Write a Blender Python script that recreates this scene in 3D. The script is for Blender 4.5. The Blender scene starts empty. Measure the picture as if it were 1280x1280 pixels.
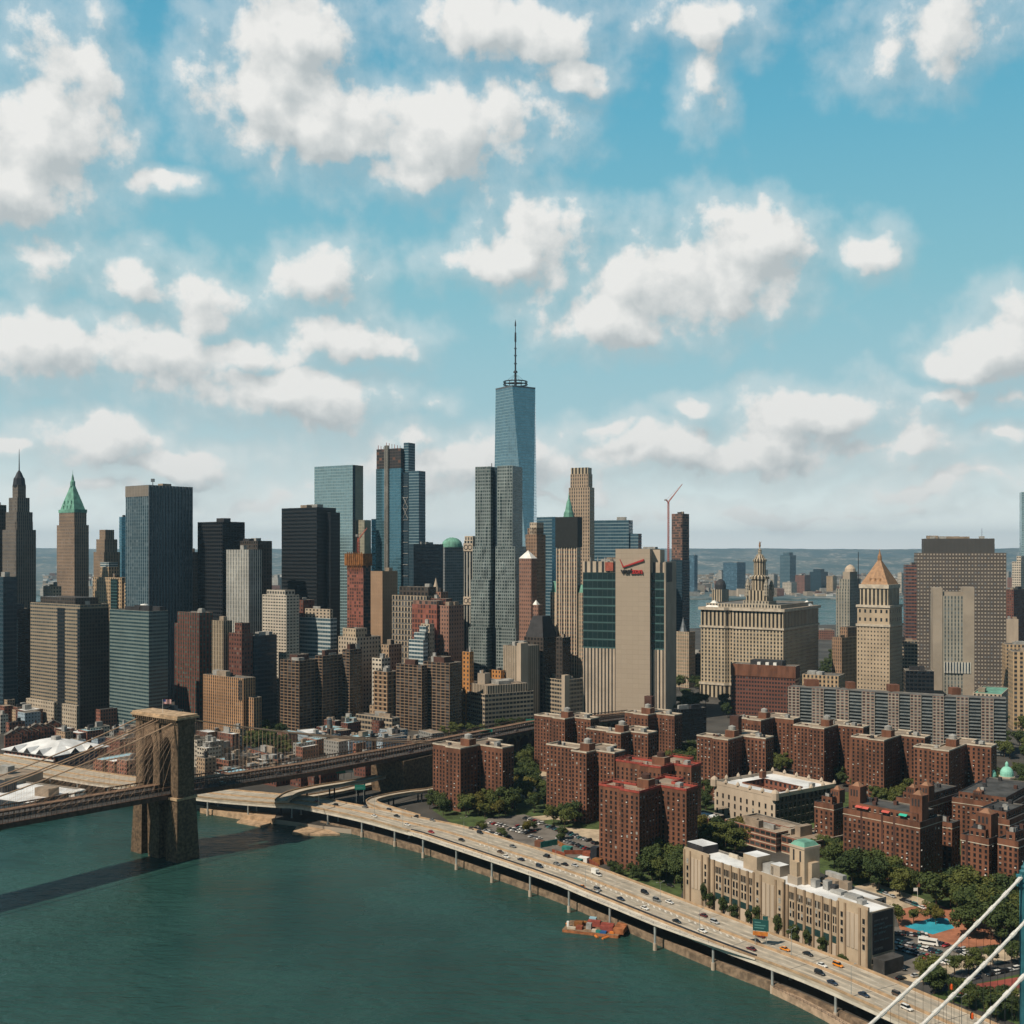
import bpy, math, random
from mathutils import Vector
random.seed(11)
S = bpy.context.scene
COL = S.collection
R = math.radians
# ------------------------------------------------------------------ camera
F, H, CX, HY, GZ = 1400.0, 179.0, 640.0, 690.0, 3.0
cam = bpy.data.cameras.new("camera")
cam.sensor_width = 36.0
cam.lens = 36.0 * F / 1280.0
cam.shift_y = 50.0 / 1280.0
cam.clip_start, cam.clip_end = 1.0, 90000.0
camo = bpy.data.objects.new("camera", cam)
camo.location = (0, 0, H)
camo.rotation_euler = (R(90), 0, 0)
COL.objects.link(camo)
S.camera = camo
# ------------------------------------------------------------------ exposure, sun
S.view_settings.view_transform = 'Standard'
S.view_settings.look = 'None'
S.view_settings.gamma = 1.0
S.view_settings.use_curve_mapping = False
S.view_settings.exposure = 0.0
SUN_EL = R(48)
SAZ = Vector((-0.80, -0.60, 0)).normalized()
SUN = Vector((SAZ.x * math.cos(SUN_EL), SAZ.y * math.cos(SUN_EL), math.sin(SUN_EL)))
sl = bpy.data.lights.new("sun", 'SUN')
sl.energy = 4.9
sl.angle = R(0.5)
sl.color = (1.0, 0.87, 0.70)
slo = bpy.data.objects.new("sun", sl)
slo.rotation_euler = SUN.to_track_quat('Z', 'Y').to_euler()
slo.location = (-500, -300, 900)
COL.objects.link(slo)

# ------------------------------------------------------------------ node helper
class NG:
    def __init__(s, nt): s.nt = nt
    def n(s, t, **k):
        x = s.nt.nodes.new(t)
        for a, b in k.items(): setattr(x, a, b)
        return x
    def put(s, sock, v):
        if v is None: return
        if isinstance(v, bpy.types.NodeSocket): s.nt.links.new(v, sock)
        elif isinstance(v, (tuple, list)) and len(v) == 3 and sock.type == 'RGBA': sock.default_value = (*v, 1)
        else: sock.default_value = v
    def m(s, op, a, b=None, c=None, clamp=False):
        x = s.n('ShaderNodeMath', operation=op, use_clamp=clamp)
        s.put(x.inputs[0], a); s.put(x.inputs[1], b); s.put(x.inputs[2], c)
        return x.outputs[0]
    def v(s, op, a, b=None):
        x = s.n('ShaderNodeVectorMath', operation=op)
        s.put(x.inputs[0], a); s.put(x.inputs[1], b)
        return x.outputs['Value'] if op in ('LENGTH', 'DOT_PRODUCT', 'DISTANCE') else x.outputs[0]
    def scale(s, a, k):
        x = s.n('ShaderNodeVectorMath', operation='SCALE')
        s.put(x.inputs[0], a); s.put(x.inputs['Scale'], k)
        return x.outputs[0]
    def mix(s, f, a, b, mode='MIX'):
        x = s.n('ShaderNodeMix', data_type='RGBA', blend_type=mode)
        s.put(x.inputs[0], f); s.put(x.inputs[6], a); s.put(x.inputs[7], b)
        return x.outputs[2]
    def ss(s, x, a, b, o0=0.0, o1=1.0):
        r = s.n('ShaderNodeMapRange', interpolation_type='SMOOTHSTEP')
        for i, q in enumerate((x, a, b, o0, o1)): s.put(r.inputs[i], q)
        return r.outputs[0]
    def noise(s, vec, scale, detail=4, rough=0.55, out=0):
        x = s.n('ShaderNodeTexNoise')
        s.put(x.inputs['Vector'], vec); x.inputs['Scale'].default_value = scale
        x.inputs['Detail'].default_value = detail; x.inputs['Roughness'].default_value = rough
        return x.outputs[out]

# ------------------------------------------------------------------ sky with clouds
W = bpy.data.worlds.new("World")
S.world = W
W.use_nodes = True
W.cycles.sampling_method = 'MANUAL'
W.cycles.sample_map_resolution = 256
g = NG(W.node_tree)
bgn = W.node_tree.nodes['Background']
sky = g.n('ShaderNodeTexSky', sky_type='NISHITA', sun_disc=False)
sky.sun_elevation = SUN_EL
sky.sun_rotation = math.atan2(SAZ.x, SAZ.y)
sky.altitude = 100
sky.air_density = 1.0
sky.dust_density = 1.2
sky.ozone_density = 1.6
BLOBS = [(60,150,118,105,1),(15,215,110,60,1),(195,232,58,20,.75),
 (362,40,78,68,1),(325,115,120,62,1),(410,150,170,62,1),(570,165,135,66,1),(510,212,60,34,.8),
 (640,35,150,48,.9),(722,85,70,28,.85),(890,18,90,34,.8),
 (648,308,105,62,1),(870,340,175,72,1),(935,310,105,58,1),(760,398,120,44,.95),
 (1080,320,58,38,.8),(1245,415,80,58,1),(1205,455,55,20,.8),
 (60,322,62,48,.75),(150,345,60,32,.65),(398,335,76,54,.95),(268,380,62,42,.7),
 (45,430,130,52,1),(175,430,120,46,.85),(320,445,95,40,.85),(430,422,95,34,.9),(370,500,145,42,1),
 (130,548,88,36,.95),(215,573,78,22,.95),(15,550,45,14,.7),
 (748,540,46,26,.8),(1012,528,118,48,1),(960,562,160,32,.85),(830,565,150,34,.7),(600,585,190,42,.75),
 (1110,565,110,24,.7),(1250,548,40,15,.7),(1180,32,110,50,.62),(885,105,26,36,.45),(1160,612,70,13,.6),(960,640,190,11,.55),(330,620,180,16,.4),(745,575,60,20,.6),(690,612,110,14,.5),(1240,600,60,12,.5),(1075,640,80,8,.45),(870,500,40,16,.55),(540,505,26,14,.4),(1180,500,60,10,.4),(520,555,60,26,.6),(120,610,90,12,.4),(1255,492,50,12,.45)]
cg = bpy.data.node_groups.new("cloud_density", 'ShaderNodeTree')
cg.interface.new_socket("Vector", in_out='INPUT', socket_type='NodeSocketVector')
cg.interface.new_socket("Value", in_out='OUTPUT', socket_type='NodeSocketFloat')
c = NG(cg)
gi = c.n('NodeGroupInput'); go = c.n('NodeGroupOutput')
p0 = gi.outputs[0]
w1 = c.scale(c.v('SUBTRACT', c.noise(p0, 11, 3, .6, 1), (.5, .5, .5)), .075)
pw = c.v('ADD', p0, w1)
acc = None
for (bx, by, rx, ry, wt) in BLOBS:
    u, vv = (bx - CX) / F, (HY - by) / F
    az = math.atan(u); el = math.atan(vv / math.hypot(1, u))
    d = c.v('LENGTH', c.v('MULTIPLY', c.v('SUBTRACT', pw, (az, el, 0)), (F * (1 + u * u) / rx, F / ry, 0)))
    val = c.m('MULTIPLY_ADD', d, -wt, wt + .09)
    if acc is None: acc = val
    else:
        x = c.n('ShaderNodeMath', operation='SMOOTH_MAX')
        c.put(x.inputs[0], acc); c.put(x.inputs[1], val); x.inputs[2].default_value = .12
        acc = x.outputs[0]
# the sky beyond the photograph gets the same kind of scattered clouds
sx = c.n('ShaderNodeSeparateXYZ'); c.put(sx.inputs[0], p0)
far = c.ss(c.m('ABSOLUTE', sx.outputs[0]), .5, .75)
hi = c.ss(sx.outputs[1], .52, .7)
far = c.m('MAXIMUM', far, hi)
gen = c.m('MULTIPLY_ADD', c.noise(p0, 3.2, 3, .5), 3.0, -2.1)
acc = c.m('ADD', c.m('MULTIPLY', acc, c.m('SUBTRACT', 1.0, far)), c.m('MULTIPLY', gen, far))
fb = c.noise(p0, 15, 8, .64)
def bil(sc):
    v_ = c.n('ShaderNodeTexVoronoi', feature='SMOOTH_F1'); c.put(v_.inputs['Vector'], c.v('ADD', p0, c.scale(c.v('SUBTRACT', c.noise(p0, sc, 2, .5, 1), (.5, .5, .5)), .5 / sc)))
    v_.inputs['Scale'].default_value = sc; v_.inputs['Smoothness'].default_value = .35
    return v_.outputs['Distance']
bl = c.m('ADD', c.m('MULTIPLY', bil(26), -.42), c.m('MULTIPLY', bil(60), -.24))
den = c.m('ADD', c.m('ADD', acc, bl), c.m('MULTIPLY_ADD', fb, 1.75, -.60))
c.put(go.inputs[0], den)
tc = g.n('ShaderNodeTexCoord')
s3 = g.n('ShaderNodeSeparateXYZ'); g.put(s3.inputs[0], tc.outputs['Generated'])
dx, dy, dz = s3.outputs
az = g.m('ARCTAN2', dx, dy)
el = g.m('ARCTAN2', dz, g.m('SQRT', g.m('ADD', g.m('MULTIPLY', dx, dx), g.m('MULTIPLY', dy, dy))))
cx = g.n('ShaderNodeCombineXYZ'); g.put(cx.inputs[0], az); g.put(cx.inputs[1], el)
pp = cx.outputs[0]
def cden(vec):
    x = g.n('ShaderNodeGroup'); x.node_tree = cg; g.put(x.inputs[0], vec); return x.outputs[0]
D1 = cden(pp)
D2 = cden(g.v('ADD', pp, (-.012, .020, 0)))
alpha = g.m('MAXIMUM', g.ss(D1, -.04, 0.44), g.ss(D1, -.55, .25, 0, .40))
lit = g.m('MULTIPLY_ADD', g.m('SUBTRACT', D1, D2), 1.15, .56, clamp=True)
ccol = g.mix(lit, (5.0, 5.4, 5.5), (8.8, 8.7, 8.4))
# the clear sky: the sky texture, greener in tone, washed by pale air low down and deep overhead
clear = g.mix(1.0, sky.outputs[0], (0.55, 1.0, 1.05), 'MULTIPLY')
rmp = g.n('ShaderNodeValToRGB'); g.put(rmp.inputs[0], g.m('MULTIPLY', g.m('MAXIMUM', el, 0.0), 1 / 1.5708))
cr_ = rmp.color_ramp
for k_, (pos, col) in enumerate(((0.0, (1.0, 1.0, .97)), (.022, (.82, .86, .84)), (.08, (.40, .62, .675)), (.15, (.25, .545, .625)), (.235, (.135, .45, .60)), (.30, (.085, .375, .55)), (.5, (.02, .10, .19)), (1., (.012, .05, .10)))):
    e_ = cr_.elements[k_] if k_ < 2 else cr_.elements.new(pos)
    e_.position = pos; e_.color = (*col, 1)
clear = g.mix(.9, clear, g.scale(rmp.outputs[0], 10.0))
# thick air glows just above the horizon
clear = g.scale(clear, g.ss(el, .0, .09, 1.38, 1.0))
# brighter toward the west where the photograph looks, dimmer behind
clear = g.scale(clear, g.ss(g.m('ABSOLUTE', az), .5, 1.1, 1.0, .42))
fade = g.m('MULTIPLY', alpha, g.ss(el, -.01, .08, .55, .97))
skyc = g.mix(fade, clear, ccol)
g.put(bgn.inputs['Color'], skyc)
bgn.inputs['Strength'].default_value = 0.10

# ------------------------------------------------------------------ render settings
S.cycles.max_bounces = 6
S.cycles.diffuse_bounces = 2
S.cycles.glossy_bounces = 2
S.cycles.transmission_bounces = 2
S.cycles.volume_bounces = 0
S.cycles.transparent_max_bounces = 4
S.cycles.caustics_reflective = False
S.cycles.caustics_refractive = False
S.cycles.use_denoising = True
S.cycles.denoiser = 'OPENIMAGEDENOISE'
S.cycles.denoising_input_passes = 'RGB_ALBEDO_NORMAL'

# ------------------------------------------------------------------ materials
MATS = {}
def mat(name, col, rough=.8, noise=.25, scale=.08, metal=0., spec=.4, col2=None, bump=0., zs=1.):
    if name in MATS: return MATS[name]
    m = bpy.data.materials.new(name); m.use_nodes = True
    q = NG(m.node_tree); b = m.node_tree.nodes['Principled BSDF']
    geo = q.n('ShaderNodeNewGeometry')
    b.inputs['Roughness'].default_value = rough
    b.inputs['Metallic'].default_value = metal
    b.inputs['Specular IOR Level'].default_value = spec
    if noise > 0 or col2:
        nz = q.noise(q.v('MULTIPLY', geo.outputs['Position'], (1, 1, zs)), scale, 6, .6)
        f = q.ss(nz, .32, .68)
        lo = tuple(x * (1 - noise) for x in col); hi = col2 or tuple(min(1, x * (1 + noise)) for x in col)
        q.put(b.inputs['Base Color'], q.mix(f, lo, hi))
        if bump:
            bp = q.n('ShaderNodeBump'); bp.inputs['Distance'].default_value = bump
            q.put(bp.inputs['Height'], nz); q.put(b.inputs['Normal'], bp.outputs[0])
    else: b.inputs['Base Color'].default_value = (*col, 1)
    MATS[name] = m
    return m
def fac(name, wall, glass=(.02, .026, .032), ww=.5, wh=.52, sp=None, g2=None, blind=.2, rough=.22, metal=0., wob=.05, wn=.22, band=None, pier=None, spec=.5, pr=.75):
    """a facade: windows, spandrels, piers and slab bands in bay and storey units (UV)"""
    m = bpy.data.materials.new(name); m.use_nodes = True
    q = NG(m.node_tree); b = m.node_tree.nodes['Principled BSDF']
    uv = q.n('ShaderNodeUVMap').outputs[0]
    s = q.n('ShaderNodeSeparateXYZ'); q.put(s.inputs[0], uv)
    fu = q.m('ABSOLUTE', q.m('SUBTRACT', q.m('FRACT', s.outputs[0]), .5))
    fv = q.m('FRACT', s.outputs[1])
    iu = q.m('LESS_THAN', fu, ww / 2)
    iv = q.m('LESS_THAN', q.m('ABSOLUTE', q.m('SUBTRACT', fv, .55)), wh / 2)
    mk = q.m('MULTIPLY', iu, iv)
    cell = q.v('FLOOR', uv)
    wn_ = q.n('ShaderNodeTexWhiteNoise', noise_dimensions='3D'); q.put(wn_.inputs['Vector'], cell)
    r = wn_.outputs['Value']
    g2 = g2 or tuple(min(1, x * 3 + .08) for x in glass)
    r2 = q.m('FRACT', q.m('MULTIPLY', r, 7.31))
    gc = q.mix(q.m('MULTIPLY', q.m('GREATER_THAN', r, 1 - blind * 1.4), q.m('MULTIPLY_ADD', r2, .8, .2)), glass, g2)
    gc = q.mix(q.m('MULTIPLY', r, .5 if rough < .5 else .05), gc, tuple(x * .5 for x in glass))
    geo = q.n('ShaderNodeNewGeometry')
    nz = q.noise(geo.outputs['Position'], .035, 6, .65)
    wc = wall
    if sp: wc = q.mix(iu, wall, sp)
    if pier:
        q.put; wc = q.mix(q.m('GREATER_THAN', fu, pier[0] / 2), wc, pier[1])
    if band: wc = q.mix(q.m('LESS_THAN', fv, band[0]), wc, band[1])
    wc = q.mix(1.0, wc, q.mix(q.ss(nz, .3, .7), (1 - wn,) * 3, (1 + wn * .4,) * 3), 'MULTIPLY')
    if band: mk = q.m('MULTIPLY', mk, q.m('GREATER_THAN', fv, band[0]))
    q.put(b.inputs['Base Color'], q.mix(mk, wc, gc))
    q.put(b.inputs['Roughness'], q.m('MULTIPLY_ADD', mk, rough - pr, pr))
    if metal: q.put(b.inputs['Metallic'], q.m('MULTIPLY', mk, metal))
    b.inputs['Specular IOR Level'].default_value = spec
    if wob:
        nn = q.v('ADD', geo.outputs['Normal'], q.scale(q.v('SUBTRACT', wn_.outputs['Color'], (.5, .5, .5)), q.m('MULTIPLY', mk, wob)))
        q.put(b.inputs['Normal'], q.v('NORMALIZE', nn))
    MATS[name] = m
    return m
def M(x): return MATS[x] if isinstance(x, str) else x

mat('asphalt', (.055, .055, .055), .9, .3, .05)
mat('ground', (.062, .058, .052), .9, .4, .02)
mat('roof_grey', (.15, .14, .128), .9, .35, .12)
mat('roof_tan', (.27, .215, .165), .9, .3, .12)
mat('roof_dark', (.06, .06, .06), .9, .4, .12)
mat('roof_white', (.66, .68, .70), .8, .22, .07)
mat('unit_grey', (.30, .30, .29), .7, .3, .2)
mat('wrap_black', (.010, .013, .014), .7, .3, .3)
mat('unit_dark', (.03, .03, .034), .7, .3, .2)
mat('white_paint', (.72, .72, .70), .6, .12, .3)
mat('coping_pale', (.50, .44, .36), .8, .2, .2)
mat('coping_red', (.30, .055, .04), .8, .3, .3)
mat('concrete', (.34, .29, .235), .85, .12, .05)
mat('concrete_pale', (.46, .38, .30), .85, .12, .09, zs=.25)
mat('copper_green', (.13, .31, .245), .75, .3, .15)
mat('gold_leaf', (.30, .165, .08), .6, .25, .3)
mat('steel_dark', (.03, .035, .045), .55, .2, .3, .3)
mat('steel_grey', (.16, .18, .20), .5, .2, .3, .5)
mat('crane_red', (.35, .09, .06), .6, .2, .3)
mat('net_orange', (.21, .085, .024), .85, .45, .25)
mat('brick_plain', (.150, .064, .038), .9, .36, .16, zs=.22)
mat('brick_dark', (.075, .035, .027), .9, .3, .09)
mat('stone_bridge', (.085, .058, .037), .9, .35, .6, col2=(.175, .118, .072), bump=.3)
mat('bridge_steel', (.085, .046, .03), .75, .4, .4)
mat('plank', (.20, .12, .075), .85, .4, .4)
mat('glass_dark', (.010, .013, .016), .2, 0, spec=.3)
mat('blind_pale', (.36, .36, .34), .6, 0)
mat('trunk', (.07, .05, .035), .9, .3, 2.0)
mat('sand', (.40, .28, .18), .95, .3, .3)
mat('timber', (.20, .13, .08), .9, .4, .5)

# facades
fac('f_pine', (.20, .165, .135), ww=.5, wh=.6, sp=(.075, .065, .055))
fac('f_wall40', (.36, .25, .17), ww=.5, wh=.6, sp=(.13, .09, .065))
fac('f_onewall', (.34, .24, .16), ww=.42, wh=.7, sp=(.12, .085, .06))
fac('f_liberty', (.14, .20, .235), glass=(.03, .065, .09), ww=.72, wh=.62, sp=(.045, .085, .11), blind=.25, rough=.12, g2=(.16, .22, .26))
fac('f_louvre', (.25, .22, .19), glass=(.17, .15, .13), ww=.5, wh=.9, blind=0, rough=.8)
fac('f_black', (.006, .008, .011), glass=(.005, .008, .012), ww=.8, wh=.55, blind=.08, rough=.2, g2=(.02, .035, .05), wn=.1)
fac('f_onelib', (.007, .010, .014), glass=(.004, .008, .012), ww=.9, wh=.5, blind=.02, rough=.3, wn=.1, g2=(.015, .03, .045))
fac('f_brown', (.055, .042, .034), glass=(.02, .02, .02), ww=.6, wh=.6, blind=.1)
fac('f_stripe', (.62, .60, .54), glass=(.035, .05, .065), ww=.55, wh=.72, sp=(.13, .14, .15), blind=.25)
fac('f_tan', (.50, .36, .22), ww=.5, wh=.55, sp=(.34, .24, .15), blind=.2)
fac('f_tanstripe', (.29, .23, .16), glass=(.035, .05, .06), ww=.86, wh=.46, blind=.3, g2=(.14, .15, .15), wn=.15)
fac('f_tealband', (.155, .205, .20), glass=(.02, .05, .065), ww=.96, wh=.5, blind=.3, g2=(.05, .10, .12), rough=.15)
fac('f_brickteal', (.16, .055, .034), glass=(.025, .06, .06), ww=.55, wh=.5, sp=(.06, .03, .025), blind=.3, g2=(.10, .22, .21))
fac('f_brick', (.15, .055, .038), ww=.45, wh=.5, blind=.25, g2=(.30, .28, .25))
fac('f_brickpink', (.27, .145, .105), ww=.4, wh=.48, blind=.2)
fac('f_slim', (.46, .37, .26), ww=.5, wh=.8, sp=(.10, .09, .08), blind=.1)
fac('f_apart', (.47, .275, .145), ww=.55, wh=.55, sp=(.17, .085, .045), blind=.15)
fac('f_white', (.56, .50, .42), ww=.62, wh=.42, blind=.1)
fac('f_bluewhite', (.48, .52, .52), glass=(.05, .10, .13), ww=.96, wh=.58, blind=.35, g2=(.13, .20, .24), rough=.1)
fac('f_paleglass', (.30, .42, .45), glass=(.38, .54, .57), ww=.94, wh=.86, blind=.3, g2=(.42, .58, .60), rough=.14, metal=.8, wob=.012, wn=.1)
fac('f_creamglass', (.42, .38, .28), glass=(.36, .34, .27), ww=.9, wh=.8, blind=.3, g2=(.4, .38, .3), rough=.3, metal=.3)  # plain glass; the cream paints cloud reflection into the colour
fac('f_blueglass', (.10, .20, .26), glass=(.13, .31, .40), ww=.94, wh=.86, blind=.2, g2=(.17, .37, .46), rough=.12, metal=.75, wob=.02)
fac('f_wtc_light', (.32, .50, .58), glass=(.30, .50, .60), ww=.96, wh=.92, blind=.2, g2=(.34, .54, .64), rough=.18, metal=.55)
fac('f_wtc_blue', (.26, .38, .43), glass=(.38, .58, .67), ww=.96, wh=.9, blind=.15, g2=(.42, .62, .70), rough=.08, metal=.8, wob=.004, wn=.1)
fac('f_wtc_grey', (.15, .22, .24), glass=(.14, .22, .25), ww=.96, wh=.88, blind=.15, g2=(.20, .28, .31), rough=.2, metal=.45)
fac('f_darkblue', (.02, .045, .065), glass=(.012, .035, .055), ww=.9, wh=.6, blind=.15, g2=(.03, .08, .11), rough=.15)
fac('f_bandglass', (.17, .25, .29), glass=(.03, .08, .12), ww=.97, wh=.68, blind=.2, g2=(.06, .14, .19), rough=.1)
fac('f_redframe', (.25, .085, .052), glass=(.05, .02, .02), ww=.7, wh=.7, blind=.3, g2=(.30, .10, .08), rough=.8)
fac('f_scaffold', (.20, .12, .09), glass=(.025, .025, .03), ww=.85, wh=.62, blind=.3, g2=(.30, .15, .11), rough=.8)
fac('f_skeleton', (.07, .055, .05), glass=(.012, .014, .018), ww=.9, wh=.72, blind=.12, g2=(.22, .09, .05), rough=.8)
fac('f_tanslab', (.36, .235, .15), glass=(.30, .20, .13), ww=.5, wh=.5, blind=0, rough=.8)
fac('f_domeglass', (.24, .25, .25), glass=(.05, .07, .09), ww=.62, wh=.62, blind=.2)
fac('f_gridcol', (.42, .34, .25), glass=(.03, .035, .04), ww=.66, wh=.66, sp=(.30, .24, .17), band=(.2, (.13, .13, .13)))
fac('f_palestone', (.48, .40, .31), ww=.45, wh=.5, blind=.15)
fac('f_steelwave', (.23, .27, .27), glass=(.015, .035, .04), ww=.6, wh=.56, blind=.18, g2=(.10, .17, .17), rough=.15, metal=0., pr=.42, wn=.3)
fac('f_pilaster', (.58, .55, .48), glass=(.015, .02, .025), ww=.72, wh=.95, sp=(.03, .035, .04), blind=.1)
fac('f_orange', (.50, .23, .07), ww=.4, wh=.55)
fac('f_pace', (.46, .38, .29), glass=(.04, .04, .04), ww=.42, wh=1.1, sp=(.05, .05, .05), blind=.1)
fac('f_balcony', (.15, .085, .05), glass=(.018, .018, .02), ww=.74, wh=.66, sp=(.07, .045, .03), band=(.15, (.33, .24, .16)), blind=.2)
fac('f_balcony2', (.24, .15, .09), glass=(.02, .02, .02), ww=.5, wh=.6, band=(.2, (.40, .29, .19)), blind=.15)
fac('f_lowgrid', (.42, .34, .25), glass=(.03, .035, .04), ww=.85, wh=.55, blind=.15)
fac('f_woolworth', (.62, .52, .38), glass=(.035, .04, .045), ww=.55, wh=.6, sp=(.26, .14, .09), blind=.2)
fac('f_parkplace', (.43, .33, .24), ww=.45, wh=.55, sp=(.30, .22, .16), blind=.1)
fac('f_barclay', (.34, .22, .145), ww=.45, wh=.55, sp=(.22, .14, .09), blind=.1)
fac('f_teallow', (.012, .04, .042), glass=(.006, .024, .027), ww=.9, wh=.75, band=(.14, (.05, .125, .13)), blind=.12, g2=(.012, .045, .05), rough=.2)
fac('f_corepanel', (.335, .28, .22), glass=(.405, .335, .265), ww=.965, wh=.97, g2=(.395, .326, .257), blind=.5, rough=.85, wob=0., spec=.3, wn=.15)
fac('f_vstripe', (.50, .41, .32), glass=(.025, .028, .03), ww=.42, wh=1.1, sp=(.025, .028, .03), blind=0, rough=.5)
fac('f_muni', (.50, .415, .30), ww=.5, wh=.56, sp=(.36, .295, .21), blind=.15)
fac('f_munigrey', (.44, .39, .31), ww=.45, wh=.55, sp=(.3, .27, .22), blind=.15)  # attic and cupola stone, a little greyer than the walls
fac('f_colonnade', (.48, .40, .29), glass=(.03, .03, .03), ww=.5, wh=1.0, sp=(.035, .035, .035), blind=0)
fac('f_police', (.15, .055, .037), ww=.62, wh=.5, blind=.05)
fac('f_court', (.45, .36, .26), ww=.36, wh=.42, blind=.15)
fac('f_javits', (.10, .082, .070), glass=(.40, .355, .295), ww=.5, wh=.44, sp=(.075, .06, .052), blind=.25, g2=(.20, .22, .24), rough=.6)
fac('f_javitsroof', (.085, .08, .075), glass=(.05, .05, .05), ww=.6, wh=1.1, sp=(.05, .05, .05), blind=0, rough=.7)
fac('f_annex', (.19, .085, .06), glass=(.03, .04, .06), ww=.9, wh=.5, blind=.2)
fac('f_grey', (.34, .32, .27), glass=(.05, .07, .08), ww=.4, wh=.6, sp=(.20, .20, .18), blind=.2)
fac('f_chat_panel', (.27, .24, .20), glass=(.04, .045, .05), ww=.6, wh=.52, sp=(.22, .085, .055), band=(.2, (.36, .335, .29)), blind=.3)
fac('f_chat_balc', (.085, .10, .105), glass=(.018, .022, .026), ww=.9, wh=.6, band=(.26, (.20, .225, .24)), blind=.1)
fac('f_nj', (.40, .38, .35), glass=(.08, .11, .13), ww=.5, wh=.55, blind=.2)
fac('f_njblue', (.08, .15, .21), glass=(.05, .12, .18), ww=.9, wh=.7, blind=.2, metal=.3)
fac('f_njbrick', (.22, .10, .07), ww=.5, wh=.5)
fac('f_seaport', (.26, .10, .065), ww=.5, wh=.55, blind=.15)
fac('f_greyblock', (.25, .25, .24), ww=.4, wh=.45, blind=.2)
fac('f_bluewall', (.33, .42, .50), ww=.35, wh=.4, blind=.2)
fac('f_rowtan', (.42, .30, .20), ww=.42, wh=.5, blind=.2)
fac('f_schoolgrid', (.24, .10, .065), glass=(.03, .035, .035), ww=.86, wh=.5, band=(.14, (.55, .46, .36)), blind=.15)
fac('f_schooldark', (.12, .08, .065), glass=(.02, .022, .025), ww=.6, wh=.7, blind=.1)

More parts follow.
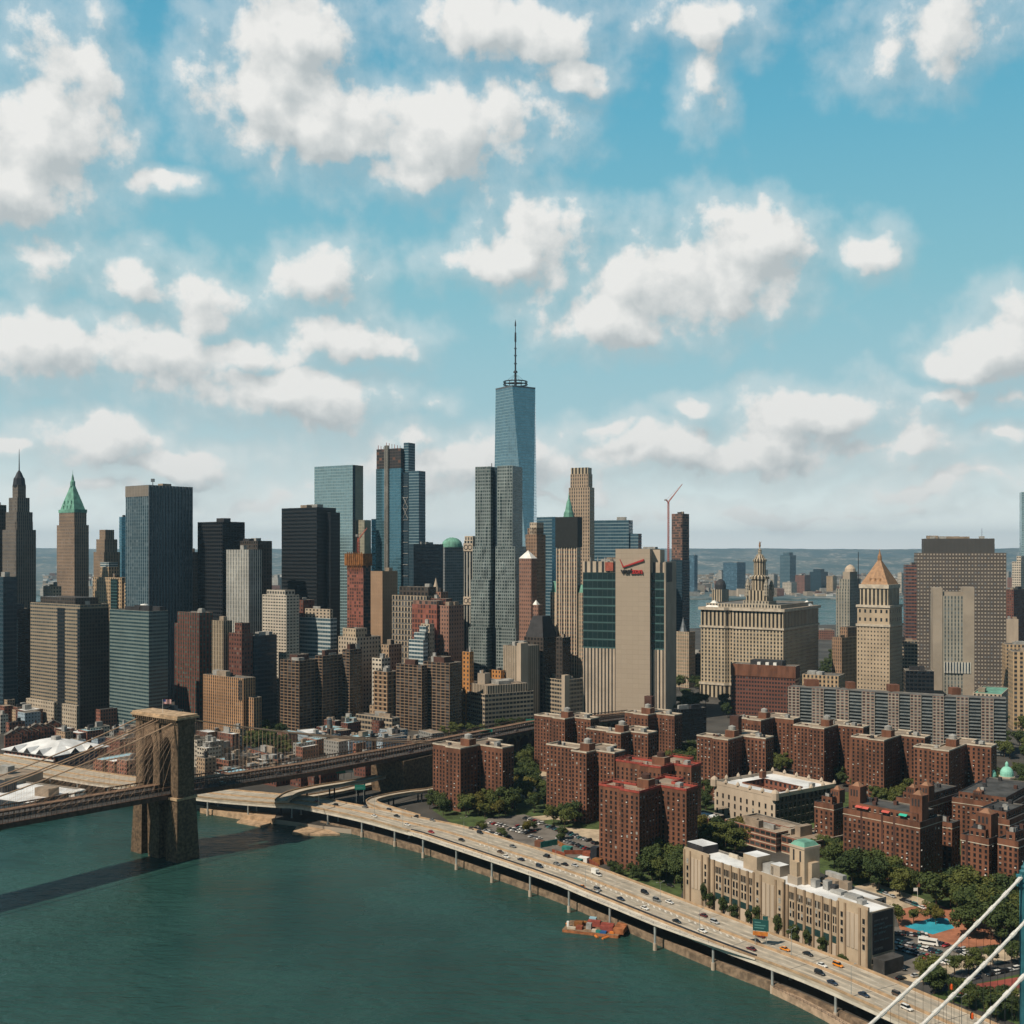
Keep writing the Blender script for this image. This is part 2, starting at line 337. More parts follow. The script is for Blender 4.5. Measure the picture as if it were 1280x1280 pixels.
# ------------------------------------------------------------------ building helpers
def PX(px, Y): return (px - CX) * Y / F
def PZ(py, Y): return H + (HY - py) * Y / F
def GP(px, py, z=GZ):
    Y = F * (H - z) / (py - HY)
    return Vector((PX(px, Y), Y, z))
ORG = {}
class MB:
    def __init__(s): s.v, s.f, s.m, s.uv, s.mats = [], [], [], [], []
    def face(s, pts, m, uv=None):
        m = M(m)
        if m not in s.mats: s.mats.append(m)
        b = len(s.v); s.v.extend(pts); s.f.append(tuple(range(b, b + len(pts)))); s.m.append(s.mats.index(m))
        s.uv.extend(uv if uv else [(p[0] * .3, p[1] * .3) for p in pts])
    def wall(s, a, b, z0, z1, m, bay=3., flo=3.6, o=None):
        L = math.hypot(b[0] - a[0], b[1] - a[1])
        if L < .01: return
        nb, nf = max(1, round(L / bay)), max(1, round((z1 - z0) / flo))
        ou, ov = o or (random.randint(0, 900), random.randint(0, 900))
        s.face([(a[0], a[1], z0), (b[0], b[1], z0), (b[0], b[1], z1), (a[0], a[1], z1)], m,
               [(ou, ov), (ou + nb, ov), (ou + nb, ov + nf), (ou, ov + nf)])
    def prism(s, poly, z0, z1, m, bay=3., flo=3.6, top=None, ms=None):
        o = (random.randint(0, 900), random.randint(0, 900))
        n = len(poly)
        for i in range(n):
            s.wall(poly[i], poly[(i + 1) % n], z0, z1, (ms[i] if ms and ms[i] else m), bay, flo, (o[0] + 40 * i, o[1]))
        if top: s.face([(p[0], p[1], z1) for p in poly], top)
    def ring(s, outer, inner, z0, z1, m):
        n = len(outer)
        for i in range(n):
            j = (i + 1) % n
            a, b, c, d = outer[i], outer[j], inner[j], inner[i]
            s.wall(a, b, z0, z1, m); s.wall(c, d, z0, z1, m)
            s.face([(*a, z1), (*b, z1), (*c, z1), (*d, z1)], m)
            s.face([(*d, z0), (*c, z0), (*b, z0), (*a, z0)], m)
    def box(s, c, ex, ey, lx, ly, z0, z1, m, top=None, bay=3., flo=3.6):
        """c: corner; ex, ey unit vectors with ex x ey up; lx, ly lengths"""
        P = [(c[0], c[1]), (c[0] + ex[0] * lx, c[1] + ex[1] * lx), (c[0] + ex[0] * lx + ey[0] * ly, c[1] + ex[1] * lx + ey[1] * ly), (c[0] + ey[0] * ly, c[1] + ey[1] * ly)]
        s.prism(P, z0, z1, m, bay, flo, top or m)
        s.face([(*p, z0) for p in reversed(P)], m)
    def tube(s, a, b, r0, r1, m, n=8, cap=True):
        a, b = Vector(a), Vector(b); d = (b - a).normalized()
        x = d.cross(Vector((0, 0, 1)) if abs(d.z) < .95 else Vector((1, 0, 0))).normalized(); y = d.cross(x)
        A = [a + (x * math.cos(6.2832 * i / n) + y * math.sin(6.2832 * i / n)) * r0 for i in range(n)]
        B = [b + (x * math.cos(6.2832 * i / n) + y * math.sin(6.2832 * i / n)) * r1 for i in range(n)]
        for i in range(n):
            j = (i + 1) % n; s.face([tuple(A[i]), tuple(A[j]), tuple(B[j]), tuple(B[i])], m)
        if cap: s.face([tuple(p) for p in B], m); s.face([tuple(p) for p in reversed(A)], m)
    def lathe(s, cx, cy, prof, m, n=12, ph=0., cap=True):
        def rg(r, z): return [(cx + r * math.cos(ph + 6.2832 * i / n), cy + r * math.sin(ph + 6.2832 * i / n), z) for i in range(n)]
        for (r0, z0), (r1, z1) in zip(prof, prof[1:]):
            A, B = rg(r0, z0), rg(r1, z1)
            for i in range(n):
                j = (i + 1) % n
                if r1 < .02: s.face([A[i], A[j], B[i]], m)
                else: s.face([A[i], A[j], B[j], B[i]], m, [(i, z0 / 4), (i + 1, z0 / 4), (i + 1, z1 / 4), (i, z1 / 4)])
        if cap and prof[-1][0] > .02: s.face(rg(*prof[-1]), m)
    def frustum(s, P0, z0, P1, z1, m, top=True):
        n = len(P0)
        for i in range(n):
            j = (i + 1) % n
            s.face([(*P0[i], z0), (*P0[j], z0), (*P1[j], z1), (*P1[i], z1)], m)
        if top: s.face([(*p, z1) for p in P1], m)
    def build(s, name, parent=None, smooth=False, origin=None):
        if not s.f: return None
        o = Vector(origin) if origin is not None else (ORG.get(parent.name, Vector((0, 0, 0))) if parent else Vector((0, 0, 0)))
        me = bpy.data.meshes.new(name)
        me.from_pydata([(p[0] - o.x, p[1] - o.y, p[2] - o.z) for p in s.v], [], s.f)
        for m in s.mats: me.materials.append(m)
        me.polygons.foreach_set('material_index', s.m)
        if smooth: me.polygons.foreach_set('use_smooth', [True] * len(s.f))
        ul = me.uv_layers.new(name='UVMap')
        ul.data.foreach_set('uv', [q for t in s.uv for q in t])
        ob = bpy.data.objects.new(name, me); COL.objects.link(ob)
        if parent: ob.parent = parent
        else: ob.location = o
        ORG[ob.name] = o
        return ob
def tag(o, label=None, cat=None, group=None, kind=None):
    for k, v in (('label', label), ('category', cat), ('group', group), ('kind', kind)):
        if v: o[k] = v
    return o
def thing(name, label, cat, loc, group=None):
    o = bpy.data.objects.new(name, None); COL.objects.link(o)
    o.location = loc; o.empty_display_size = 2
    ORG[o.name] = Vector(loc)
    return tag(o, label, cat, group)
def offset(poly, d):
    out = []; n = len(poly)
    for i in range(n):
        a, b, c = Vector(poly[i - 1]), Vector(poly[i]), Vector(poly[(i + 1) % n])
        d0, d1 = (b - a).normalized(), (c - b).normalized()
        n0, n1 = Vector((d0.y, -d0.x)), Vector((d1.y, -d1.x))
        k = n0 + n1; q = max(.3, 1 + n0.dot(n1))
        out.append(tuple(b + k * (d / q)))
    return out
ORD = 'first second third fourth fifth sixth seventh eighth ninth tenth eleventh twelfth thirteenth fourteenth fifteenth sixteenth seventeenth eighteenth nineteenth twentieth'.split()
TEN = {2: 'twenty', 3: 'thirty', 4: 'forty', 5: 'fifty', 6: 'sixty', 7: 'seventy', 8: 'eighty', 9: 'ninety'}
def nth(i):
    if i < 20: return ORD[i]
    t, r = divmod(i + 1, 10)
    return (TEN[t] + '-' + ORD[r - 1]) if r else TEN[t][:-1] + 'ieth'

class Tower:
    """A block seen corner-on: xl, xc, xr are the picture columns of its left end, near corner and right end; Y is the corner's distance."""
    def __init__(t, name, label, cat, xl, xc, xr, yt, Y, th=38, st=None, bay=4.0, flo=4.4, w=None, d=None, group=None,
                 roof='roof_grey', part='tower_block', units=2, st2=None, zt=None, z0=GZ, par=1.0):
        t.Y, t.th = Y, R(th); cs, sn = math.cos(t.th), math.sin(t.th)
        t.C = Vector((PX(xc, Y), Y)); t.e1 = Vector((-cs, sn)); t.e2 = Vector((sn, cs))
        if w is None:
            a = (xl - CX) / F; w = (t.C.x - a * Y) / (a * sn + cs)
        if d is None:
            a = (xr - CX) / F; den = sn - a * cs
            d = (a * Y - t.C.x) / den if abs(den) > .05 else 25
            if d < 4 or d > 160: d = 28
        t.w, t.d = w, d
        t.top = PZ(yt, Y) if zt is None else zt
        t.root = thing(name, label, cat, (t.C.x, t.C.y, z0), group)
        if st: t.block(part, 0, w, 0, d, z0, t.top, st, bay, flo, roof, units, st2, par)
    def P(t, a, b): q = t.C + t.e1 * a + t.e2 * b; return (q.x, q.y)
    def a(t, px):   # the distance along the left face at picture column px
        k = (px - CX) / F; return (t.C.x - k * t.Y) / (k * -t.e1.x * 0 + k * t.e1.y + -t.e1.x)
    def z(t, py, b=0): return PZ(py, t.Y + b)
    def rect(t, a0, a1, b0, b1): return [t.P(a0, b0), t.P(a0, b1), t.P(a1, b1), t.P(a1, b0)]
    def fr(t, i, j=None): j = i if j is None else j; return (t.w * i, t.w * (1 - i), t.d * j, t.d * (1 - j))
    def block(t, part, a0, a1, b0, b1, z0, z1, st, bay=4.0, flo=4.4, roof='roof_grey', units=0, st2=None, par=1.0):
        P = t.rect(a0, a1, b0, b1); m = MB()
        m.prism(P, z0, z1, st, bay, flo, ms=[st2, None, None, None] if st2 else None)
        th = min(.5, (a1 - a0) * .08)
        I = offset(P, -th)
        n = 4
        for i in range(n):
            j = (i + 1) % n
            m.face([(*P[i], z1), (*P[j], z1), (*I[j], z1), (*I[i], z1)], 'coping_pale' if roof != 'roof_dark' else 'unit_dark')
            m.wall(I[j], I[i], z1 - par, z1, 'roof_grey')
        ob = m.build(part, t.root)
        r = MB(); r.face([(*p, z1 - par + .02) for p in I], roof)
        ro = r.build('roof', t.root)
        for k in range(units):
            u = MB(); ww, dd = (a1 - a0) * random.uniform(.15, .38), (b1 - b0) * random.uniform(.15, .38)
            ua, ub = random.uniform(a0 + 1, a1 - ww - 1), random.uniform(b0 + 1, b1 - dd - 1)
            hh = random.uniform(2, 5)
            u.box(t.P(ua, ub), t.e2, t.e1, dd, ww, z1 - par + .03, z1 + hh, random.choice(['unit_grey', 'unit_grey', 'roof_tan', 'unit_dark']))
            u.build('roof_unit', ro)
        return ob
    def solid(t, part, a0, a1, b0, b1, z0, z1, m, top=None, bay=3.2, flo=3.8, label=None, par=None):
        k = MB(); k.box(t.P(a0, b0), t.e2, t.e1, b1 - b0, a1 - a0, z0, z1, m, top, bay, flo)
        o = k.build(part, par or t.root)
        if label: o['label'] = label
        return o
    def pyr(t, part, a0, a1, b0, b1, z0, z1, m, f=0.02, par=None):
        k = MB(); ca, cb = (a0 + a1) / 2, (b0 + b1) / 2; wa, wb = (a1 - a0) / 2 * f, (b1 - b0) / 2 * f
        k.frustum(t.rect(a0, a1, b0, b1), z0, t.rect(ca - wa, ca + wa, cb - wb, cb + wb), z1, m)
        return k.build(part, par or t.root)
    def lathe(t, part, a, b, prof, m, n=12, smooth=False):
        k = MB(); x, y = t.P(a, b); k.lathe(x, y, prof, m, n); return k.build(part, t.root, smooth)

# windows as real pieces: one shared mesh per size and look, copied
WIN = {}
def win_mesh(w, h, var, sill='coping_pale', frame='brick_dark'):
    key = (round(w, 2), round(h, 2), var, sill, frame)
    if key in WIN: return WIN[key]
    k = MB(); ex, ey = (1, 0), (0, 1)
    k.box((-w / 2, -.06), ex, ey, w, .1, 0, h, 'glass_dark')
    k.box((-w / 2 - .08, -.20), ex, ey, w + .16, .24, -.16, 0, sill)
    k.box((-w / 2 - .08, -.12), ex, ey, w + .16, .16, h, h + .12, frame)
    k.box((-.04, -.10), ex, ey, .08, .05, 0, h, 'steel_dark')
    k.box((-w / 2, -.10), ex, ey, w, .05, h * .5 - .04, h * .5 + .04, 'steel_dark')
    if var == 1: k.box((-w / 2 + .05, -.075), ex, ey, w - .1, .03, h * .5, h - .02, 'blind_pale')
    if var == 2: k.box((-w / 2 + .08, -.55), ex, ey, .75, .6, 0.03, .48, 'white_paint')
    if var == 3: k.box((-w / 2 + .05, -.075), ex, ey, w - .1, .03, .02, h - .02, 'blind_pale')
    ob = k.build('window'); me = ob.data; bpy.data.objects.remove(ob)
    WIN[key] = me
    return me
def windows(root, segs, z0, z1, bay, flo, w, h, cap=100, ac=.1, sill='coping_pale', frame='brick_dark', zoff=.9, name='window', mask=None):
    o = ORG[root.name]; pl = []
    for (a, b) in segs:
        dx, dy = b[0] - a[0], b[1] - a[1]; L = math.hypot(dx, dy)
        if L < bay * .8: continue
        mx, my = (a[0] + b[0]) / 2, (a[1] + b[1]) / 2
        if dy * -mx + -dx * -my < -L * 30: continue
        nb, nf = max(1, round(L / bay)), max(1, int((z1 - z0) / flo + .01)); an = math.atan2(dy, dx)
        for i in range(nb):
            f = (i + .5) / nb; x, y = a[0] + dx * f, a[1] + dy * f
            for j in range(nf):
                z = z0 + j * flo + zoff
                if mask and not mask(i, j): continue
                pl.append((math.hypot(x, y) + abs(z - H) * .2, x, y, z, an))
    pl.sort()
    rest = MB()
    for n, (_, x, y, z, an) in enumerate(pl):
        u = random.random(); var = 2 if u < ac else 1 if u < ac + .07 else 3 if u < ac + .09 else 0
        me = win_mesh(w, h, var, sill, frame)
        if n < cap:
            c = bpy.data.objects.new(name, me); COL.objects.link(c); c.parent = root
            c.location = (x - o.x, y - o.y, z - o.z); c.rotation_euler = (0, 0, an)
        else:
            cs, sn = math.cos(an), math.sin(an)
            for p in me.polygons:
                pts = [me.vertices[i].co for i in p.vertices]
                rest.face([(x + q.x * cs - q.y * sn, y + q.x * sn + q.y * cs, z + q.z) for q in pts], me.materials[p.material_index])
    if rest.f:
        ob = rest.build(name, root); ob['kind'] = 'stuff'

def ribbon(mb, pts, half0, half1, z, th, m, zl=None):
    """a strip along pts (x, y) from lateral offset half0 to half1 (numbers or lists); right of travel is positive"""
    n = len(pts)
    A, B = [], []
    for i in range(n):
        a, b = Vector(pts[max(0, i - 1)]), Vector(pts[min(n - 1, i + 1)]); d = (b - a).normalized(); nr = Vector((d.y, -d.x))
        h0 = half0[i] if isinstance(half0, list) else half0; h1 = half1[i] if isinstance(half1, list) else half1
        zz = zl[i] if zl else z
        p = Vector(pts[i]); q0, q1 = p + nr * h0, p + nr * h1
        A.append((q0.x, q0.y, zz)); B.append((q1.x, q1.y, zz))
    L = 0.
    for i in range(n - 1):
        l = (Vector(A[i + 1]) - Vector(A[i])).length
        lo = lambda p: (p[0], p[1], p[2] - th)
        mb.face([A[i], B[i], B[i + 1], A[i + 1]], m, [(0, L), (1, L), (1, L + l), (0, L + l)])
        if th > 0:
            mb.face([lo(A[i + 1]), lo(B[i + 1]), lo(B[i]), lo(A[i])], m)
            mb.face([A[i + 1], lo(A[i + 1]), lo(A[i]), A[i]], m); mb.face([B[i], lo(B[i]), lo(B[i + 1]), B[i + 1]], m)
        L += l
    if th > 0:
        lo = lambda p: (p[0], p[1], p[2] - th)
        mb.face([B[0], A[0], lo(A[0]), lo(B[0])], m); mb.face([A[-1], B[-1], lo(B[-1]), lo(A[-1])], m)
def resample(pts, step):
    out = [Vector(pts[0])]
    # Catmull-Rom through the points, then even steps
    P = [Vector(p) for p in pts]; fine = []
    for i in range(len(P) - 1):
        a, b, c, d = P[max(0, i - 1)], P[i], P[i + 1], P[min(len(P) - 1, i + 2)]
        for k in range(24):
            t = k / 24
            fine.append(.5 * ((2 * b) + (c - a) * t + (2 * a - 5 * b + 4 * c - d) * t * t + (3 * b - a - 3 * c + d) * t ** 3))
    fine.append(P[-1]); acc = 0
    for a, b in zip(fine, fine[1:]):
        l = (b - a).length
        while acc + l >= step:
            f = (step - acc) / l; a = a.lerp(b, f); l = (b - a).length; out.append(a.copy()); acc = 0
        acc += l
    out.append(P[-1])
    return out

# ------------------------------------------------------------------ water, land, hills
def water_mat():
    m = bpy.data.materials.new('water'); m.use_nodes = True
    q = NG(m.node_tree); b = m.node_tree.nodes['Principled BSDF']
    pos = q.n('ShaderNodeNewGeometry').outputs['Position']
    n1 = q.noise(pos, .006, 5, .6); n2 = q.noise(q.v('MULTIPLY', pos, (.10, .22, 1)), 1.0, 5, .62); n3 = q.noise(q.v('MULTIPLY', pos, (.030, .055, 1)), 1.0, 3, .55)
    q.put(b.inputs['Base Color'], q.mix(q.ss(n1, .3, .7), (.012, .046, .041), (.026, .080, .070)))
    q.put(b.inputs['Roughness'], q.ss(q.noise(pos, .012, 4, .6), .35, .65, .16, .34)); q.put(b.inputs['Specular Tint'], (.72, .94, 1.0, 1.0))
    b.inputs['IOR'].default_value = 1.33
    bp = q.n('ShaderNodeBump'); bp.inputs['Distance'].default_value = 3.0; bp.inputs['Strength'].default_value = .75
    q.put(bp.inputs['Height'], q.m('ADD', q.m('MULTIPLY', n2, 1.0), q.m('MULTIPLY', n3, 1.1)))
    q.put(b.inputs['Normal'], bp.outputs[0])
    MATS['water'] = m
water_mat()
mb = MB(); mb.face([(-16000, -600, 0), (16000, -600, 0), (16000, 23000, 0), (-16000, 23000, 0)], 'water')
tag(mb.build('water'), kind='structure')

outer_px = [(19, 961, 12), (62, 969, 12), (116, 978, 12), (164, 984, 12), (252, 997, 12), (346, 1005, 12), (375, 1007, 12), (444, 1021, 12), (508, 1038, 12), (540, 1047, 12), (680, 1094, 12), (740, 1117.5, 12), (880, 1174, 12), (1000, 1219, 12), (1100, 1263, 12)]
RO = [GP(x, y, z).to_2d() for x, y, z in outer_px]
RO = [RO[0] + (RO[0] - RO[1]).normalized() * 260] + RO + [Vector((158, 366)), Vector((190, 310)), Vector((240, 230))]
RO = resample(RO, 8)
def near_i(px, py, z=12):
    p = GP(px, py, z).to_2d(); return min(range(len(RO)), key=lambda i: (RO[i] - p).length)
def pxof(p, z=12): return CX + F * p.x / p.y
WID = []
for p in RO:
    x = pxof(p)
    for (xa, wa), (xb, wb) in zip([(-9999, 27), (300, 27), (400, 22), (444, 23), (540, 30), (700, 30), (880, 29), (1000, 26), (1280, 25)], [(300, 27), (400, 22), (444, 23), (540, 30), (700, 30), (880, 29), (1000, 26), (1280, 25), (99999, 25)]):
        if xa <= x <= xb: WID.append(wa + (wb - wa) * (x - xa) / (xb - xa)); break
# shore just inside the outer edge of the raised road
def shore(off):
    out = []
    for i, p in enumerate(RO):
        a, b = RO[max(0, i - 1)], RO[min(len(RO) - 1, i + 1)]; d = (b - a).normalized(); nr = Vector((d.y, -d.x))
        out.append(p + nr * off)
    return out
i375 = near_i(440, 1021)
sh = shore(-2.5)[i375:]
left_shore = [GP(-700, 935, 0).to_2d(), GP(-300, 962, 0).to_2d(), GP(-60, 978, 0).to_2d(), GP(20, 980, 0).to_2d(), GP(104, 986, 0).to_2d(), GP(170, 1002, 0).to_2d(), GP(250, 1012, 0).to_2d(), GP(300, 1022, 0).to_2d(), GP(345, 1030, 0).to_2d(), GP(362, 1032, 0).to_2d(), GP(400, 1038, 0).to_2d()]
land = left_shore + sh + [Vector((420, 60)), Vector((1600, -100)), Vector((2600, 1500)), Vector((2200, 3000)), Vector((900, 2750)), Vector((520, 2640)), Vector((150, 2450)), Vector((-400, 2150)), Vector((-900, 1850)), Vector((-1500, 1450))]
mb = MB(); mb.prism([tuple(p) for p in land], -4, GZ, 'concrete', top='ground')
tag(mb.build('ground'), kind='structure')

def far_mat():
    m = bpy.data.materials.new('hazed_land'); m.use_nodes = True
    q = NG(m.node_tree); b = m.node_tree.nodes['Principled BSDF']
    pos = q.n('ShaderNodeNewGeometry').outputs['Position']
    n1 = q.ss(q.noise(pos, .0022, 6, .65), .42, .6)
    vo = q.n('ShaderNodeTexVoronoi'); q.put(vo.inputs['Vector'], pos); vo.inputs['Scale'].default_value = .012
    sp = q.m('MULTIPLY', q.m('GREATER_THAN', q.noise(pos, .015, 4, .7), .56), n1)
    col = q.mix(n1, (.07, .115, .13), (.13, .16, .165))  # bluish tones put part of the distance haze into the land colour
    q.put(b.inputs['Base Color'], q.mix(sp, col, (.42, .40, .37)))
    b.inputs['Roughness'].default_value = .95
    MATS['hazed_land'] = m
far_mat()
mb = MB()
shore_far = [(-9000, 5600), (-3000, 4700), (-1500, 4550), (-700, 4450), (0, 4300), (600, 4200), (1500, 4250), (2600, 4400), (9000, 5200)]
mb.prism(shore_far + [(15000, 22000), (-15000, 22000)], -3, 4, 'hazed_land', top='hazed_land')
tag(mb.build('far_shore'), kind='structure')
# the low ridges behind the far shore
def ridge(name, Y, h0, amp, seed, depth):
    rnd = random.Random(seed); mb = MB(); ph = [rnd.uniform(0, 6.3) for _ in range(9)]
    def hh(x): return h0 + amp * sum(math.sin(x / 15000 * (2.3 * k + 3) * 3 + ph[k]) / (k + 1.5) for k in range(9)) * .5
    N = 220; rows = 9; G = []
    for j in range(rows + 1):
        f = j / rows; prof = math.sin(f * math.pi) ** .8; row = []
        for i in range(N + 1):
            x = -15500 + 31000 * i / N
            row.append((x, Y + depth * f, 3 + max(0, hh(x + 300 * f)) * prof + rnd.uniform(-4, 4) * prof))
        G.append(row)
    for j in range(rows):
        for i in range(N): mb.face([G[j][i], G[j][i + 1], G[j + 1][i + 1], G[j + 1][i]], 'hazed_land')
    tag(mb.build(name, smooth=True), kind='structure')
ridge('hills', 17000, 236, 22, 3, 3500)
ridge('hills', 11500, 110, 45, 5, 3000)

# ------------------------------------------------------------------ the highway along the river
mat('road', (.44, .385, .31), .9, .22, .12)
mat('road_lane', (.35, .315, .26), .9, .2, .15)
mat('barrier', (.40, .28, .175), .9, .2, .3)
mat('marking', (.62, .60, .55), .7, .1)
mat('strip_pale', (.58, .54, .47), .8, .15, .2)
road = thing('elevated_road', 'pale elevated riverside highway curving along the water on steel posts', 'highway', (RO[30].x, RO[30].y, 0))
road['kind'] = 'structure'
def lane(f0, f1): return [-w * f0 for w in WID], [-w * f1 for w in WID]
mb = MB(); a, b = lane(1, 0); ribbon(mb, RO, a, b, 12, 1.1, 'road'); mb.build('road_deck', road)
mb = MB()
for f in (.085, .235, .385, .555, .695, .85):
    a, b = lane(f + .045, f - .045); ribbon(mb, RO, a, b, 12.004, 0, 'road_lane')
for i in range(3, len(RO) - 1, 4):
    d = (RO[i + 1] - RO[i]).normalized(); nr = Vector((d.y, -d.x)); p = RO[i]; q = p - nr * WID[i]
    mb.face([(*p, 12.008), (*(p + d * .3), 12.008), (*(q + d * .3), 12.008), (*q, 12.008)], 'roof_dark')
mb.build('worn_lanes', road)
for f, h, w in ((0.0, 1.0, .35), (1.0, 1.0, .4), (.47, .95, .8)):
    mb = MB(); o0 = [-q * f - w / 2 for q in WID]; o1 = [-q * f + w / 2 for q in WID]
    ribbon(mb, RO, o0, o1, 12 + h, h - .02, 'barrier'); mb.build('road_barrier', road)
mb = MB()
for f in (.16, .31, .62, .77):
    for i in range(0, len(RO) - 1, 2):
        p, q = RO[i], RO[i].lerp(RO[i + 1], .5); d = (q - p).normalized(); nr = Vector((d.y, -d.x))
        p = p - nr * WID[i] * f; q = q - nr * WID[i] * f
        u = nr * .12
        mb.face([(*(p - u), 12.012), (*(p + u), 12.012), (*(q + u), 12.012), (*(q - u), 12.012)], 'marking')
for f in (.03, .445, .495, .97):
    o0 = [-q * f - .1 for q in WID]; o1 = [-q * f + .1 for q in WID]
    ribbon(mb, RO, o0, o1, 12.012, 0, 'marking')
# pale chevron patch on the river side of the median, as in the photograph
i0, i1 = near_i(580, 1060), near_i(900, 1182)
for i in range(i0, i1):
    p = RO[i]; d = (RO[i + 1] - RO[i]).normalized(); nr = Vector((d.y, -d.x))
    for k in range(2):
        q = p + d * (k * 4); a0 = q - nr * WID[i] * .43; a1 = q - nr * WID[i] * .37 + d * 2.4
        mb.face([(*a0, 12.016), (*(a0 + d * 1.3), 12.016), (*(a1 + d * 1.3), 12.016), (*a1, 12.016)][::-1], 'marking')
mb.build('lane_marking', road)
# the pale walkway edge slung along the outside
j0, j1 = near_i(508, 1038), near_i(958, 1203)
sub = RO[j0:j1]; n = len(sub)
wide = [.4 + 4.4 * min(1, max(0, (n - 1 - i) / 7)) * min(1, (i + 1) / 2) for i in range(n)]
mb = MB(); ribbon(mb, sub, [.3] * n, wide, 12.1, .7, 'strip_pale'); mb.build('outer_walkway', road)
mb = MB()
for i in range(n - 1):
    d = (sub[i + 1] - sub[i]).normalized(); nr = Vector((d.y, -d.x))
    p = sub[i] + nr * (wide[i] - .1); q = sub[i + 1] + nr * (wide[i + 1] - .1)
    for z in (12.7, 13.2): mb.tube((*p, z), (*q, z), .05, .05, 'steel_dark', 4, False)
    mb.tube((*p, 12.1), (*p, 13.25), .06, .06, 'steel_dark', 4)
mb.build('railing', road)
mb = MB(); ribbon(mb, sub, [-.9] * n, [-.15] * n, 13.5, 1.3, 'steel_dark'); mb.build('dark_rail', road)
# steel posts and cross girders
cnt = 0
for i in range(2, len(RO) - 1, 4):
    p = RO[i]; d = (RO[i + 1] - RO[i]).normalized(); nr = Vector((d.y, -d.x))
    x = pxof(p)
    o_out = 3.6 if j0 <= i <= j1 - 5 else -.8
    w = WID[i]
    mb = MB(); q0, q1 = p + nr * o_out, p - nr * w
    mb.tube((*q0, 10.2), (*q1, 10.2), .65, .65, 'steel_grey', 6); mb.build('cross_girder', road)
    for o in (o_out, -w * .45, -w + 1):
        q = p + nr * o; k = MB()
        k.tube((*q, 3.0 if o > -1 else 2.5), (*q, 10.9), .55, .55, 'steel_post' if 'steel_post' in MATS else mat('steel_post', (.30, .33, .33), .6, .2, .3), 8)
        k = (k.build('support_post', road), MB()); po, k = k
        k.tube((*q, -3), (*q, 3.2), 1.0, .9, 'concrete_pale', 8); k.build('footing', po)
mb = MB(); a, b = lane(.98, .02)
ribbon(mb, RO, [-.55] * len(RO), [-.15] * len(RO), 10.9, 1.5, 'strip_pale'); mb.build('edge_girder', road)
# river wall with its esplanade
mb = MB(); s2 = RO[i375 - 4:]
ribbon(mb, s2, [-3.4] * len(s2), [-1.6] * len(s2), 3.7, 6, 'wall_stone' if 'wall_stone' in MATS else mat('wall_stone', (.20, .145, .10), .9, .45, .35)); tag(mb.build('river_wall'), 'low stone river wall below the elevated highway', 'sea wall')
# from here on the esplanade swings away from the road (lower right)
i0 = near_i(958, 1203); es = RO[i0:]
o0 = [0.] * len(es); o1 = [min(9, .8 * i) for i in range(len(es))]
mb = MB(); ribbon(mb, es, [x - 3 for x in o1], o1, 2.6, 5, 'plank_walk' if 'plank_walk' in MATS else mat('plank_walk', (.38, .28, .20), .9, .3, .3))
pr = tag(mb.build('path'), kind='structure')
mb = MB(); P = [es[i] for i in range(len(es))]
for i in range(len(es) - 1):
    d = (es[i + 1] - es[i]).normalized(); nr = Vector((d.y, -d.x))
    p, q = es[i] + nr * (o1[i] - .2), es[i + 1] + nr * (o1[i + 1] - .2)
    for z in (3.1, 3.6): mb.tube((*p, z), (*q, z), .06, .06, 'steel_dark', 4, False)
    for k in range(4):
        r = p.lerp(q, k / 4); mb.tube((*r, 2.6), (*r, 3.65), .06, .06, 'steel_dark', 4)
tag(mb.build('promenade_railing'), 'dark railing along the curved riverside promenade at lower right', 'railing')
# sandy coves
def patch(name, pts, z, m, kind='structure', z0=None):
    mb = MB(); w = [GP(x, y, z) for x, y in pts]
    P = [tuple(p.to_2d()) for p in w]
    ar = sum(P[i][0] * P[(i + 1) % len(P)][1] - P[(i + 1) % len(P)][0] * P[i][1] for i in range(len(P)))
    if ar < 0: P.reverse()
    mb.prism(P, z0 if z0 is not None else z - .3, z, m, top=m)
    return tag(mb.build(name), kind=kind)
patch('beach', [(365, 1041), (371, 1033), (381, 1028), (400, 1033), (425, 1042), (400, 1043)], 1.2, 'sand', z0=-2)
patch('beach', [(296, 1027), (310, 1019), (345, 1024), (330, 1033)], 1.0, 'sand', z0=-2)
patch('path', [(250, 1010), (262, 1006), (345, 1018), (343, 1024), (300, 1018)], 3.4, 'sand', z0=-2)

# ramps between the stone bridge and the highway
def ramp(name, label, pts, width, posts=True, th=1.3):
    w = [GP(x, y, z) for x, y, z in pts]
    P = resample([p.to_2d() for p in w], 6)
    zs = [w[0].z + (w[-1].z - w[0].z) * i / (len(P) - 1) for i in range(len(P))]
    r = thing(name, label, 'ramp', (P[0].x, P[0].y, 0)); r['kind'] = 'structure'
    mb = MB(); ribbon(mb, P, -width / 2, width / 2, 0, th, 'road', zs); mb.build('road_deck', r)
    for s in (-1, 1):
        mb = MB(); ribbon(mb, P, s * width / 2 - .2, s * width / 2 + .2, 0, .98, 'barrier', [z + 1 for z in zs]); mb.build('road_barrier', r)
    if posts:
        for i in range(2, len(P) - 1, 4):
            d = (P[i + 1] - P[i]).normalized(); nr = Vector((d.y, -d.x))
            for s in (-1, 1):
                q = P[i] + nr * s * width * .38; k = MB(); k.tube((*q, 2.5), (*q, zs[i] - th), .55, .55, 'steel_dark', 8); k.build('support_post', r)
    return P, zs
ramp('road_ramp', 'high curved ramp rising from the highway toward the stone bridge', [(352, 1001, 15), (362, 991, 16), (378, 984, 17), (405, 977, 18), (435, 972.5, 18), (462, 968, 18), (500, 957, 18), (545, 946, 17), (600, 933, 14)], 9)
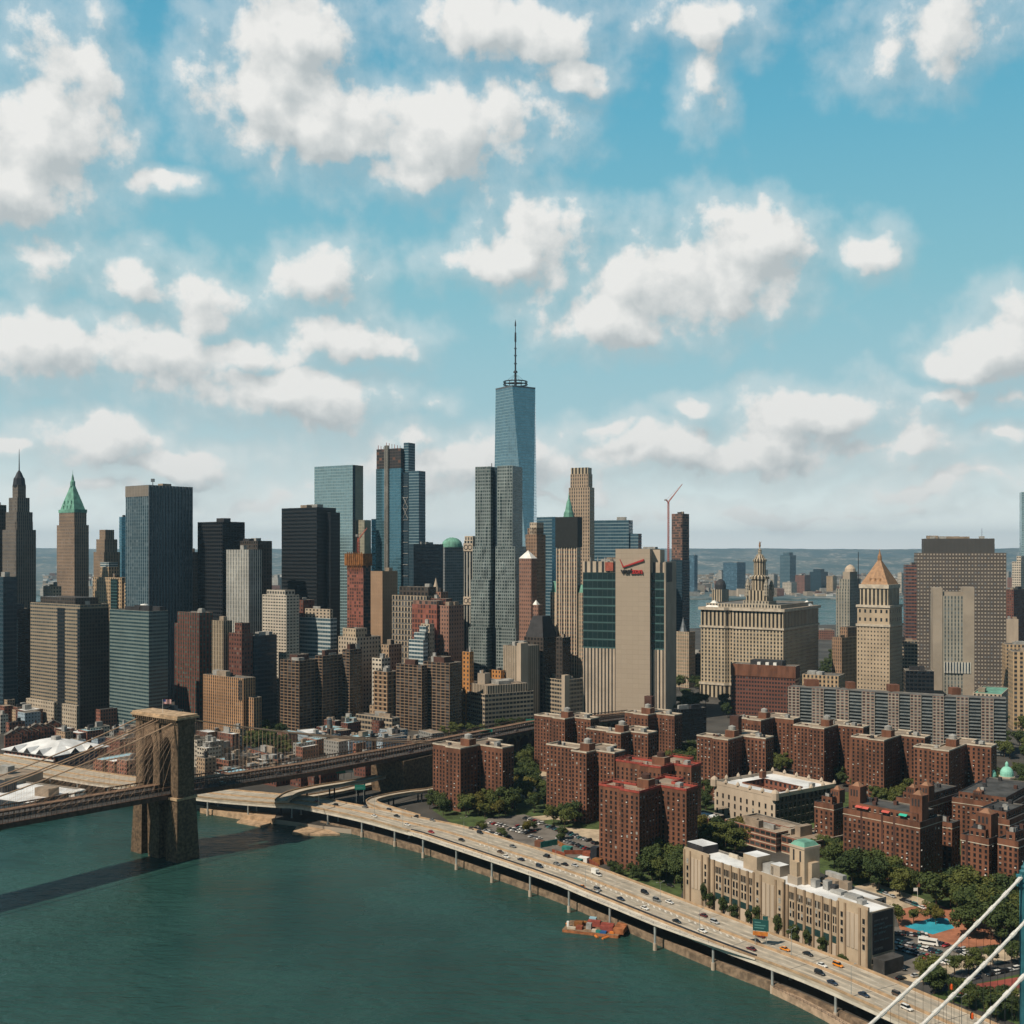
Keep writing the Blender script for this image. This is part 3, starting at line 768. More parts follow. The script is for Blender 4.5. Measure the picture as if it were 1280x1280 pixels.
ramp('road_ramp', 'lower lit ramp passing under the high curved ramp', [(380, 997, 6), (420, 990, 6), (460, 981, 6), (500, 973, 6), (545, 966, 6)], 9, False, .8)
ramp('road_ramp', 'narrow ramp joining the highway beside the nearest-left brick tower', [(520, 1021, 12), (480, 1008, 12), (464, 1000, 12), (480, 993.5, 12), (510, 988.5, 11.5), (545, 984, 11), (600, 970, 9)], 7)
for nm, z in (('bridge_ramp', 20),):
    ramp('road_ramp', 'ramp leaving the stone bridge behind the brick tower with trees below', [(575, 946, 16), (600, 940, 15), (640, 932, 13), (672, 925, 11), (720, 910, 8)], 8)

# ------------------------------------------------------------------ the stone suspension bridge
bd = Vector((.591, .807)).normalized(); bn = Vector((bd.y, -bd.x))
E0 = Vector((-194.3, 657.0))                      # deck edge nearest the camera, beside the tower
def BP(t, o): q = E0 + bd * t + bn * o; return (q.x, q.y)
def bz(t):
    K = [(-420, 41), (-250, 43), (-116, 41), (0, 38), (111, 33), (200, 31), (375, 29), (470, 22), (700, 8)]
    for (a, za), (b, zb) in zip(K, K[1:]):
        if a <= t <= b: return za + (zb - za) * (t - a) / (b - a)
bridge = thing('suspension_bridge', 'old stone suspension bridge with pointed arches crossing the river at left', 'bridge', (*BP(0, -13), 0))
T0, T1 = -400, 560
ts = list(range(T0, T1 + 1, 4))
mb = MB()
def strip(o0, o1, dz, th, m, t0=T0, t1=T1):
    for t in range(t0, t1, 4):
        z0, z1 = bz(t) + dz, bz(t + 4) + dz
        a, b, c, d = (*BP(t, o0), z0), (*BP(t, o1), z0), (*BP(t + 4, o1), z1), (*BP(t + 4, o0), z1)
        lo = lambda p: (p[0], p[1], p[2] - th)
        mb.face([a, b, c, d], m)
        if th: mb.face([lo(d), lo(c), lo(b), lo(a)], m); mb.face([d, lo(d), lo(a), a], m); mb.face([b, lo(b), lo(c), c], m)
strip(-26, 0, 0, 1.2, 'bridge_steel'); mb.build('bridge_deck', bridge)
mb = MB(); strip(-24.5, -15.5, .06, 0, 'roof_dark'); strip(-10.5, -1.5, .06, 0, 'roof_dark'); mb.build('roadway', bridge)
mb = MB(); strip(-15.3, -10.7, 4.2, .5, 'plank'); mb.build('walkway', bridge)
for o in (-.3, -9.9, -16.1, -25.7):
    mb = MB()
    strip(o - .35, o + .35, 4.2, .7, 'bridge_steel'); strip(o - .35, o + .35, -1.2, 1.6, 'bridge_steel')
    for t in range(T0, T1 - 3, 3):
        z = bz(t)
        mb.tube((*BP(t, o), z - 2), (*BP(t, o), z + 3.8), .16, .16, 'bridge_steel', 4, False)
        mb.tube((*BP(t, o), z - 2), (*BP(t + 3, o), bz(min(T1, t + 3)) + 3.8), .11, .11, 'bridge_steel', 4, False)
    mb.build('truss', bridge)
mb = MB()
for t in range(T0, T1 - 8, 8):
    z = bz(t) - 1.3
    mb.tube((*BP(t, -26), z - 1), (*BP(t, 0), z - 1), .5, .5, 'bridge_steel', 4, False)
mb.build('floor_beam', bridge)
# tower
def TP(a, b): q = Vector((-193, 646)) - bn * a + bd * b; return (q.x, q.y)   # a: across the bridge from the right pier, b: depth
TD = 13.0
def tbox(mb, a0, a1, b0, b1, z0, z1, m='stone_bridge', grow=0):
    lo = [TP(a0 - grow, b0 - grow), TP(a0 - grow, b1 + grow), TP(a1 + grow, b1 + grow), TP(a1 + grow, b0 - grow)]
    mb.frustum(lo, z0, [TP(a0, b0), TP(a0, b1), TP(a1, b1), TP(a1, b0)], z1, m)
tw = MB()
ZB, ZS, ZA, ZT = 36., 58., 71., 79.
piers = [(0, 7.5), (17, 24), (33.5, 41)]
for a0, a1 in piers:
    tbox(tw, a0, a1, 0, TD, -4, ZB, grow=1.6)
    tbox(tw, a0 + .4, a1 - .4, .8, TD - .8, ZB, ZT)
tbox(tw, 7, 18, 3, TD - 3, -4, ZB - 1, grow=.6); tbox(tw, 23, 34, 3, TD - 3, -4, ZB - 1, grow=.6)
tower_o = tw.build('stone_tower', bridge)
tw = MB()
for l, r in ((7.1, 17.4), (23.6, 33.9)):        # pointed arch heads
    c = (l + r) / 2; N = 8
    left = []
    for i in range(N + 1):
        f = i / N; left.append((l + (c - l) * (1 - math.cos(f * math.pi / 2) ** 1.0) , ZS + (ZA - ZS) * math.sin(f * math.pi / 2) ** .9))
    curve = left + [(2 * c - x, z) for x, z in reversed(left[:-1])]
    for (x0, z0), (x1, z1) in zip(curve, curve[1:]):
        for b, flip in ((1.6, False), (TD - 1.6, True)):
            q = [(*TP(x0, b), z0), (*TP(x0, b), ZT), (*TP(x1, b), ZT), (*TP(x1, b), z1)]
            tw.face(q if not flip else q[::-1], 'stone_bridge')
        tw.face([(*TP(x0, 1.6), z0), (*TP(x1, 1.6), z1), (*TP(x1, TD - 1.6), z1), (*TP(x0, TD - 1.6), z0)], 'stone_bridge')
tw.build('arch', tower_o)
tw = MB(); tbox(tw, 0, 41, .4, TD - .4, ZT, 82); tw.build('tower_top', tower_o)
tw = MB()
mat('stone_cap', (.42, .30, .19), .9, .4, .25)
tbox(tw, -1.6, 42.6, -1.4, TD + 1.4, 82, 83.2, 'stone_cap'); tbox(tw, -.9, 41.9, -.7, TD + .7, 83.2, 84.2, 'stone_cap')
for i in range(22): tbox(tw, i * 1.92, i * 1.92 + .9, -1.2, -.4, 80.6, 82)
tw.build('cornice', tower_o)
tw = MB()
for a0, a1 in piers:
    tbox(tw, a0 - .6, a1 + .6, -.7, TD + .7, ZB - .8, ZB + .6, 'stone_cap')
tw.build('string_course', tower_o)
# cables and hangers
for k, o in enumerate((1., 15.5, 19.5, 34.)):
    mb = MB(); pr = None
    ax, ay = TP(o + 3, TD / 2)
    o2 = (Vector((ax, ay)) - E0).dot(bn); t2 = (Vector((ax, ay)) - E0).dot(bd)
    def cz(t):
        u = t - t2
        return 45 + 37 * ((243 + u) / 243) ** 2 if u <= 0 else 82 - (82 - bz(min(T1, t2 + 285))) * (1 - (1 - u / 285) ** 1.35)
    tt = [t2 - 330 + 10 * i for i in range(34)]
    tt = [t for t in tt if t < t2] + [t2] + [t2 + 9.5 * i for i in range(1, 31)]
    for a, b in zip(tt, tt[1:]): mb.tube((*BP(a, o2), cz(a)), (*BP(b, o2), cz(b)), .38, .38, 'cable_tan' if 'cable_tan' in MATS else mat('cable_tan', (.45, .30, .20), .7, .2), 6, False)
    mb.build('main_cable', bridge)
    mb = MB()
    for i in range(0, 100):
        t = t2 - 330 + 3.2 * i
        if cz(t) > bz(t) + 3: mb.tube((*BP(t, o2), bz(t) + 3), (*BP(t, o2), cz(t)), .03, .03, 'cable_tan', 3, False)
    for i in range(1, 80):
        t = t2 + 3.2 * i
        if cz(t) > bz(t) + 3: mb.tube((*BP(t, o2), bz(t) + 3), (*BP(t, o2), cz(t)), .03, .03, 'cable_tan', 3, False)
    for i in range(1, 14):
        for s in (-1, 1):
            t = t2 + s * i * 7; mb.tube((*BP(t, o2), bz(t) + 3.5), (*BP(t2, o2), 81.5), .05, .05, 'cable_tan', 3, False)
    h = mb.build('hanger', bridge); h['kind'] = 'stuff'
# anchorage and the arched approach
mb = MB()
mb.prism([BP(192, -29), BP(192, 3), BP(262, 3), BP(262, -29)], GZ, 27.5, 'stone_bridge', top='stone_bridge')
mb.build('anchorage', bridge)
mb = MB()
for t in range(262, 560, 18):
    mb.prism([BP(t, -27), BP(t, 1), BP(t + 4.5, 1), BP(t + 4.5, -27)], GZ, bz(t) - 6, 'brick_dark', top='brick_dark')
    zc = bz(t)
    for o in (.9, -26.9):
        cv = [(t + 4.5 + 13.5 * (1 - math.cos(math.pi * i / 8)) / 2, zc - 10 + 6.5 * math.sin(math.pi * i / 8)) for i in range(9)]
        for (t0, z0), (t1, z1) in zip(cv, cv[1:]):
            q = [(*BP(t0, o), z0), (*BP(t1, o), z1), (*BP(t1, o), bz(min(560, t1)) - 1.4), (*BP(t0, o), bz(min(560, t0)) - 1.4)]
            mb.face(q if o > 0 else q[::-1], 'stone_bridge')
mb.build('approach_arch', bridge)
# flag on the tower
fl = thing('flag', 'striped red and white flag with blue corner flying on the stone bridge tower', 'flag', (*TP(19, 4), 84.2))
mb = MB(); mb.tube((*TP(19, 4), 84.2), (*TP(19, 4), 92.2), .12, .08, 'white_paint', 6); mb.build('flagpole', fl)
mat('flag_red', (.50, .04, .05), .8, 0); mat('flag_blue', (.03, .05, .20), .8, 0)
mb = MB(); fx, fy = TP(19, 4)
for i in range(13):
    for j in range(8):
        u0, u1 = j * .6, (j + 1) * .6; z = 92 - i * .2
        w = lambda u: .25 * math.sin(u * 2.0)
        m = 'flag_blue' if i < 7 and j < 3 else ('flag_red' if i % 2 == 0 else 'white_paint')
        mb.face([(fx + u0 * .96, fy + u0 * .28 + w(u0), z - .2), (fx + u1 * .96, fy + u1 * .28 + w(u1), z - .2), (fx + u1 * .96, fy + u1 * .28 + w(u1), z), (fx + u0 * .96, fy + u0 * .28 + w(u0), z)], m)
mb.build('banner_cloth', fl)

# ------------------------------------------------------------------ the skyline, left to right
T = Tower
T('office_tower', 'dark slim tower cut by the left edge beside the needle-spired tower', 'skyscraper', -14, -2, 8, 631, 1360, st='f_brown')
t = T('spired_tower', 'grey-brown stepped tower ending in a needle spire at the far left', 'skyscraper', 3, 20, 45, 662, 1300, st='f_pine', bay=2.6, units=0)
for i, y in ((.10, 640), (.19, 622), (.30, 606)): t.block('stepped_tier', *t.fr(i), t.z(664), t.z(y, 12), 'f_pine', 2.6, 3.8)
ca, cb = t.w / 2, t.d / 2
t.lathe('crown', ca, cb, [(7.5, t.z(607, 15)), (6.5, t.z(598, 15)), (5, t.z(596, 15)), (3, t.z(591, 15)), (1.2, t.z(588, 15))], 'steel_dark', 8)
t.lathe('spire', ca, cb, [(.8, t.z(589, 15)), (.25, t.z(562, 15)), (.01, t.z(560, 15))], 'steel_dark', 6)
for px0 in (8, 34):
    t.solid('corner_turret', t.w * .08, t.w * .2, t.d * (.1 if px0 < 20 else .8), t.d * (.2 if px0 < 20 else .9), t.z(664), t.z(652), 'f_pine')
T('office_tower', 'dark teal block low in front of the needle-spired tower', 'office building', -12, 4, 21, 721, 1180, st='f_darkblue')
t = T('office_tower', 'dark brick tower with blue glass strip at the bottom of the left edge', 'office building', -20, 2, 40, 762, 1190, st='f_brick', st2='f_black', flo=4)
t.solid('glass_strip', -.6, t.w * .01, t.d * .18, t.d * .52, GZ, t.top - 9, 'f_blueglass')
t.solid('upper_tier', t.w * .1, t.w * .9, t.d * .1, t.d * .8, t.top - 1, t.top + 5, 'f_darkblue')
# the tower with the green pyramid roof
t = T('pyramid_tower', 'tan tower under a green copper pyramid roof with lantern and spire', 'skyscraper', 71, 93, 111, 656, 1500, st='f_wall40', bay=2.6, units=0)
t.block('upper_tier', *t.fr(.07), t.top - 2, t.z(640, 18), 'f_wall40', 2.6)
P0 = t.fr(.02)
t.block('colonnade', *t.fr(.03), t.z(690), t.z(682), 'f_onewall', 2.4) if False else None
t.solid('parapet', *t.fr(.05), t.z(641, 18), t.z(637, 18), 'copper_green')
k = MB()
prof = [(.10, 638), (.22, 626), (.34, 615), (.42, 607)]
for (i0, y0), (i1, y1) in zip(prof, prof[1:]):
    k.frustum(t.rect(*t.fr(i0)), t.z(y0, 18), t.rect(*t.fr(i1)), t.z(y1, 18), 'copper_green')
for s in range(5):
    for fx in (.3, .5, .7):
        a, b = t.w * fx, t.d * (.10 + .05 * s)
        if s < 2: k.box(t.P(a, b), t.e2, t.e1, 1.5, 1.5, t.z(636 - 6 * s, 18), t.z(632 - 6 * s, 18), 'copper_green')
k.build('pyramid_roof', t.root)
t.lathe('lantern', t.w / 2, t.d / 2, [(3.6, t.z(608, 18)), (3.4, t.z(602, 18)), (2.0, t.z(600, 18)), (1.6, t.z(597, 18)), (.3, t.z(592, 18)), (.01, t.z(586, 18))], 'copper_green', 8)
t = T('office_tower', 'small tan block low between the green-roofed tower and striped slab', 'office building', 54, 66, 77, 733, 1330, st='f_palestone')
t = T('stepped_tower', 'tan vertically fluted stepped tower beside the blue slab tower', 'skyscraper', 117, 130, 150, 690, 1450, st='f_onewall', bay=2.4, units=0)
t.block('stepped_tier', *t.fr(.10), t.top - 1, t.z(674), 'f_onewall', 2.4); t.block('stepped_tier', *t.fr(.22), t.top, t.z(662), 'f_onewall', 2.4)
T('glass_tower', 'thin blue glass tower peeking out beside the tall blue slab tower', 'skyscraper', 149, 152, 160, 646, 1800, st='f_blueglass')
t = T('apartment_tower', 'tan apartment block with projecting glass bay below the stepped tan tower', 'apartment building', 116, 152, 171, 722, 1350, st='f_tan', bay=4)
t.block('upper_tier', t.w * .55, t.w * .85, t.d * .2, t.d * .9, t.top - 1, t.z(709), 'f_tan'); t.solid('glass_penthouse', t.w * .6, t.w * .9, t.d * .3, t.d * .9, t.z(709), t.z(703), 'f_bluewhite')
t.solid('glass_bay', t.w * .12, t.w * .34, -1.5, 0, GZ, t.z(724), 'f_teallow'); t.block('stepped_wing', -10, -.5, 3, t.d, GZ, t.z(729), 'f_tan')
# tall blue slab
t = T('slab_tower', 'tall blue-grey slab tower with vertical ribs and pale louvred top band', 'skyscraper', 157, 186, 240, 606, 1300, st='f_liberty', bay=4.2, flo=4.0, units=1, roof='roof_dark')
t.solid('louvre_band', -.25, t.w + .2, -.3, 0, t.z(620), t.top - .3, 'f_louvre')
k = MB()
nr_ = 13
for i in range(nr_ + 1):
    b = t.d * i / nr_; k.box(t.P(0, b - .45), t.e2, -t.e1, .9, 1.0, GZ, t.top, 'steel_grey')
k.build('mullion', t.root)
k = MB(); x, y = t.P(t.w * .3, t.d * .25); k.tube((x, y, t.top), (x, y, t.z(598)), .5, .3, 'steel_dark', 6); k.box((x - 2, y - 1), (1, 0), (0, 1), 4, 2, t.z(601), t.z(597), 'steel_grey'); k.build('antenna', t.root)
T('office_tower', 'narrow dark building in the gap right of the blue slab tower', 'office building', 236, 240, 250, 690, 1420, st='f_brown')
t = T('black_tower', 'black glass tower with a small rooftop box right of the blue slab', 'skyscraper', 247, 278, 306, 652, 1320, st='f_black', units=0, roof='roof_dark')
t.solid('roof_unit', t.w * .3, t.w * .6, t.d * .4, t.d * .7, t.top, t.z(647), 'unit_dark')
T('office_tower', 'dark brown flat-topped tower behind the white ribbed tower', 'skyscraper', 300, 322, 340, 676, 1290, st='f_brown', roof='roof_dark')
t = T('ribbed_tower', 'tower with white vertical ribs and shaded grey side', 'skyscraper', 283, 311, 327, 687, 1220, st='f_stripe', bay=2.8, units=1, st2=None)
# front office towers on the left
t = T('striped_tower', 'wide tan tower in front with two striped bays and slots painted as dark strips', 'skyscraper', 38, 100, 136, 756, 1090, st='f_tanstripe', bay=4, flo=3.6, units=2)
t.solid('upper_tier', t.w * .15, t.w * .85, t.d * .1, t.d * .9, t.top - 1, t.z(748), 'f_brown')
for px0, px1 in ((72, 81), (97, 101)):
    a1, a0 = t.a(px0), t.a(px1); t.solid('dark_face', max(-.3, a0), a1, -.35, 0, GZ, t.top - 4, 'f_black')  # dark strips on the flat wall paint the shade of slots
t.solid('dark_face', -.35, 0, 0, t.d, GZ, t.top - 4, 'f_brown')  # brown sheet paints the right side dark, as if shaded
a1, a0 = t.a(74), t.a(37)
t.solid('base_block', t.a(71), t.w + 3, -3, 2, GZ, t.z(882), 'f_palestone'); t.solid('base_block', 1, t.a(81), -3, 2, GZ, t.z(882), 'f_palestone')
t = T('banded_tower', 'teal-grey tower banded with horizontal ribbon windows', 'office building', 137, 186, 210, 764, 1055, st='f_tealband', flo=3.4, units=3)
t.lathe('roof_tank', t.w * .35, t.d * .5, [(4.5, t.top), (4.5, t.top + 4), (3.5, t.top + 5.5), (.1, t.top + 6)], 'white_paint', 14)
t = T('brick_tower', 'red brick tower with teal windows stepping down to the left', 'apartment building', 222, 249, 266, 766, 1150, st='f_brickteal', st2='f_brickteal')
t.block('stepped_wing', t.w, t.w + 8, 2, t.d, GZ, t.z(781), 'f_brickteal', units=1)
T('slim_tower', 'slim cream tower with dark vertical window strips behind the tan apartments', 'office building', 265, 279, 290, 776, 1130, st='f_slim', bay=2.6)
t = T('brick_tower', 'narrow red brick tower right of the slim cream tower', 'office building', 286, 302, 316, 792, 1120, st='f_brick')
t.block('upper_tier', 1, t.w * .6, 1, t.d * .8, t.top - 1, t.z(779), 'f_brick')
t = T('apartment_block', 'sunlit orange-tan apartment block right of the stone bridge tower', 'apartment building', 254, 304, 319, 848, 1040, st='f_apart', bay=2.9, flo=2.9, units=3)
t.block('stepped_wing', -9, 0, t.d * .35, t.d, GZ, t.z(872), 'f_apart', 2.9, 2.9); t.solid('slot_shade', 1, 6, -.3, 0, t.z(876), t.top - 2, 'f_brown')  # dark sheet on the flat wall paints a shaded slot
T('office_block', 'dark blue-black block behind the orange-tan apartments', 'office building', 300, 318, 346, 795, 1130, st='f_darkblue', roof='roof_dark')
T('office_block', 'pale grey narrow block left of the tall white grid tower', 'office building', 308, 321, 331, 755, 1230, st='f_palestone')
t = T('white_tower', 'white tower with small square windows and cut corners', 'apartment building', 328, 358, 374, 744, 1170, st='f_white', bay=4.2, flo=3.3, units=1)
t.block('upper_tier', *t.fr(.12), t.top - 1, t.z(738), 'f_white', 4.2)
T('office_block', 'brown brick block with round tanks behind the white tower', 'office building', 366, 379, 393, 750, 1210, st='f_brick')
t = T('banded_block', 'white mid-rise with blue ribbon windows and a pale penthouse', 'office building', 375, 413, 421, 773, 1180, st='f_bluewhite', flo=4.2, units=0)
t.block('penthouse', t.w * .08, t.w * .9, 3, t.d - 2, t.top - 1, t.z(762), 'f_palestone', 6, 3.5, units=1)
# the two big dark towers and the glass ones behind
t = T('dark_tower', 'massive near-black steel and glass slab in the middle left skyline', 'skyscraper', 352, 396, 420, 634, 1320, st='f_onelib', units=2, roof='roof_dark', flo=4.4)
t.block('stepped_wing', -7, 0, t.d * .5, t.d, GZ, t.z(640), 'f_onelib')
t = T('glass_tower', 'pale mirror-glass tower with a cream cloud-reflection side behind the black slab', 'skyscraper', 393, 441, 454, 581, 1545, th=32, st='f_paleglass', bay=3, flo=4.2, units=0, st2='f_creamglass')
t.solid('dark_notch', -.4, 0, -.4, t.d * .22, GZ, t.top - 1, 'f_darkblue')
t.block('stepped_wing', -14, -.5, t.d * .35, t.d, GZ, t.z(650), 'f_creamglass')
# tower still being topped out
t = T('unfinished_tower', 'blue glass tower still unfinished at its dark open top, with hoist strip', 'skyscraper', 470, 501, 513, 585, 1545, th=30, st='f_blueglass', bay=2.6, flo=4, units=0)
t.block('unfinished_floors', .5, t.w - .5, .5, t.d - .5, t.top - 1, t.z(560), 'f_skeleton', 4.5, 4.2, roof='roof_tan')
t.solid('screen_wall', -8, 0, t.d * .3, t.d, t.z(590), t.z(553), 'f_bandglass')
for i in range(9):
    a = t.w * (.04 + .11 * i); k = MB(); x, y = t.P(a, .8); k.tube((x, y, t.z(561)), (x, y, t.z(561 - 4 - (i * 7) % 6)), .5, .4, 'crane_red' if i % 3 else 'unit_grey', 5); k.build('column_stub', t.root)
k = MB(); k.box(t.P(t.a(486), -2.2), t.e2, t.e1, 2.2, t.a(481.5) - t.a(486), GZ, t.z(556), 'f_pilaster', flo=8); k.build('hoist', t.root)
t.solid('dark_notch', -10, -.2, 4, t.d * .5, GZ, t.z(592), 'f_darkblue')
t2 = t.block('side_block', -27, -10, t.d * .2, t.d * .9, GZ, t.z(589), 'f_bandglass', 2.6, 4)
t.block('stepped_wing', t.w, t.w + 11, 4, t.d, GZ, t.z(648), 'f_blueglass')
k = MB()
for z0, z1 in ((648, 634), (634, 621)):
    for u, v in ((0, 1), (1, 0)):
        a = t.P(-1.2 - 8 * u, 3.4); b = t.P(-1.2 - 8 * v, 3.4); k.tube((*a, t.z(z0)), (*b, t.z(z1)), .45, .45, 'unit_grey', 5)
for z in range(608, 800, 14):
    a = t.P(-1, 3.4); b = t.P(-9.4, 3.4); k.tube((*a, t.z(z)), (*b, t.z(z)), .4, .4, 'unit_grey', 5)
    a = t.P(t.w + 1, 3.4); b = t.P(t.w + 10, 3.4)
    if z > 650: k.tube((*a, t.z(z)), (*b, t.z(z)), .4, .4, 'unit_grey', 5)
k.build('brace', t.root)
# red tower under construction with orange netting and crane
t = T('construction_tower', 'rust red tower under construction wrapped in orange netting at its top', 'skyscraper', 434, 454, 463, 706, 1210, st='f_redframe', st2=None, bay=3.4, flo=3.6, units=0)
t.solid('shade_side', -.4, 0, 0, t.d, GZ, t.z(706), 'f_skeleton')  # dark sheet puts the shade of the right side into its colour
t.solid('netting', -1.8, t.w + 2.2, -2, t.d + 1, t.z(707), t.z(692), 'net_orange')
for i in range(8): t.solid('net_post', t.w * i / 8, t.w * i / 8 + .8, -2.6, -1.8, t.z(712), t.z(690), 'net_orange')
cr = thing('tower_crane', 'red luffing crane standing behind the orange-netted construction tower', 'crane', (PX(448, 1250), 1250, GZ))
def crane(cr, px, Y, ybase, ytop, jx, jy, kx, ky, m, r=.55):
    k = MB(); x = PX(px, Y); zt = PZ(ytop, Y); zb = PZ(ybase, Y)
    for sx in (-1, 1):
        for sy in (-1, 1): k.tube((x + sx, Y + sy, zb), (x + sx, Y + sy, zt), r * .4, r * .4, m, 4)
    zz = zb
    while zz < zt - 3:
        k.tube((x - 1, Y - 1, zz), (x + 1, Y - 1, zz + 3), r * .3, r * .3, m, 4); k.tube((x + 1, Y + 1, zz), (x - 1, Y + 1, zz + 3), r * .3, r * .3, m, 4); zz += 3
    k.build('mast', cr)
    k = MB(); J = Vector((PX(jx, Y), Y, PZ(jy, Y))); Q = Vector((x, Y, zt))
    for s in (-.7, .7): k.tube(Q + Vector((0, s, 0)), J, r * .6, r * .4, m, 5)
    k.tube(Q + Vector((0, 0, 2.0)), J, r * .35, r * .3, m, 5)
    for i in range(1, 12):
        a = Q.lerp(J, i / 12); k.tube(a + Vector((0, -.7, 0)), a + Vector((0, .7, 1.2)), r * .25, r * .25, m, 4)
    k.build('jib', cr)
    k = MB(); A = Vector((PX(kx, Y), Y, PZ(ky, Y))); k.tube(Q, A, r, r * .7, m, 5); k.box((A.x - 1.2, Y - 1.5), (1, 0), (0, 1), 2.4, 3, A.z - 2.5, A.z, 'unit_grey'); k.build('counterweight', cr)
    k = MB(); A2 = Q + Vector((A.x - Q.x, 0, 9)) * .55; k.tube(A2, J, .12, .12, m, 3); k.tube(Q, A2, r * .6, r * .4, m, 5); k.box((x - 1.2, Y - 1.4), (1, 0), (0, 1), 2.4, 2.4, zt - 2.5, zt, m); k.build('cab', cr)
crane(cr, 448, 1250, 900, 675, 459, 660, 446, 668, 'crane_red', 1.0)
T('blank_tower', 'windowless tan slab tower with a dark side right of the red construction tower', 'office building', 463, 478, 497, 714, 1280, st='f_tanslab', st2='f_tanslab', units=1)
T('office_tower', 'low dark blue glass tower right of the unfinished blue tower', 'skyscraper', 511, 517, 554, 680, 1480, th=50, st='f_darkblue', roof='roof_dark')
t = T('domed_tower', 'grey tower topped with a green copper dome', 'skyscraper', 549, 556, 581, 684, 1720, th=50, st='f_domeglass', units=0)
k = MB(); x, y = t.P(t.w / 2, t.d / 2)
rr = 16
k.lathe(x, y, [(rr + 1, t.top), (rr + 1, t.top + 2.5)] + [(rr * math.cos(i * math.pi / 16), t.top + 2.5 + rr * .8 * math.sin(i * math.pi / 16)) for i in range(9)], 'copper_green', 20); k.build('dome', t.root, True)
t = T('columned_block', 'pale concrete block with tall window columns and stepped grey top', 'office building', 490, 533, 546, 745, 1185, st='f_gridcol', bay=4.4, flo=6.2, units=0)
t.block('penthouse', t.w * .02, t.w * .86, 4, t.d, t.top - 1, t.z(734), 'f_brown', 5, 5, units=1)
t.block('shaded_wing', -22, -.5, 6, t.d, GZ, t.z(748), 'f_brick', units=1)
t = T('office_block', 'pinkish blank-walled block with a small pointed spire', 'office building', 538, 551, 560, 740, 1260, st='f_brickpink')
t.lathe('spire', t.w * .75, t.d * .4, [(3.6, t.top), (3.2, t.top + 4), (1.5, t.top + 10), (.01, t.z(722))], 'concrete_pale', 8)
t = T('construction_block', 'rust red steel frame under construction in front of the columned block', 'office building', 515, 546, 556, 756, 1150, st='f_redframe', bay=4, flo=5, units=0)
t.block('steel_floors', 1, t.w - 1, 1, t.d - 1, t.top - 1, t.top + 4, 'f_scaffold')
T('brick_tower', 'pink brick tower with a black side left of the rippled steel tower', 'apartment building', 548, 561, 580, 757, 1145, st='f_brickpink', st2='f_brickpink')
t = T('stepped_block', 'small bright white stepped building', 'office building', 511, 529, 535, 800, 1125, st='f_bluewhite', flo=4.0, units=0)
t.block('stepped_tier', 0, t.w * .72, 2, t.d, t.top - 1, t.z(791), 'f_bluewhite'); t.block('stepped_tier', 0, t.w * .45, 4, t.d, t.top, t.z(783), 'f_bluewhite')
T('office_block', 'narrow pale block behind the small white stepped building', 'office building', 526, 537, 543, 780, 1138, st='f_palestone')
# rippled steel tower
t = T('rippled_tower', 'tall silver-green tower with rippled steel facades and a dark slot', 'skyscraper', 594, 641, 646, 582, 1250, th=24, st=None)
def ripple(part, a0, a1, b, zt, zb, seed, dep):
    rnd = random.Random(seed); k = MB(); N = max(4, int((a1 - a0) / 1.6)); Mz = 60
    ph = [rnd.uniform(0, 6.28) for _ in range(6)]
    def bb(i, j):
        u = i / N; v = j / Mz
        e = math.sin(min(u, 1 - u) * math.pi) ** .5
        return b - e * 1.3 * (math.sin(7 * u + 3.3 * v + ph[0]) * math.sin(5.1 * v + ph[1]) + .8 * math.sin(13 * u - 6 * v + ph[2]) * math.sin(3 * v + ph[3]))
    for i in range(N):
        for j in range(Mz):
            q = []
            for (x, y) in ((i + 1, j), (i, j), (i, j + 1), (i + 1, j + 1)):
                p = t.P(a0 + (a1 - a0) * x / N, bb(x, y)); q.append((*p, zb + (zt - zb) * y / Mz))
            n = round((zt - zb) / 3.7) / Mz
            k.face(q, 'f_steelwave', [((N - i - 1) * .55 + 7, j * n), ((N - i) * .55 + 7, j * n), ((N - i) * .55 + 7, (j + 1) * n), ((N - i - 1) * .55 + 7, (j + 1) * n)])
    k.prism([t.P(a0, b + .02), t.P(a0, b + dep), t.P(a1, b + dep), t.P(a1, b + .02)], zb, zt, 'f_steelwave', 2.4, 3.7, top='roof_dark')
    k.build(part, t.root)
A = t.a
ripple('tower_block', A(613), A(594), 0, t.z(582), t.z(683), 1, 26)
ripple('tower_block', A(641), A(622), -1, t.z(582), t.z(683), 2, 28)
ripple('stepped_tier', A(614), A(591.5), -1.5, t.z(683), t.z(725), 3, 30); ripple('stepped_tier', A(645), A(620.5), -2.5, t.z(683), t.z(725), 4, 31)
ripple('stepped_tier', A(613), A(590), -3, t.z(725), t.z(785), 5, 32); ripple('stepped_tier', A(646), A(621), -4, t.z(725), t.z(785), 6, 33)
ripple('stepped_tier', A(611), A(588), -4.5, t.z(785), GZ, 7, 34); ripple('stepped_tier', A(647), A(622), -4, t.z(785), GZ, 8, 33)
t.solid('dark_face', A(623), A(612), 7, 24, GZ, t.z(583), 'f_darkblue')
k = MB(); x, y = t.P(A(609), 12); k.tube((x, y, t.z(582)), (x, y, t.z(577)), .5, .5, 'steel_dark', 6); k.build('antenna', t.root)
t = T('pilaster_tower', 'narrow dark tower framed by white pilasters with ring ornaments', 'office building', 580, 591, 598, 676, 1290, th=30, st='f_pilaster', bay=4.6, flo=8, units=1)
t.block('upper_tier', .5, t.w - .5, .5, t.d - .5, t.top - 1, t.z(670), 'f_palestone')
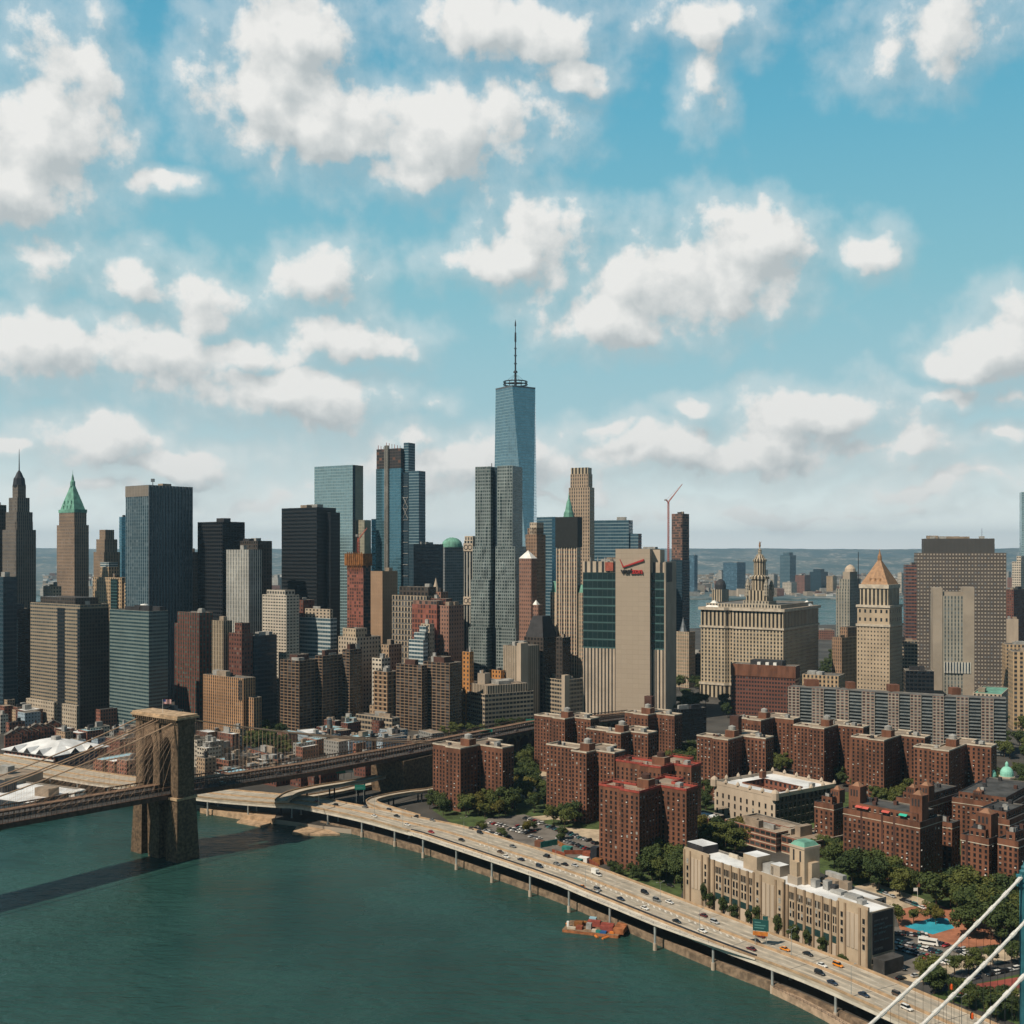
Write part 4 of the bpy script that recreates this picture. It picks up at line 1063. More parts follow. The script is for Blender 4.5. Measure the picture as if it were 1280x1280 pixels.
for y in (684, 751):
    k = MB(); k.box(t.P(-.4, -.9), t.e2, t.e1, .9, t.w + .8, t.z(y + 5), t.z(y - 5), 'concrete_pale')
    for f in (.27, .73):
        c = Vector((*t.P(t.w * f, -.95), t.z(y))); n = Vector((-t.e2.x, -t.e2.y, 0))
        for i in range(12):
            a0, a1 = i * math.pi / 6, (i + 1) * math.pi / 6; ex = Vector((t.e1.x, t.e1.y, 0))
            k.tube(c + (ex * math.cos(a0) + Vector((0, 0, math.sin(a0)))) * 2.6, c + (ex * math.cos(a1) + Vector((0, 0, math.sin(a1)))) * 2.6, .45, .45, 'steel_dark', 4)
    k.build('ring_ornament', t.root)
T('office_block', 'orange terracotta block at the foot of the rippled steel tower', 'office building', 578, 587, 592, 815, 1140, st='f_orange')
T('office_block', 'low red-orange brick building with arched top right of the rippled tower foot', 'office building', 611, 626, 632, 838, 1170, st='f_orange')
T('utility_block', 'plain grey windowless block at the foot of the rippled tower', 'office building', 597, 606, 613, 842, 1140, st='concrete')
t = T('striped_block', 'pale concrete block with vertical window slits and a blank centre shaft', 'office building', 629, 651, 674, 808, 1160, th=44, st='f_pace', bay=3, st2='f_pace', units=2)
t.solid('centre_shaft', -1.2, 4.5, -1.2, t.d * .35, GZ, t.z(804), 'concrete_pale')
# the tallest tower
Yw = 1760
cxw = PX(644.3, Yw)
t = thing('glass_tower', 'tallest blue glass tower with tapering facets and a ringed mast', 'skyscraper', (cxw, Yw, GZ))
zb_, zt_ = 60., PZ(487, Yw); a_ = R(-9)
hw = 31.5
def sq(r, ang): return [(cxw + r * math.cos(ang + i * math.pi / 2), Yw + r * math.sin(ang + i * math.pi / 2)) for i in range(4)]
B0 = sq(hw * 1.4142, math.pi / 4 + a_); B1 = sq(hw, a_ - 0)
# base square B0, roof square B1 turned 45 degrees: eight tall triangles
k = MB(); k.prism(sq(hw * 1.4142, math.pi / 4 + a_), GZ, zb_, 'f_wtc_grey'); k.build('base_block', t)
# top corners sit above the middles of the base sides
for i in range(4):
    j = (i + 1) % 4
    tp0, tp1 = B1[i], B1[j]          # B1[i] is above the side between B0[i-1] and B0[i]
    b = B0[i]
    L = hw * 1.4142; nf = 80
    k = MB(); k.face([(*b, zb_), (*tp1, zt_), (*tp0, zt_)], 'f_wtc_blue', [(8, 0), (16, nf), (0, nf)]); k.build('facet', t)
    bn_ = B0[j]
    k = MB(); k.face([(*b, zb_), (*bn_, zb_), (*tp1, zt_)], 'f_wtc_blue', [(0, 0), (20, 0), (10, nf)]); k.build('facet', t)
k = MB(); k.face([(*p, zt_) for p in B1], 'roof_dark'); k.build('roof', t)
k = MB(); k.ring(offset(B1, .1), offset(B1, -.8), zt_, zt_ + 2.5, 'steel_grey'); k.build('parapet', t)
k = MB()
for r, z in ((17, 3), (18.5, 8), (18.5, 12)):
    for i in range(24):
        a0, a1 = i * math.pi / 12, (i + 1) * math.pi / 12
        k.tube((cxw + r * math.cos(a0), Yw + r * math.sin(a0), zt_ + z), (cxw + r * math.cos(a1), Yw + r * math.sin(a1), zt_ + z), 1.0, 1.0, 'steel_dark', 5, False)
for i in range(12):
    a0 = i * math.pi / 6; k.tube((cxw + 18 * math.cos(a0), Yw + 18 * math.sin(a0), zt_), (cxw + 18 * math.cos(a0), Yw + 18 * math.sin(a0), zt_ + 12), .6, .6, 'steel_dark', 5)
k.build('mast_ring', t)
k = MB(); zz = lambda py: PZ(py, Yw)
k.lathe(cxw, Yw, [(2.1, zt_), (2.1, zz(480)), (1.5, zz(466)), (3.4, zz(466)), (3.0, zz(464)), (1.3, zz(463)), (1.3, zz(455)), (2.4, zz(455)), (2.4, zz(454)), (1.2, zz(454)), (1.2, zz(445)), (2.3, zz(445)), (2.3, zz(444)), (1.1, zz(444)), (1.1, zz(436)), (2.1, zz(436)), (2.1, zz(435)), (.9, zz(435)), (.9, zz(427)), (1.6, zz(427)), (1.3, zz(416)), (.6, zz(415)), (.6, zz(408)), (1.4, zz(407)), (.9, zz(403)), (.05, zz(399))], 'steel_dark', 8)
k.build('spire', t)
k = MB()
for i in range(6):
    a0 = i * math.pi / 3; k.tube((cxw + 17 * math.cos(a0), Yw + 17 * math.sin(a0), zt_ + 11), (cxw, Yw, zz(467)), .18, .18, 'steel_dark', 4)
k.build('stay_cable', t)
# middle right cluster
t = T('stepped_tower', 'tan art deco tower with stepped shoulders right of the rippled tower', 'skyscraper', 657, 671, 682, 668, 1400, st='f_barclay', bay=2.6, units=0)
t.block('stepped_tier', *t.fr(.1), t.top - 1, t.z(660), 'f_barclay', 2.6); t.block('stepped_tier', t.w * .1, t.w * .7, t.d * .1, t.d * .9, t.top, t.z(653), 'f_palestone', 2.6)
t = T('brick_tower', 'slim pink brick tower with a bright white pyramid cap', 'office building', 649, 664, 671, 698, 1226, st='f_brickpink', bay=2.6, units=0)
t.pyr('pyramid_roof', -.3, t.w + .3, -.3, t.d + .3, t.top, t.z(688), 'white_paint')
t.block('stepped_wing', -8, 0, 2, t.d, GZ, t.z(756), 'f_brickpink', 2.6); t.pyr('pyramid_roof', -6, 0, 2, 8, t.z(756), t.z(750), 'white_paint')
t = T('glass_tower', 'blue glass tower with pale bands behind the wrapped gothic tower', 'skyscraper', 671, 690, 699, 646, 1560, st='f_bandglass', units=0, st2='f_blueglass')
t = T('glass_block', 'wide banded glass tower stepping down to the right', 'skyscraper', 741, 786, 791, 650, 1690, th=24, st='f_bandglass', flo=5, units=1)
t.block('stepped_wing', -14, 0, 3, t.d, GZ, t.z(667), 'f_bandglass', 3, 5)
t.solid('slot_shade', t.w * .55, t.w * .62, -.4, 0, GZ, t.top, 'f_darkblue') if False else None
t = T('stone_tower', 'tall tan limestone tower with open arched crown', 'skyscraper', 711, 737, 743, 609, 1400, th=26, st='f_parkplace', bay=3.2, units=0)
t.block('upper_tier', t.w * .08, t.w * .94, 1, t.d - 1, t.top - 1, t.z(592), 'f_parkplace', 3.2)
t.block('crown', t.w * .1, t.w * .92, 1.5, t.d - 2, t.z(593), t.z(584), 'f_colonnade', 5, 9)
t = T('gothic_tower', 'cream gothic tower with black construction wrap under a green spire', 'skyscraper', 696, 721, 726, 683, 1232, th=26, st='f_woolworth', bay=3, units=0)
t.solid('wrap', -1.3, t.w + 1.3, -1.3, t.d + 1.3, t.z(684), t.z(646), 'wrap_black')
t.block('side_wing', t.w - .5, t.w + 8.5, 1.5, t.d + 10, GZ, t.z(741), 'f_woolworth', 3); t.block('side_wing', -7, .5, 1.5, t.d + 10, GZ, t.z(741), 'f_woolworth', 3)
t.pyr('wing_roof', t.w + .5, t.w + 8, 2, 12, t.z(741), t.z(727), 'copper_green', .5); t.pyr('wing_roof', -6.5, -.5, 2, 12, t.z(741), t.z(731), 'copper_green', .5)
t.lathe('spire', t.w / 2, t.d / 2, [(6, t.z(647, 10)), (5.4, t.z(641, 10)), (4, t.z(638, 10)), (2.5, t.z(628, 10)), (.9, t.z(624, 10)), (.1, t.z(616, 10))], 'copper_green', 8)
k = MB()
for i in range(5): k.box(t.P(t.w * i / 4 - .5, -.8), t.e2, t.e1, .8, 1.0, GZ, t.z(685), 'concrete_pale')
k.build('buttress', t.root)
t = T('mansard_block', 'dark block with a black mansard roof in front of the pink brick tower', 'office building', 655, 679, 698, 797, 1185, st='f_brown', units=0, roof='roof_dark')
t.pyr('mansard_roof', 1, t.w - 1, 1, t.d - 1, t.top, t.z(771), 'unit_dark', .55)
T('office_block', 'small dark brown block beside the black mansard roof', 'office building', 695, 703, 713, 797, 1175, st='f_brown')
t = T('office_block', 'low tan building with a blank stair tower left of the logo tower', 'office building', 677, 706, 732, 850, 1165, st='f_lowgrid', th=50, units=2)
t.solid('stair_tower', -1, 4, -1, 6, GZ, t.z(844), 'concrete_pale')
# the big concrete tower with the red tick
t = T('logo_tower', 'massive concrete tower with a red tick sign and dark glass wings', 'skyscraper', 728, 830, 844, 702, 1150, th=20, st=None)
a = t.a
t.block('left_wing', a(771), a(728), 2, 40, GZ, t.z(813), 'f_vstripe', 3.6, 60, par=.5)
t.block('left_wing', a(771), a(728), 2, 40, t.z(813) + .05, t.z(716), 'f_teallow', 5, 8.8, par=.5)
t.block('left_wing', a(771), a(728), 2.3, 40, t.z(716) + .05, t.z(702), 'f_vstripe', 6.5, 30, units=3)
t.block('core', a(813), a(770), -2, 44, GZ, t.z(686), 'f_corepanel', 6, 5, units=1)
t.block('right_wing', a(830), a(812.5), 4, 40, GZ, t.z(813), 'f_vstripe', 3.4, 60, par=.5)
t.block('right_wing', a(830), a(812.5), 4, 40, t.z(813) + .05, t.z(716), 'f_teallow', 5, 8.8, par=.5)
t.block('right_wing', a(830), a(812.5), 4, 40, t.z(716) + .05, t.z(703), 'f_vstripe', 6, 30, units=1)
t.block('core', a(823), a(812), 8, 30, t.z(704), t.z(687), 'concrete_pale')
t.solid('end_wall', -1.2, .4, 2.5, t.d, GZ, t.z(702), 'concrete')
t.solid('end_slot', -1.5, -1.2, 8, t.d * .6, t.z(728), t.z(704), 'unit_dark')
k = MB()
for px in (735, 744, 753, 762): k.tube((*t.P(a(px), 10), t.z(702)), (*t.P(a(px), 10), t.z(697)), .6, .6, 'unit_grey', 6)
k.build('roof_rail', t.root)
t.solid('red_unit', a(766), a(756), 1, 8, t.z(714), t.z(703), 'crane_red')
mat('sign_red', (.42, .03, .03), .5, 0); mat('sign_black', (.02, .02, .022), .5, 0)
k = MB()
def chk(p0, p1, w0, w1):
    q = []
    for (px, py), w in ((p0, w0), (p1, w1)):
        q.append((a(px), t.z(py, -2), w))
    (a0, z0, h0), (a1, z1, h1) = q
    for b0, b1 in ((-3.6, -2.0),):
        A0, A1 = (*t.P(a0, b0), z0 + h0), (*t.P(a0, b0), z0 - h0)
        C0, C1 = (*t.P(a1, b0), z1 + h1), (*t.P(a1, b0), z1 - h1)
        D0, D1 = (*t.P(a0, b1), z0 + h0), (*t.P(a0, b1), z0 - h0)
        G0, G1 = (*t.P(a1, b1), z1 + h1), (*t.P(a1, b1), z1 - h1)
        k.face([A1, C1, C0, A0], 'sign_red'); k.face([A0, C0, G0, D0], 'sign_red'); k.face([D1, G1, C1, A1], 'sign_red'); k.face([C1, G1, G0, C0], 'sign_red'); k.face([D1, A1, A0, D0], 'sign_red')
chk((779.5, 709), (805.5, 700), .65, 1.0); chk((775.8, 699.5), (779.8, 708.6), .5, 1.4)
k.build('tick_sign', t.root)
def text_on(parent, s, size, loc, ex, m, ext=.5):
    cu = bpy.data.curves.new('lettering', 'FONT'); cu.body = s; cu.size = size; cu.extrude = ext; cu.offset = size * .035
    o = bpy.data.objects.new('lettering', cu); COL.objects.link(o); bpy.context.view_layer.update()
    me = bpy.data.meshes.new_from_object(o); bpy.data.objects.remove(o)
    me.materials.clear(); me.materials.append(M(m))
    o = bpy.data.objects.new('lettering', me); COL.objects.link(o); o.parent = parent
    o.location = Vector(loc) - ORG[parent.name]; o.rotation_euler = (R(90), 0, math.atan2(ex.y, ex.x))
    wdt = max(v.co.x for v in me.vertices)
    return o, wdt
ex = -t.e1
o1, w1 = text_on(t.root, 'veri', 9.0, (*t.P(a(777.2), -3.0), t.z(717)), ex, 'sign_black', .8)
o2, w2 = text_on(t.root, 'zon', 9.0, (*t.P(a(777.2) - w1 - .3, -3.0), t.z(717)), ex, 'sign_red', .8)
sc = (a(777.2) - a(804)) / (w1 + w2 + .3)
for o in (o1, o2): o.scale = (sc, sc, 1)
o2.location = Vector((*t.P(a(777.2) - (w1 + .3) * sc, -3.0), t.z(717))) - ORG[t.root.name]
# unfinished tower and crane at right of it
t = T('unfinished_tower', 'slim tower with open orange floors above blue glass right of the logo tower', 'skyscraper', 839, 853, 862, 700, 1760, st='f_darkblue', st2=None, units=0)
t.block('unfinished_floors', .5, t.w - .5, .5, t.d - .5, t.top - 1, t.z(642), 'f_scaffold', 3.4, 4, units=2)
cr = thing('tower_crane', 'pale red tall luffing crane beside the slim unfinished tower', 'crane', (PX(835.5, 1740), 1740, GZ))
crane(cr, 835.5, 1740, 840, 628, 853, 605, 831.5, 624, 'crane_red', 1.1)
t = T('office_block', 'small white and terracotta tower with a pointed roof by the park', 'office building', 844, 861, 869, 790, 1450, st='f_woolworth', bay=3, units=0)
t.lathe('pointed_roof', t.w * .6, t.d * .4, [(5, t.top), (3.5, t.top + 5), (.05, t.z(772))], 'steel_grey', 8)
T('office_block', 'dark low block right of the small white and terracotta tower', 'office building', 862, 876, 884, 818, 1480, st='f_brown')
T('glass_block', 'black glass block behind the brick towers right of the logo tower', 'office building', 842, 851, 883, 887, 1040, th=60, st='f_black', roof='roof_dark')
# civic building with the tiered cupola
t = T('civic_building', 'broad cream civic building crowned by a tiered cupola with gold statue', 'civic building', 876, 979, 1023, 762, 1310, th=34, st=None)
w, d = t.w, t.d
def civ(part, ins, y0, y1, st, bay, flo):
    P = [t.P(-ins, -ins), t.P(-ins, d + ins), t.P(w + ins, d + ins), t.P(w + ins, -ins), t.P(w * .70, -ins), t.P(w * .66, 5 - ins), t.P(w * .62, 5 - ins), t.P(w * .62 - 2, -ins)]
    k = MB(); k.prism(P, t.z(y0) if y0 else GZ, t.z(y1), st, bay, flo, top='roof_tan'); return k.build(part, t.root)
civ('base_block', .8, None, 862, 'f_colonnade', 5, 22); civ('cornice', 1.8, 862, 859, 'coping_pale', 3, 3)
civ('tower_block', 0, 859, 788, 'f_muni', 4.2, 4.4); civ('cornice', 1.2, 788, 785.5, 'coping_pale', 3, 3)
civ('colonnade', 0, 785.5, 765, 'f_colonnade', 5, 30); civ('cornice', 2.4, 765, 761.5, 'coping_pale', 3, 3)
t.block('attic', 5, w - 5, 5, d - 5, t.z(762), t.z(756, 10), 'f_munigrey')
t.pyr('pavilion_roof', w - 22, w - 4, 3, 18, t.z(762), t.z(753, 6), 'white_paint', .12); t.pyr('pavilion_roof', 2, 14, d - 26, d - 12, t.z(762), t.z(754, 20), 'white_paint', .12)
ca, cb = t.a(945) + 4, 22.
zc = lambda y: t.z(y, 30)
t.block('cupola_base', ca - 16, ca + 16, cb - 13, cb + 13, t.z(760), zc(751), 'f_munigrey')
t.block('cupola_base', ca - 13, ca + 13, cb - 11, cb + 11, zc(751), zc(738), 'f_colonnade', 4, 12)
for sa in (-1, 1):
    for sb in (-1, 1):
        t.lathe('turret', ca + sa * 11.5, cb + sb * 9, [(3, zc(745)), (3, zc(733)), (3.4, zc(733)), (2, zc(728)), (.1, zc(723))], 'f_munigrey', 8)
t.lathe('cupola_drum', ca, cb, [(10, zc(741)), (10, zc(724)), (11.5, zc(724)), (11.5, zc(721)), (8, zc(719))], 'f_colonnade', 16)
t.lathe('cupola_drum', ca, cb, [(7.3, zc(720)), (7.3, zc(702)), (8.4, zc(702)), (8.4, zc(699.5)), (6.5, zc(698)), (4, zc(693.5)), (2.2, zc(692.5))], 'f_colonnade', 14)
t.lathe('lantern', ca, cb, [(2.4, zc(693)), (2.2, zc(688)), (2.6, zc(687.5)), (1.0, zc(686)), (.8, zc(684))], 'f_munigrey', 10)
k = MB(); x, y = t.P(ca, cb)
k.lathe(x, y, [(.5, zc(684.5)), (1.1, zc(683)), (1.3, zc(681.5)), (.9, zc(680)), (1.2, zc(679)), (.5, zc(678.2)), (.7, zc(677.4)), (.1, zc(676.6))], 'gold_leaf', 8); k.tube((x, y, zc(679.2)), (x + 2.0, y, zc(677.2)), .3, .22, 'gold_leaf', 5); k.build('statue', t.root)
t = T('brick_office', 'red-brown brick cube office with rows of deep windows', 'office building', 914, 994, 999, 833, 1185, th=28, st=None)
t.block('office_floors', 0, t.w, 0, t.d, GZ, t.z(848), 'f_police', 3.2, 4.4, par=.2); t.block('blank_top', -.6, t.w + .6, -.6, t.d + .6, t.z(848) + .02, t.z(833), 'brick_plain', units=0)
t.solid('roof_unit', t.w * .22, t.w * .72, 6, 22, t.top - 1, t.z(828), 'unit_dark')
for f in (.3, .42, .55): t.solid('roof_unit', t.w * f, t.w * (f + .05), 3, 6, t.top - 1, t.z(830), 'white_paint')
# long balconied slab
pl = [(985, 858, 1052), (1045, 861, 1030), (1110, 866, 1003), (1180, 870, 980), (1258, 874, 962)]
ch = thing('slab_block', 'long low-angled apartment slab with alternating balcony stacks and patterned panels', 'apartment building', (PX(1120, 1000), 1000, GZ))
P = [Vector((PX(x, Y), Y)) for x, _, Y in pl]
zt = 52.5
i = 0
for p, q in zip(P, P[1:]):
    L = (q - p).length; d_ = (q - p).normalized(); nr = Vector((d_.y, -d_.x)); n = max(2, round(L / 10.5))
    for j in range(n):
        s0, s1 = p + d_ * (L * j / n), p + d_ * (L * (j + 1) / n)
        bal = i % 2; f = -2.2 if bal else 0.
        k = MB(); back = -18
        k.prism([tuple(s0 + nr * f), tuple(s1 + nr * f), tuple(s1 + nr * back), tuple(s0 + nr * back)], GZ, zt, 'f_chat_balc' if bal else 'f_chat_panel', 10.5 if bal else 3.4, 2.75, top='roof_grey')
        k.build('balcony_stack' if bal else 'panel_bay', ch)
        if bal:
            k = MB()
            for z in range(4, 52, 3):
                k.box(s0 + nr * -2.2 + d_ * .3, d_, nr, (s1 - s0).length - .6, 1.5, z + .1, z + 1.15, 'balcony_grey' if 'balcony_grey' in MATS else mat('balcony_grey', (.17, .19, .195), .7, .2, .2))
            k.build('balcony', ch)
        i += 1
for x, Y, ww in ((1008, 1055, 12), (1112, 1016, 9), (1190, 992, 8), (1060, 1036, 7)):
    k = MB(); k.box((PX(x, Y), Y), (1, 0), (0, 1), ww, 9, zt - .1, zt + 6, 'brick_plain'); k.build('roof_unit', ch)
# courthouse tower with gold pyramid
t = T('courthouse_tower', 'pale stone courthouse tower under a gold pyramid roof', 'courthouse', 1071, 1112, 1128, 783, 1300, th=38, st='f_court', bay=4, flo=4.6, units=0)
t.solid('cornice', -1, t.w + 1, -1, t.d + 1, t.z(784), t.z(781), 'coping_pale')
t.block('arcade', .4, t.w - .4, .4, t.d - .4, t.z(781), t.z(760), 'f_court', 6, 11); t.solid('cornice', -.8, t.w + .8, -.8, t.d + .8, t.z(760), t.z(757), 'coping_pale')
t.block('upper_tier', *t.fr(.07), t.z(757), t.z(736), 'f_colonnade', 4.5, 12); t.solid('cornice', t.w * .045, t.w * .955, t.d * .045, t.d * .955, t.z(736), t.z(731), 'coping_pale')
k = MB(); k.frustum(t.rect(*t.fr(.08)), t.z(731, 10), t.rect(*t.fr(.46)), t.z(700, 20), 'gold_leaf')
for fx in (.35, .5, .65): k.box(t.P(t.w * fx - 1, t.d * .13), t.e2, t.e1, 3, 2, t.z(728, 10), t.z(723, 10), 'gold_leaf')
k.build('pyramid_roof', t.root)
t.lathe('lantern', t.w / 2, t.d / 2, [(2.6, t.z(702, 20)), (2.4, t.z(695, 20)), (1.2, t.z(692, 20)), (.1, t.z(686, 20))], 'gold_leaf', 8)
t = T('domed_tower', 'grey-tan stepped tower with a small dome and thin mast', 'office building', 1045, 1062, 1080, 736, 1600, st='f_grey', units=0)
t.block('stepped_tier', *t.fr(.12), t.top - 1, t.z(724), 'f_grey'); t.block('stepped_tier', *t.fr(.24), t.top, t.z(715), 'concrete')
t.lathe('dome', t.w / 2, t.d / 2, [(8, t.z(715, 10)), (7.5, t.z(711, 10)), (4.5, t.z(707.5, 10)), (.1, t.z(705.5, 10))], 'concrete_pale', 14)
k = MB(); x, y = t.P(0, t.d * .6); k.tube((x, y, t.top), (x, y, t.z(690)), .7, .5, 'steel_dark', 6); k.build('mast', t.root)
t = T('office_block', 'ornate brown block left of the gold-roofed courthouse', 'office building', 1040, 1052, 1074, 797, 1380, th=50, st='f_barclay', bay=3, st2='f_tan')
t.block('upper_tier', 2, t.w - 1, t.d * .4, t.d * .95, t.top - 1, t.z(785), 'f_barclay', 3)
# federal slab with chequered windows
t = T('federal_slab', 'huge brown office slab with chequered windows and dark ribbed top', 'skyscraper', 1146, 1258, None, 691, 1440, th=14, st='f_javits', bay=3.9, flo=4.7, d=34, units=0)
t.block('ribbed_top', t.a(1244), t.a(1155), 4, 28, t.top - 1, t.z(673), 'f_javitsroof', 1.6, 20, units=4)
for px in (1170, 1200, 1232): t.solid('roof_unit', t.a(px), t.a(px) + 6, 8, 14, t.z(673), t.z(670), 'unit_grey')
k = MB(); x, y = t.P(t.a(1229), 10); k.tube((x, y, t.z(673)), (x, y, t.z(660)), .3, .2, 'steel_dark', 5); k.build('mast', t.root)
T('annex_tower', 'brown banded annex tower attached left of the chequered slab', 'office building', 1132, 1146.5, None, 706, 1470, th=14, st='f_annex', d=28)
t = T('court_tower', 'pale grey slab tower with corner piers in front of the chequered slab', 'courthouse', 1167, 1217, None, 745, 1230, th=14, st='f_grey', bay=3.4, flo=4.2, d=30, units=0)
t.solid('corner_pier', -.6, t.a(1204), -.8, 20, GZ, t.z(734), 'concrete'); t.solid('corner_pier', t.a(1178), t.w + .6, -.8, 20, GZ, t.z(735), 'concrete')
k = MB()
for z in range(12, 125, 8):
    for a0 in (2.2, 6.5): pass
t.block('upper_tier', 1, t.w - 1, 2, 22, t.top - 1, t.z(740), 'concrete')
t.block('fin_band', 3, t.a(1180), -1.4, 0, t.z(842), t.z(828), 'f_stripe', 3.2, 14)
T('glass_block', 'low black glass block with pale frame left of the pale grey slab', 'office building', 1132, 1167.5, None, 839, 1200, th=14, st='f_black', d=24)
T('office_block', 'brown grid-windowed block between courthouse and chequered slab', 'office building', 1118, 1147, None, 801, 1390, th=14, st='f_redframe', d=20) if False else T('office_block', 'brown grid-windowed block between courthouse and chequered slab', 'office building', 1118, 1147, None, 801, 1390, th=14, st='f_lowgrid', d=20, bay=4)
t = T('office_tower', 'pale stepped tower at the right edge behind the chequered slab', 'skyscraper', 1265, 1276, 1288, 702, 2000, st='f_white'); t.block('upper_tier', *t.fr(.25), t.top - 1, t.z(695), 'f_white')
T('apartment_tower', 'brown paired apartment tower right of the chequered slab', 'apartment building', 1256, 1267, 1290, 737, 1800, th=50, st='f_brick')
T('office_block', 'cream windowless block right of the chequered slab', 'office building', 1257, 1273, None, 774, 1600, th=14, st='concrete_pale', d=20)
T('office_block', 'weathered tan classical block at the right edge', 'office building', 1257, 1291, None, 806, 1300, th=14, st='f_tan', d=25)
T('apartment_block', 'tan flat-sided block cut by the right edge above the trees', 'apartment building', 1266, 1295, None, 815, 1100, th=14, st='f_tan', d=25, bay=6)
t = T('civic_block', 'low building with pale green roofs right of the balconied slab', 'civic building', 1216, 1252, 1262, 868, 1150, th=30, st='f_palestone', units=1, roof='copper_green')
t = T('glass_tower', 'very thin pale teal tower cut by the right edge', 'skyscraper', 1277, 1290, None, 615, 2100, th=14, st='f_paleglass', d=20)
T('warehouse_block', 'red brick block between the civic building and the domed grey tower', 'warehouse', 1006, 1043, None, 788, 2250, th=14, st='f_njbrick', d=30)
T('office_block', 'low brown rooftop block above the left end of the balconied slab', 'office building', 1003, 1048, 1056, 845, 1120, th=30, st='f_tan')
# balconied brick apartments in front of the financial towers
for lab, xl, xc, xr, yt, Y in (('leftmost brown balconied slab of the three shading one another', 350, 374, 398, 826, 1097),
        ('middle brown balconied slab of the three shading one another', 394, 403, 431, 820, 1112),
        ('rightmost brown balconied slab of the three shading one another', 428, 437, 452, 812, 1128),
        ('brown balconied tower left half, beside the low concrete clinic', 495, 527, 534, 832, 1098),
        ('brown balconied tower right half, beside the low concrete clinic', 529, 562, 577, 829, 1092)):
    t = T('balcony_block', lab, 'apartment building', xl, xc, xr, yt, Y, th=36, st='f_balcony', bay=5.2, flo=3.0, units=1, group='brown balconied apartment blocks')
    t.block('penthouse', t.w * .3, t.w * .7, t.d * .2, t.d * .8, t.top - 1, t.top + 5, 'brick_dark')
t = T('classical_block', 'cream arched block with a long shaded side behind the brown balconied slabs', 'office building', 423, 446, 476, 797, 1150, th=42, st='f_palestone', bay=4, st2='f_palestone')
t.block('upper_tier', t.w * .1, t.w * .8, 1, t.d * .5, t.top - 1, t.z(786), 'f_court', 4, 6)
T('balcony_block', 'small tan block with stacked round balconies', 'apartment building', 467, 484, 497, 840, 1112, st='f_balcony2', bay=6)
T('office_block', 'small beige block above the round-balconied block', 'office building', 465, 477, 488, 823, 1135, st='f_white')
T('office_block', 'pale rooftop block between balconied slabs and columned block', 'office building', 473, 486, 502, 806, 1165, st='f_rowtan')
T('office_block', 'dull brown block behind the small bright white stepped building', 'office building', 535, 545, 550, 822, 1120, st='f_brown')
t = T('clinic', 'low concrete clinic with columned floors and a flat pale roof', 'hospital', 576, 606, 667, 868, 1112, th=58, st='f_lowgrid', bay=4, flo=4.4, units=3, roof='roof_tan')
t.block('upper_tier', 2, t.w - 1, 4, t.d * .9, t.top - 1, t.z(858), 'f_pace', 3, 6, roof='roof_tan', units=3)
T('low_block', 'low concrete annexe with a flat roof beside the brown balconied tower', 'building', 445, 490, 500, 898, 1085, st='f_lowgrid', units=2)
T('low_block', 'low flat-roofed annexe in front of the round-balconied block', 'building', 462, 484, 500, 884, 1115, st='f_rowtan', units=2)

# ------------------------------------------------------------------ towers across the far river
NJ = [(861, 872, 694, 'f_njblue'), (880, 890, 738, 'f_nj'), (893, 903, 726, 'f_njbrick'), (904, 932, 703, 'f_njblue'), (975, 995, 694, 'f_bandglass'), (978, 996, 728, 'f_white'), (994, 1013, 719, 'f_njbrick'), (1012, 1035, 715, 'f_darkblue'), (1033, 1046, 720, 'f_tan'), (960, 972, 718, 'f_nj'), (950, 960, 712, 'f_nj'), (884, 908, 748, 'f_nj'), (1018, 1036, 743, 'f_nj'), (940, 950, 738, 'f_nj'), (870, 884, 752, 'f_nj'), (896, 906, 716, 'f_nj'), (1090, 1100, 716, 'f_nj'), (1122, 1130, 716, 'f_white'), (1126, 1136, 726, 'f_nj'), (1100, 1120, 744, 'f_nj'), (1255, 1264, 715, 'f_nj'), (1259, 1272, 722, 'f_njbrick'), (340, 352, 722, 'f_nj'), (50, 62, 735, 'f_nj'), (60, 72, 728, 'f_nj'), (110, 118, 738, 'f_nj'), (1080, 1088, 729, 'f_njbrick'), (910, 918, 742, 'f_white'), (1044, 1050, 738, 'f_nj')]
CN = {'f_njblue': 'blue glass', 'f_nj': 'grey', 'f_njbrick': 'red brick', 'f_bandglass': 'banded glass', 'f_white': 'white', 'f_darkblue': 'dark blue glass', 'f_tan': 'cream'}
for i, (l, r, y, st) in enumerate(sorted(NJ)):
    Y = 4480 + (i * 137) % 420
    t = T('distant_tower', '%s tower across the far river, %s hazy one from the left' % (CN[st], nth(i)), 'skyscraper', l, l + (r - l) * .62, r, y, Y, th=35, st=st, bay=6, flo=6, units=1, group='hazy towers across the far river')
    if i % 3 == 0 and r - l > 9: t.block('upper_tier', *t.fr(.2), t.top - 1, t.top + 12, st, 6, 6)
t = T('distant_tower', 'small cream tower with black domed top behind the civic building', 'office building', 890, 902, 911, 737, 2100, st='f_colonnade', bay=5, flo=20, units=0)
t.lathe('dome', t.w / 2, t.d / 2, [(t.w * .52, t.top), (t.w * .52, t.z(731)), (t.w * .4, t.z(727)), (t.w * .15, t.z(724.5)), (.1, t.z(724))], 'unit_dark', 14)
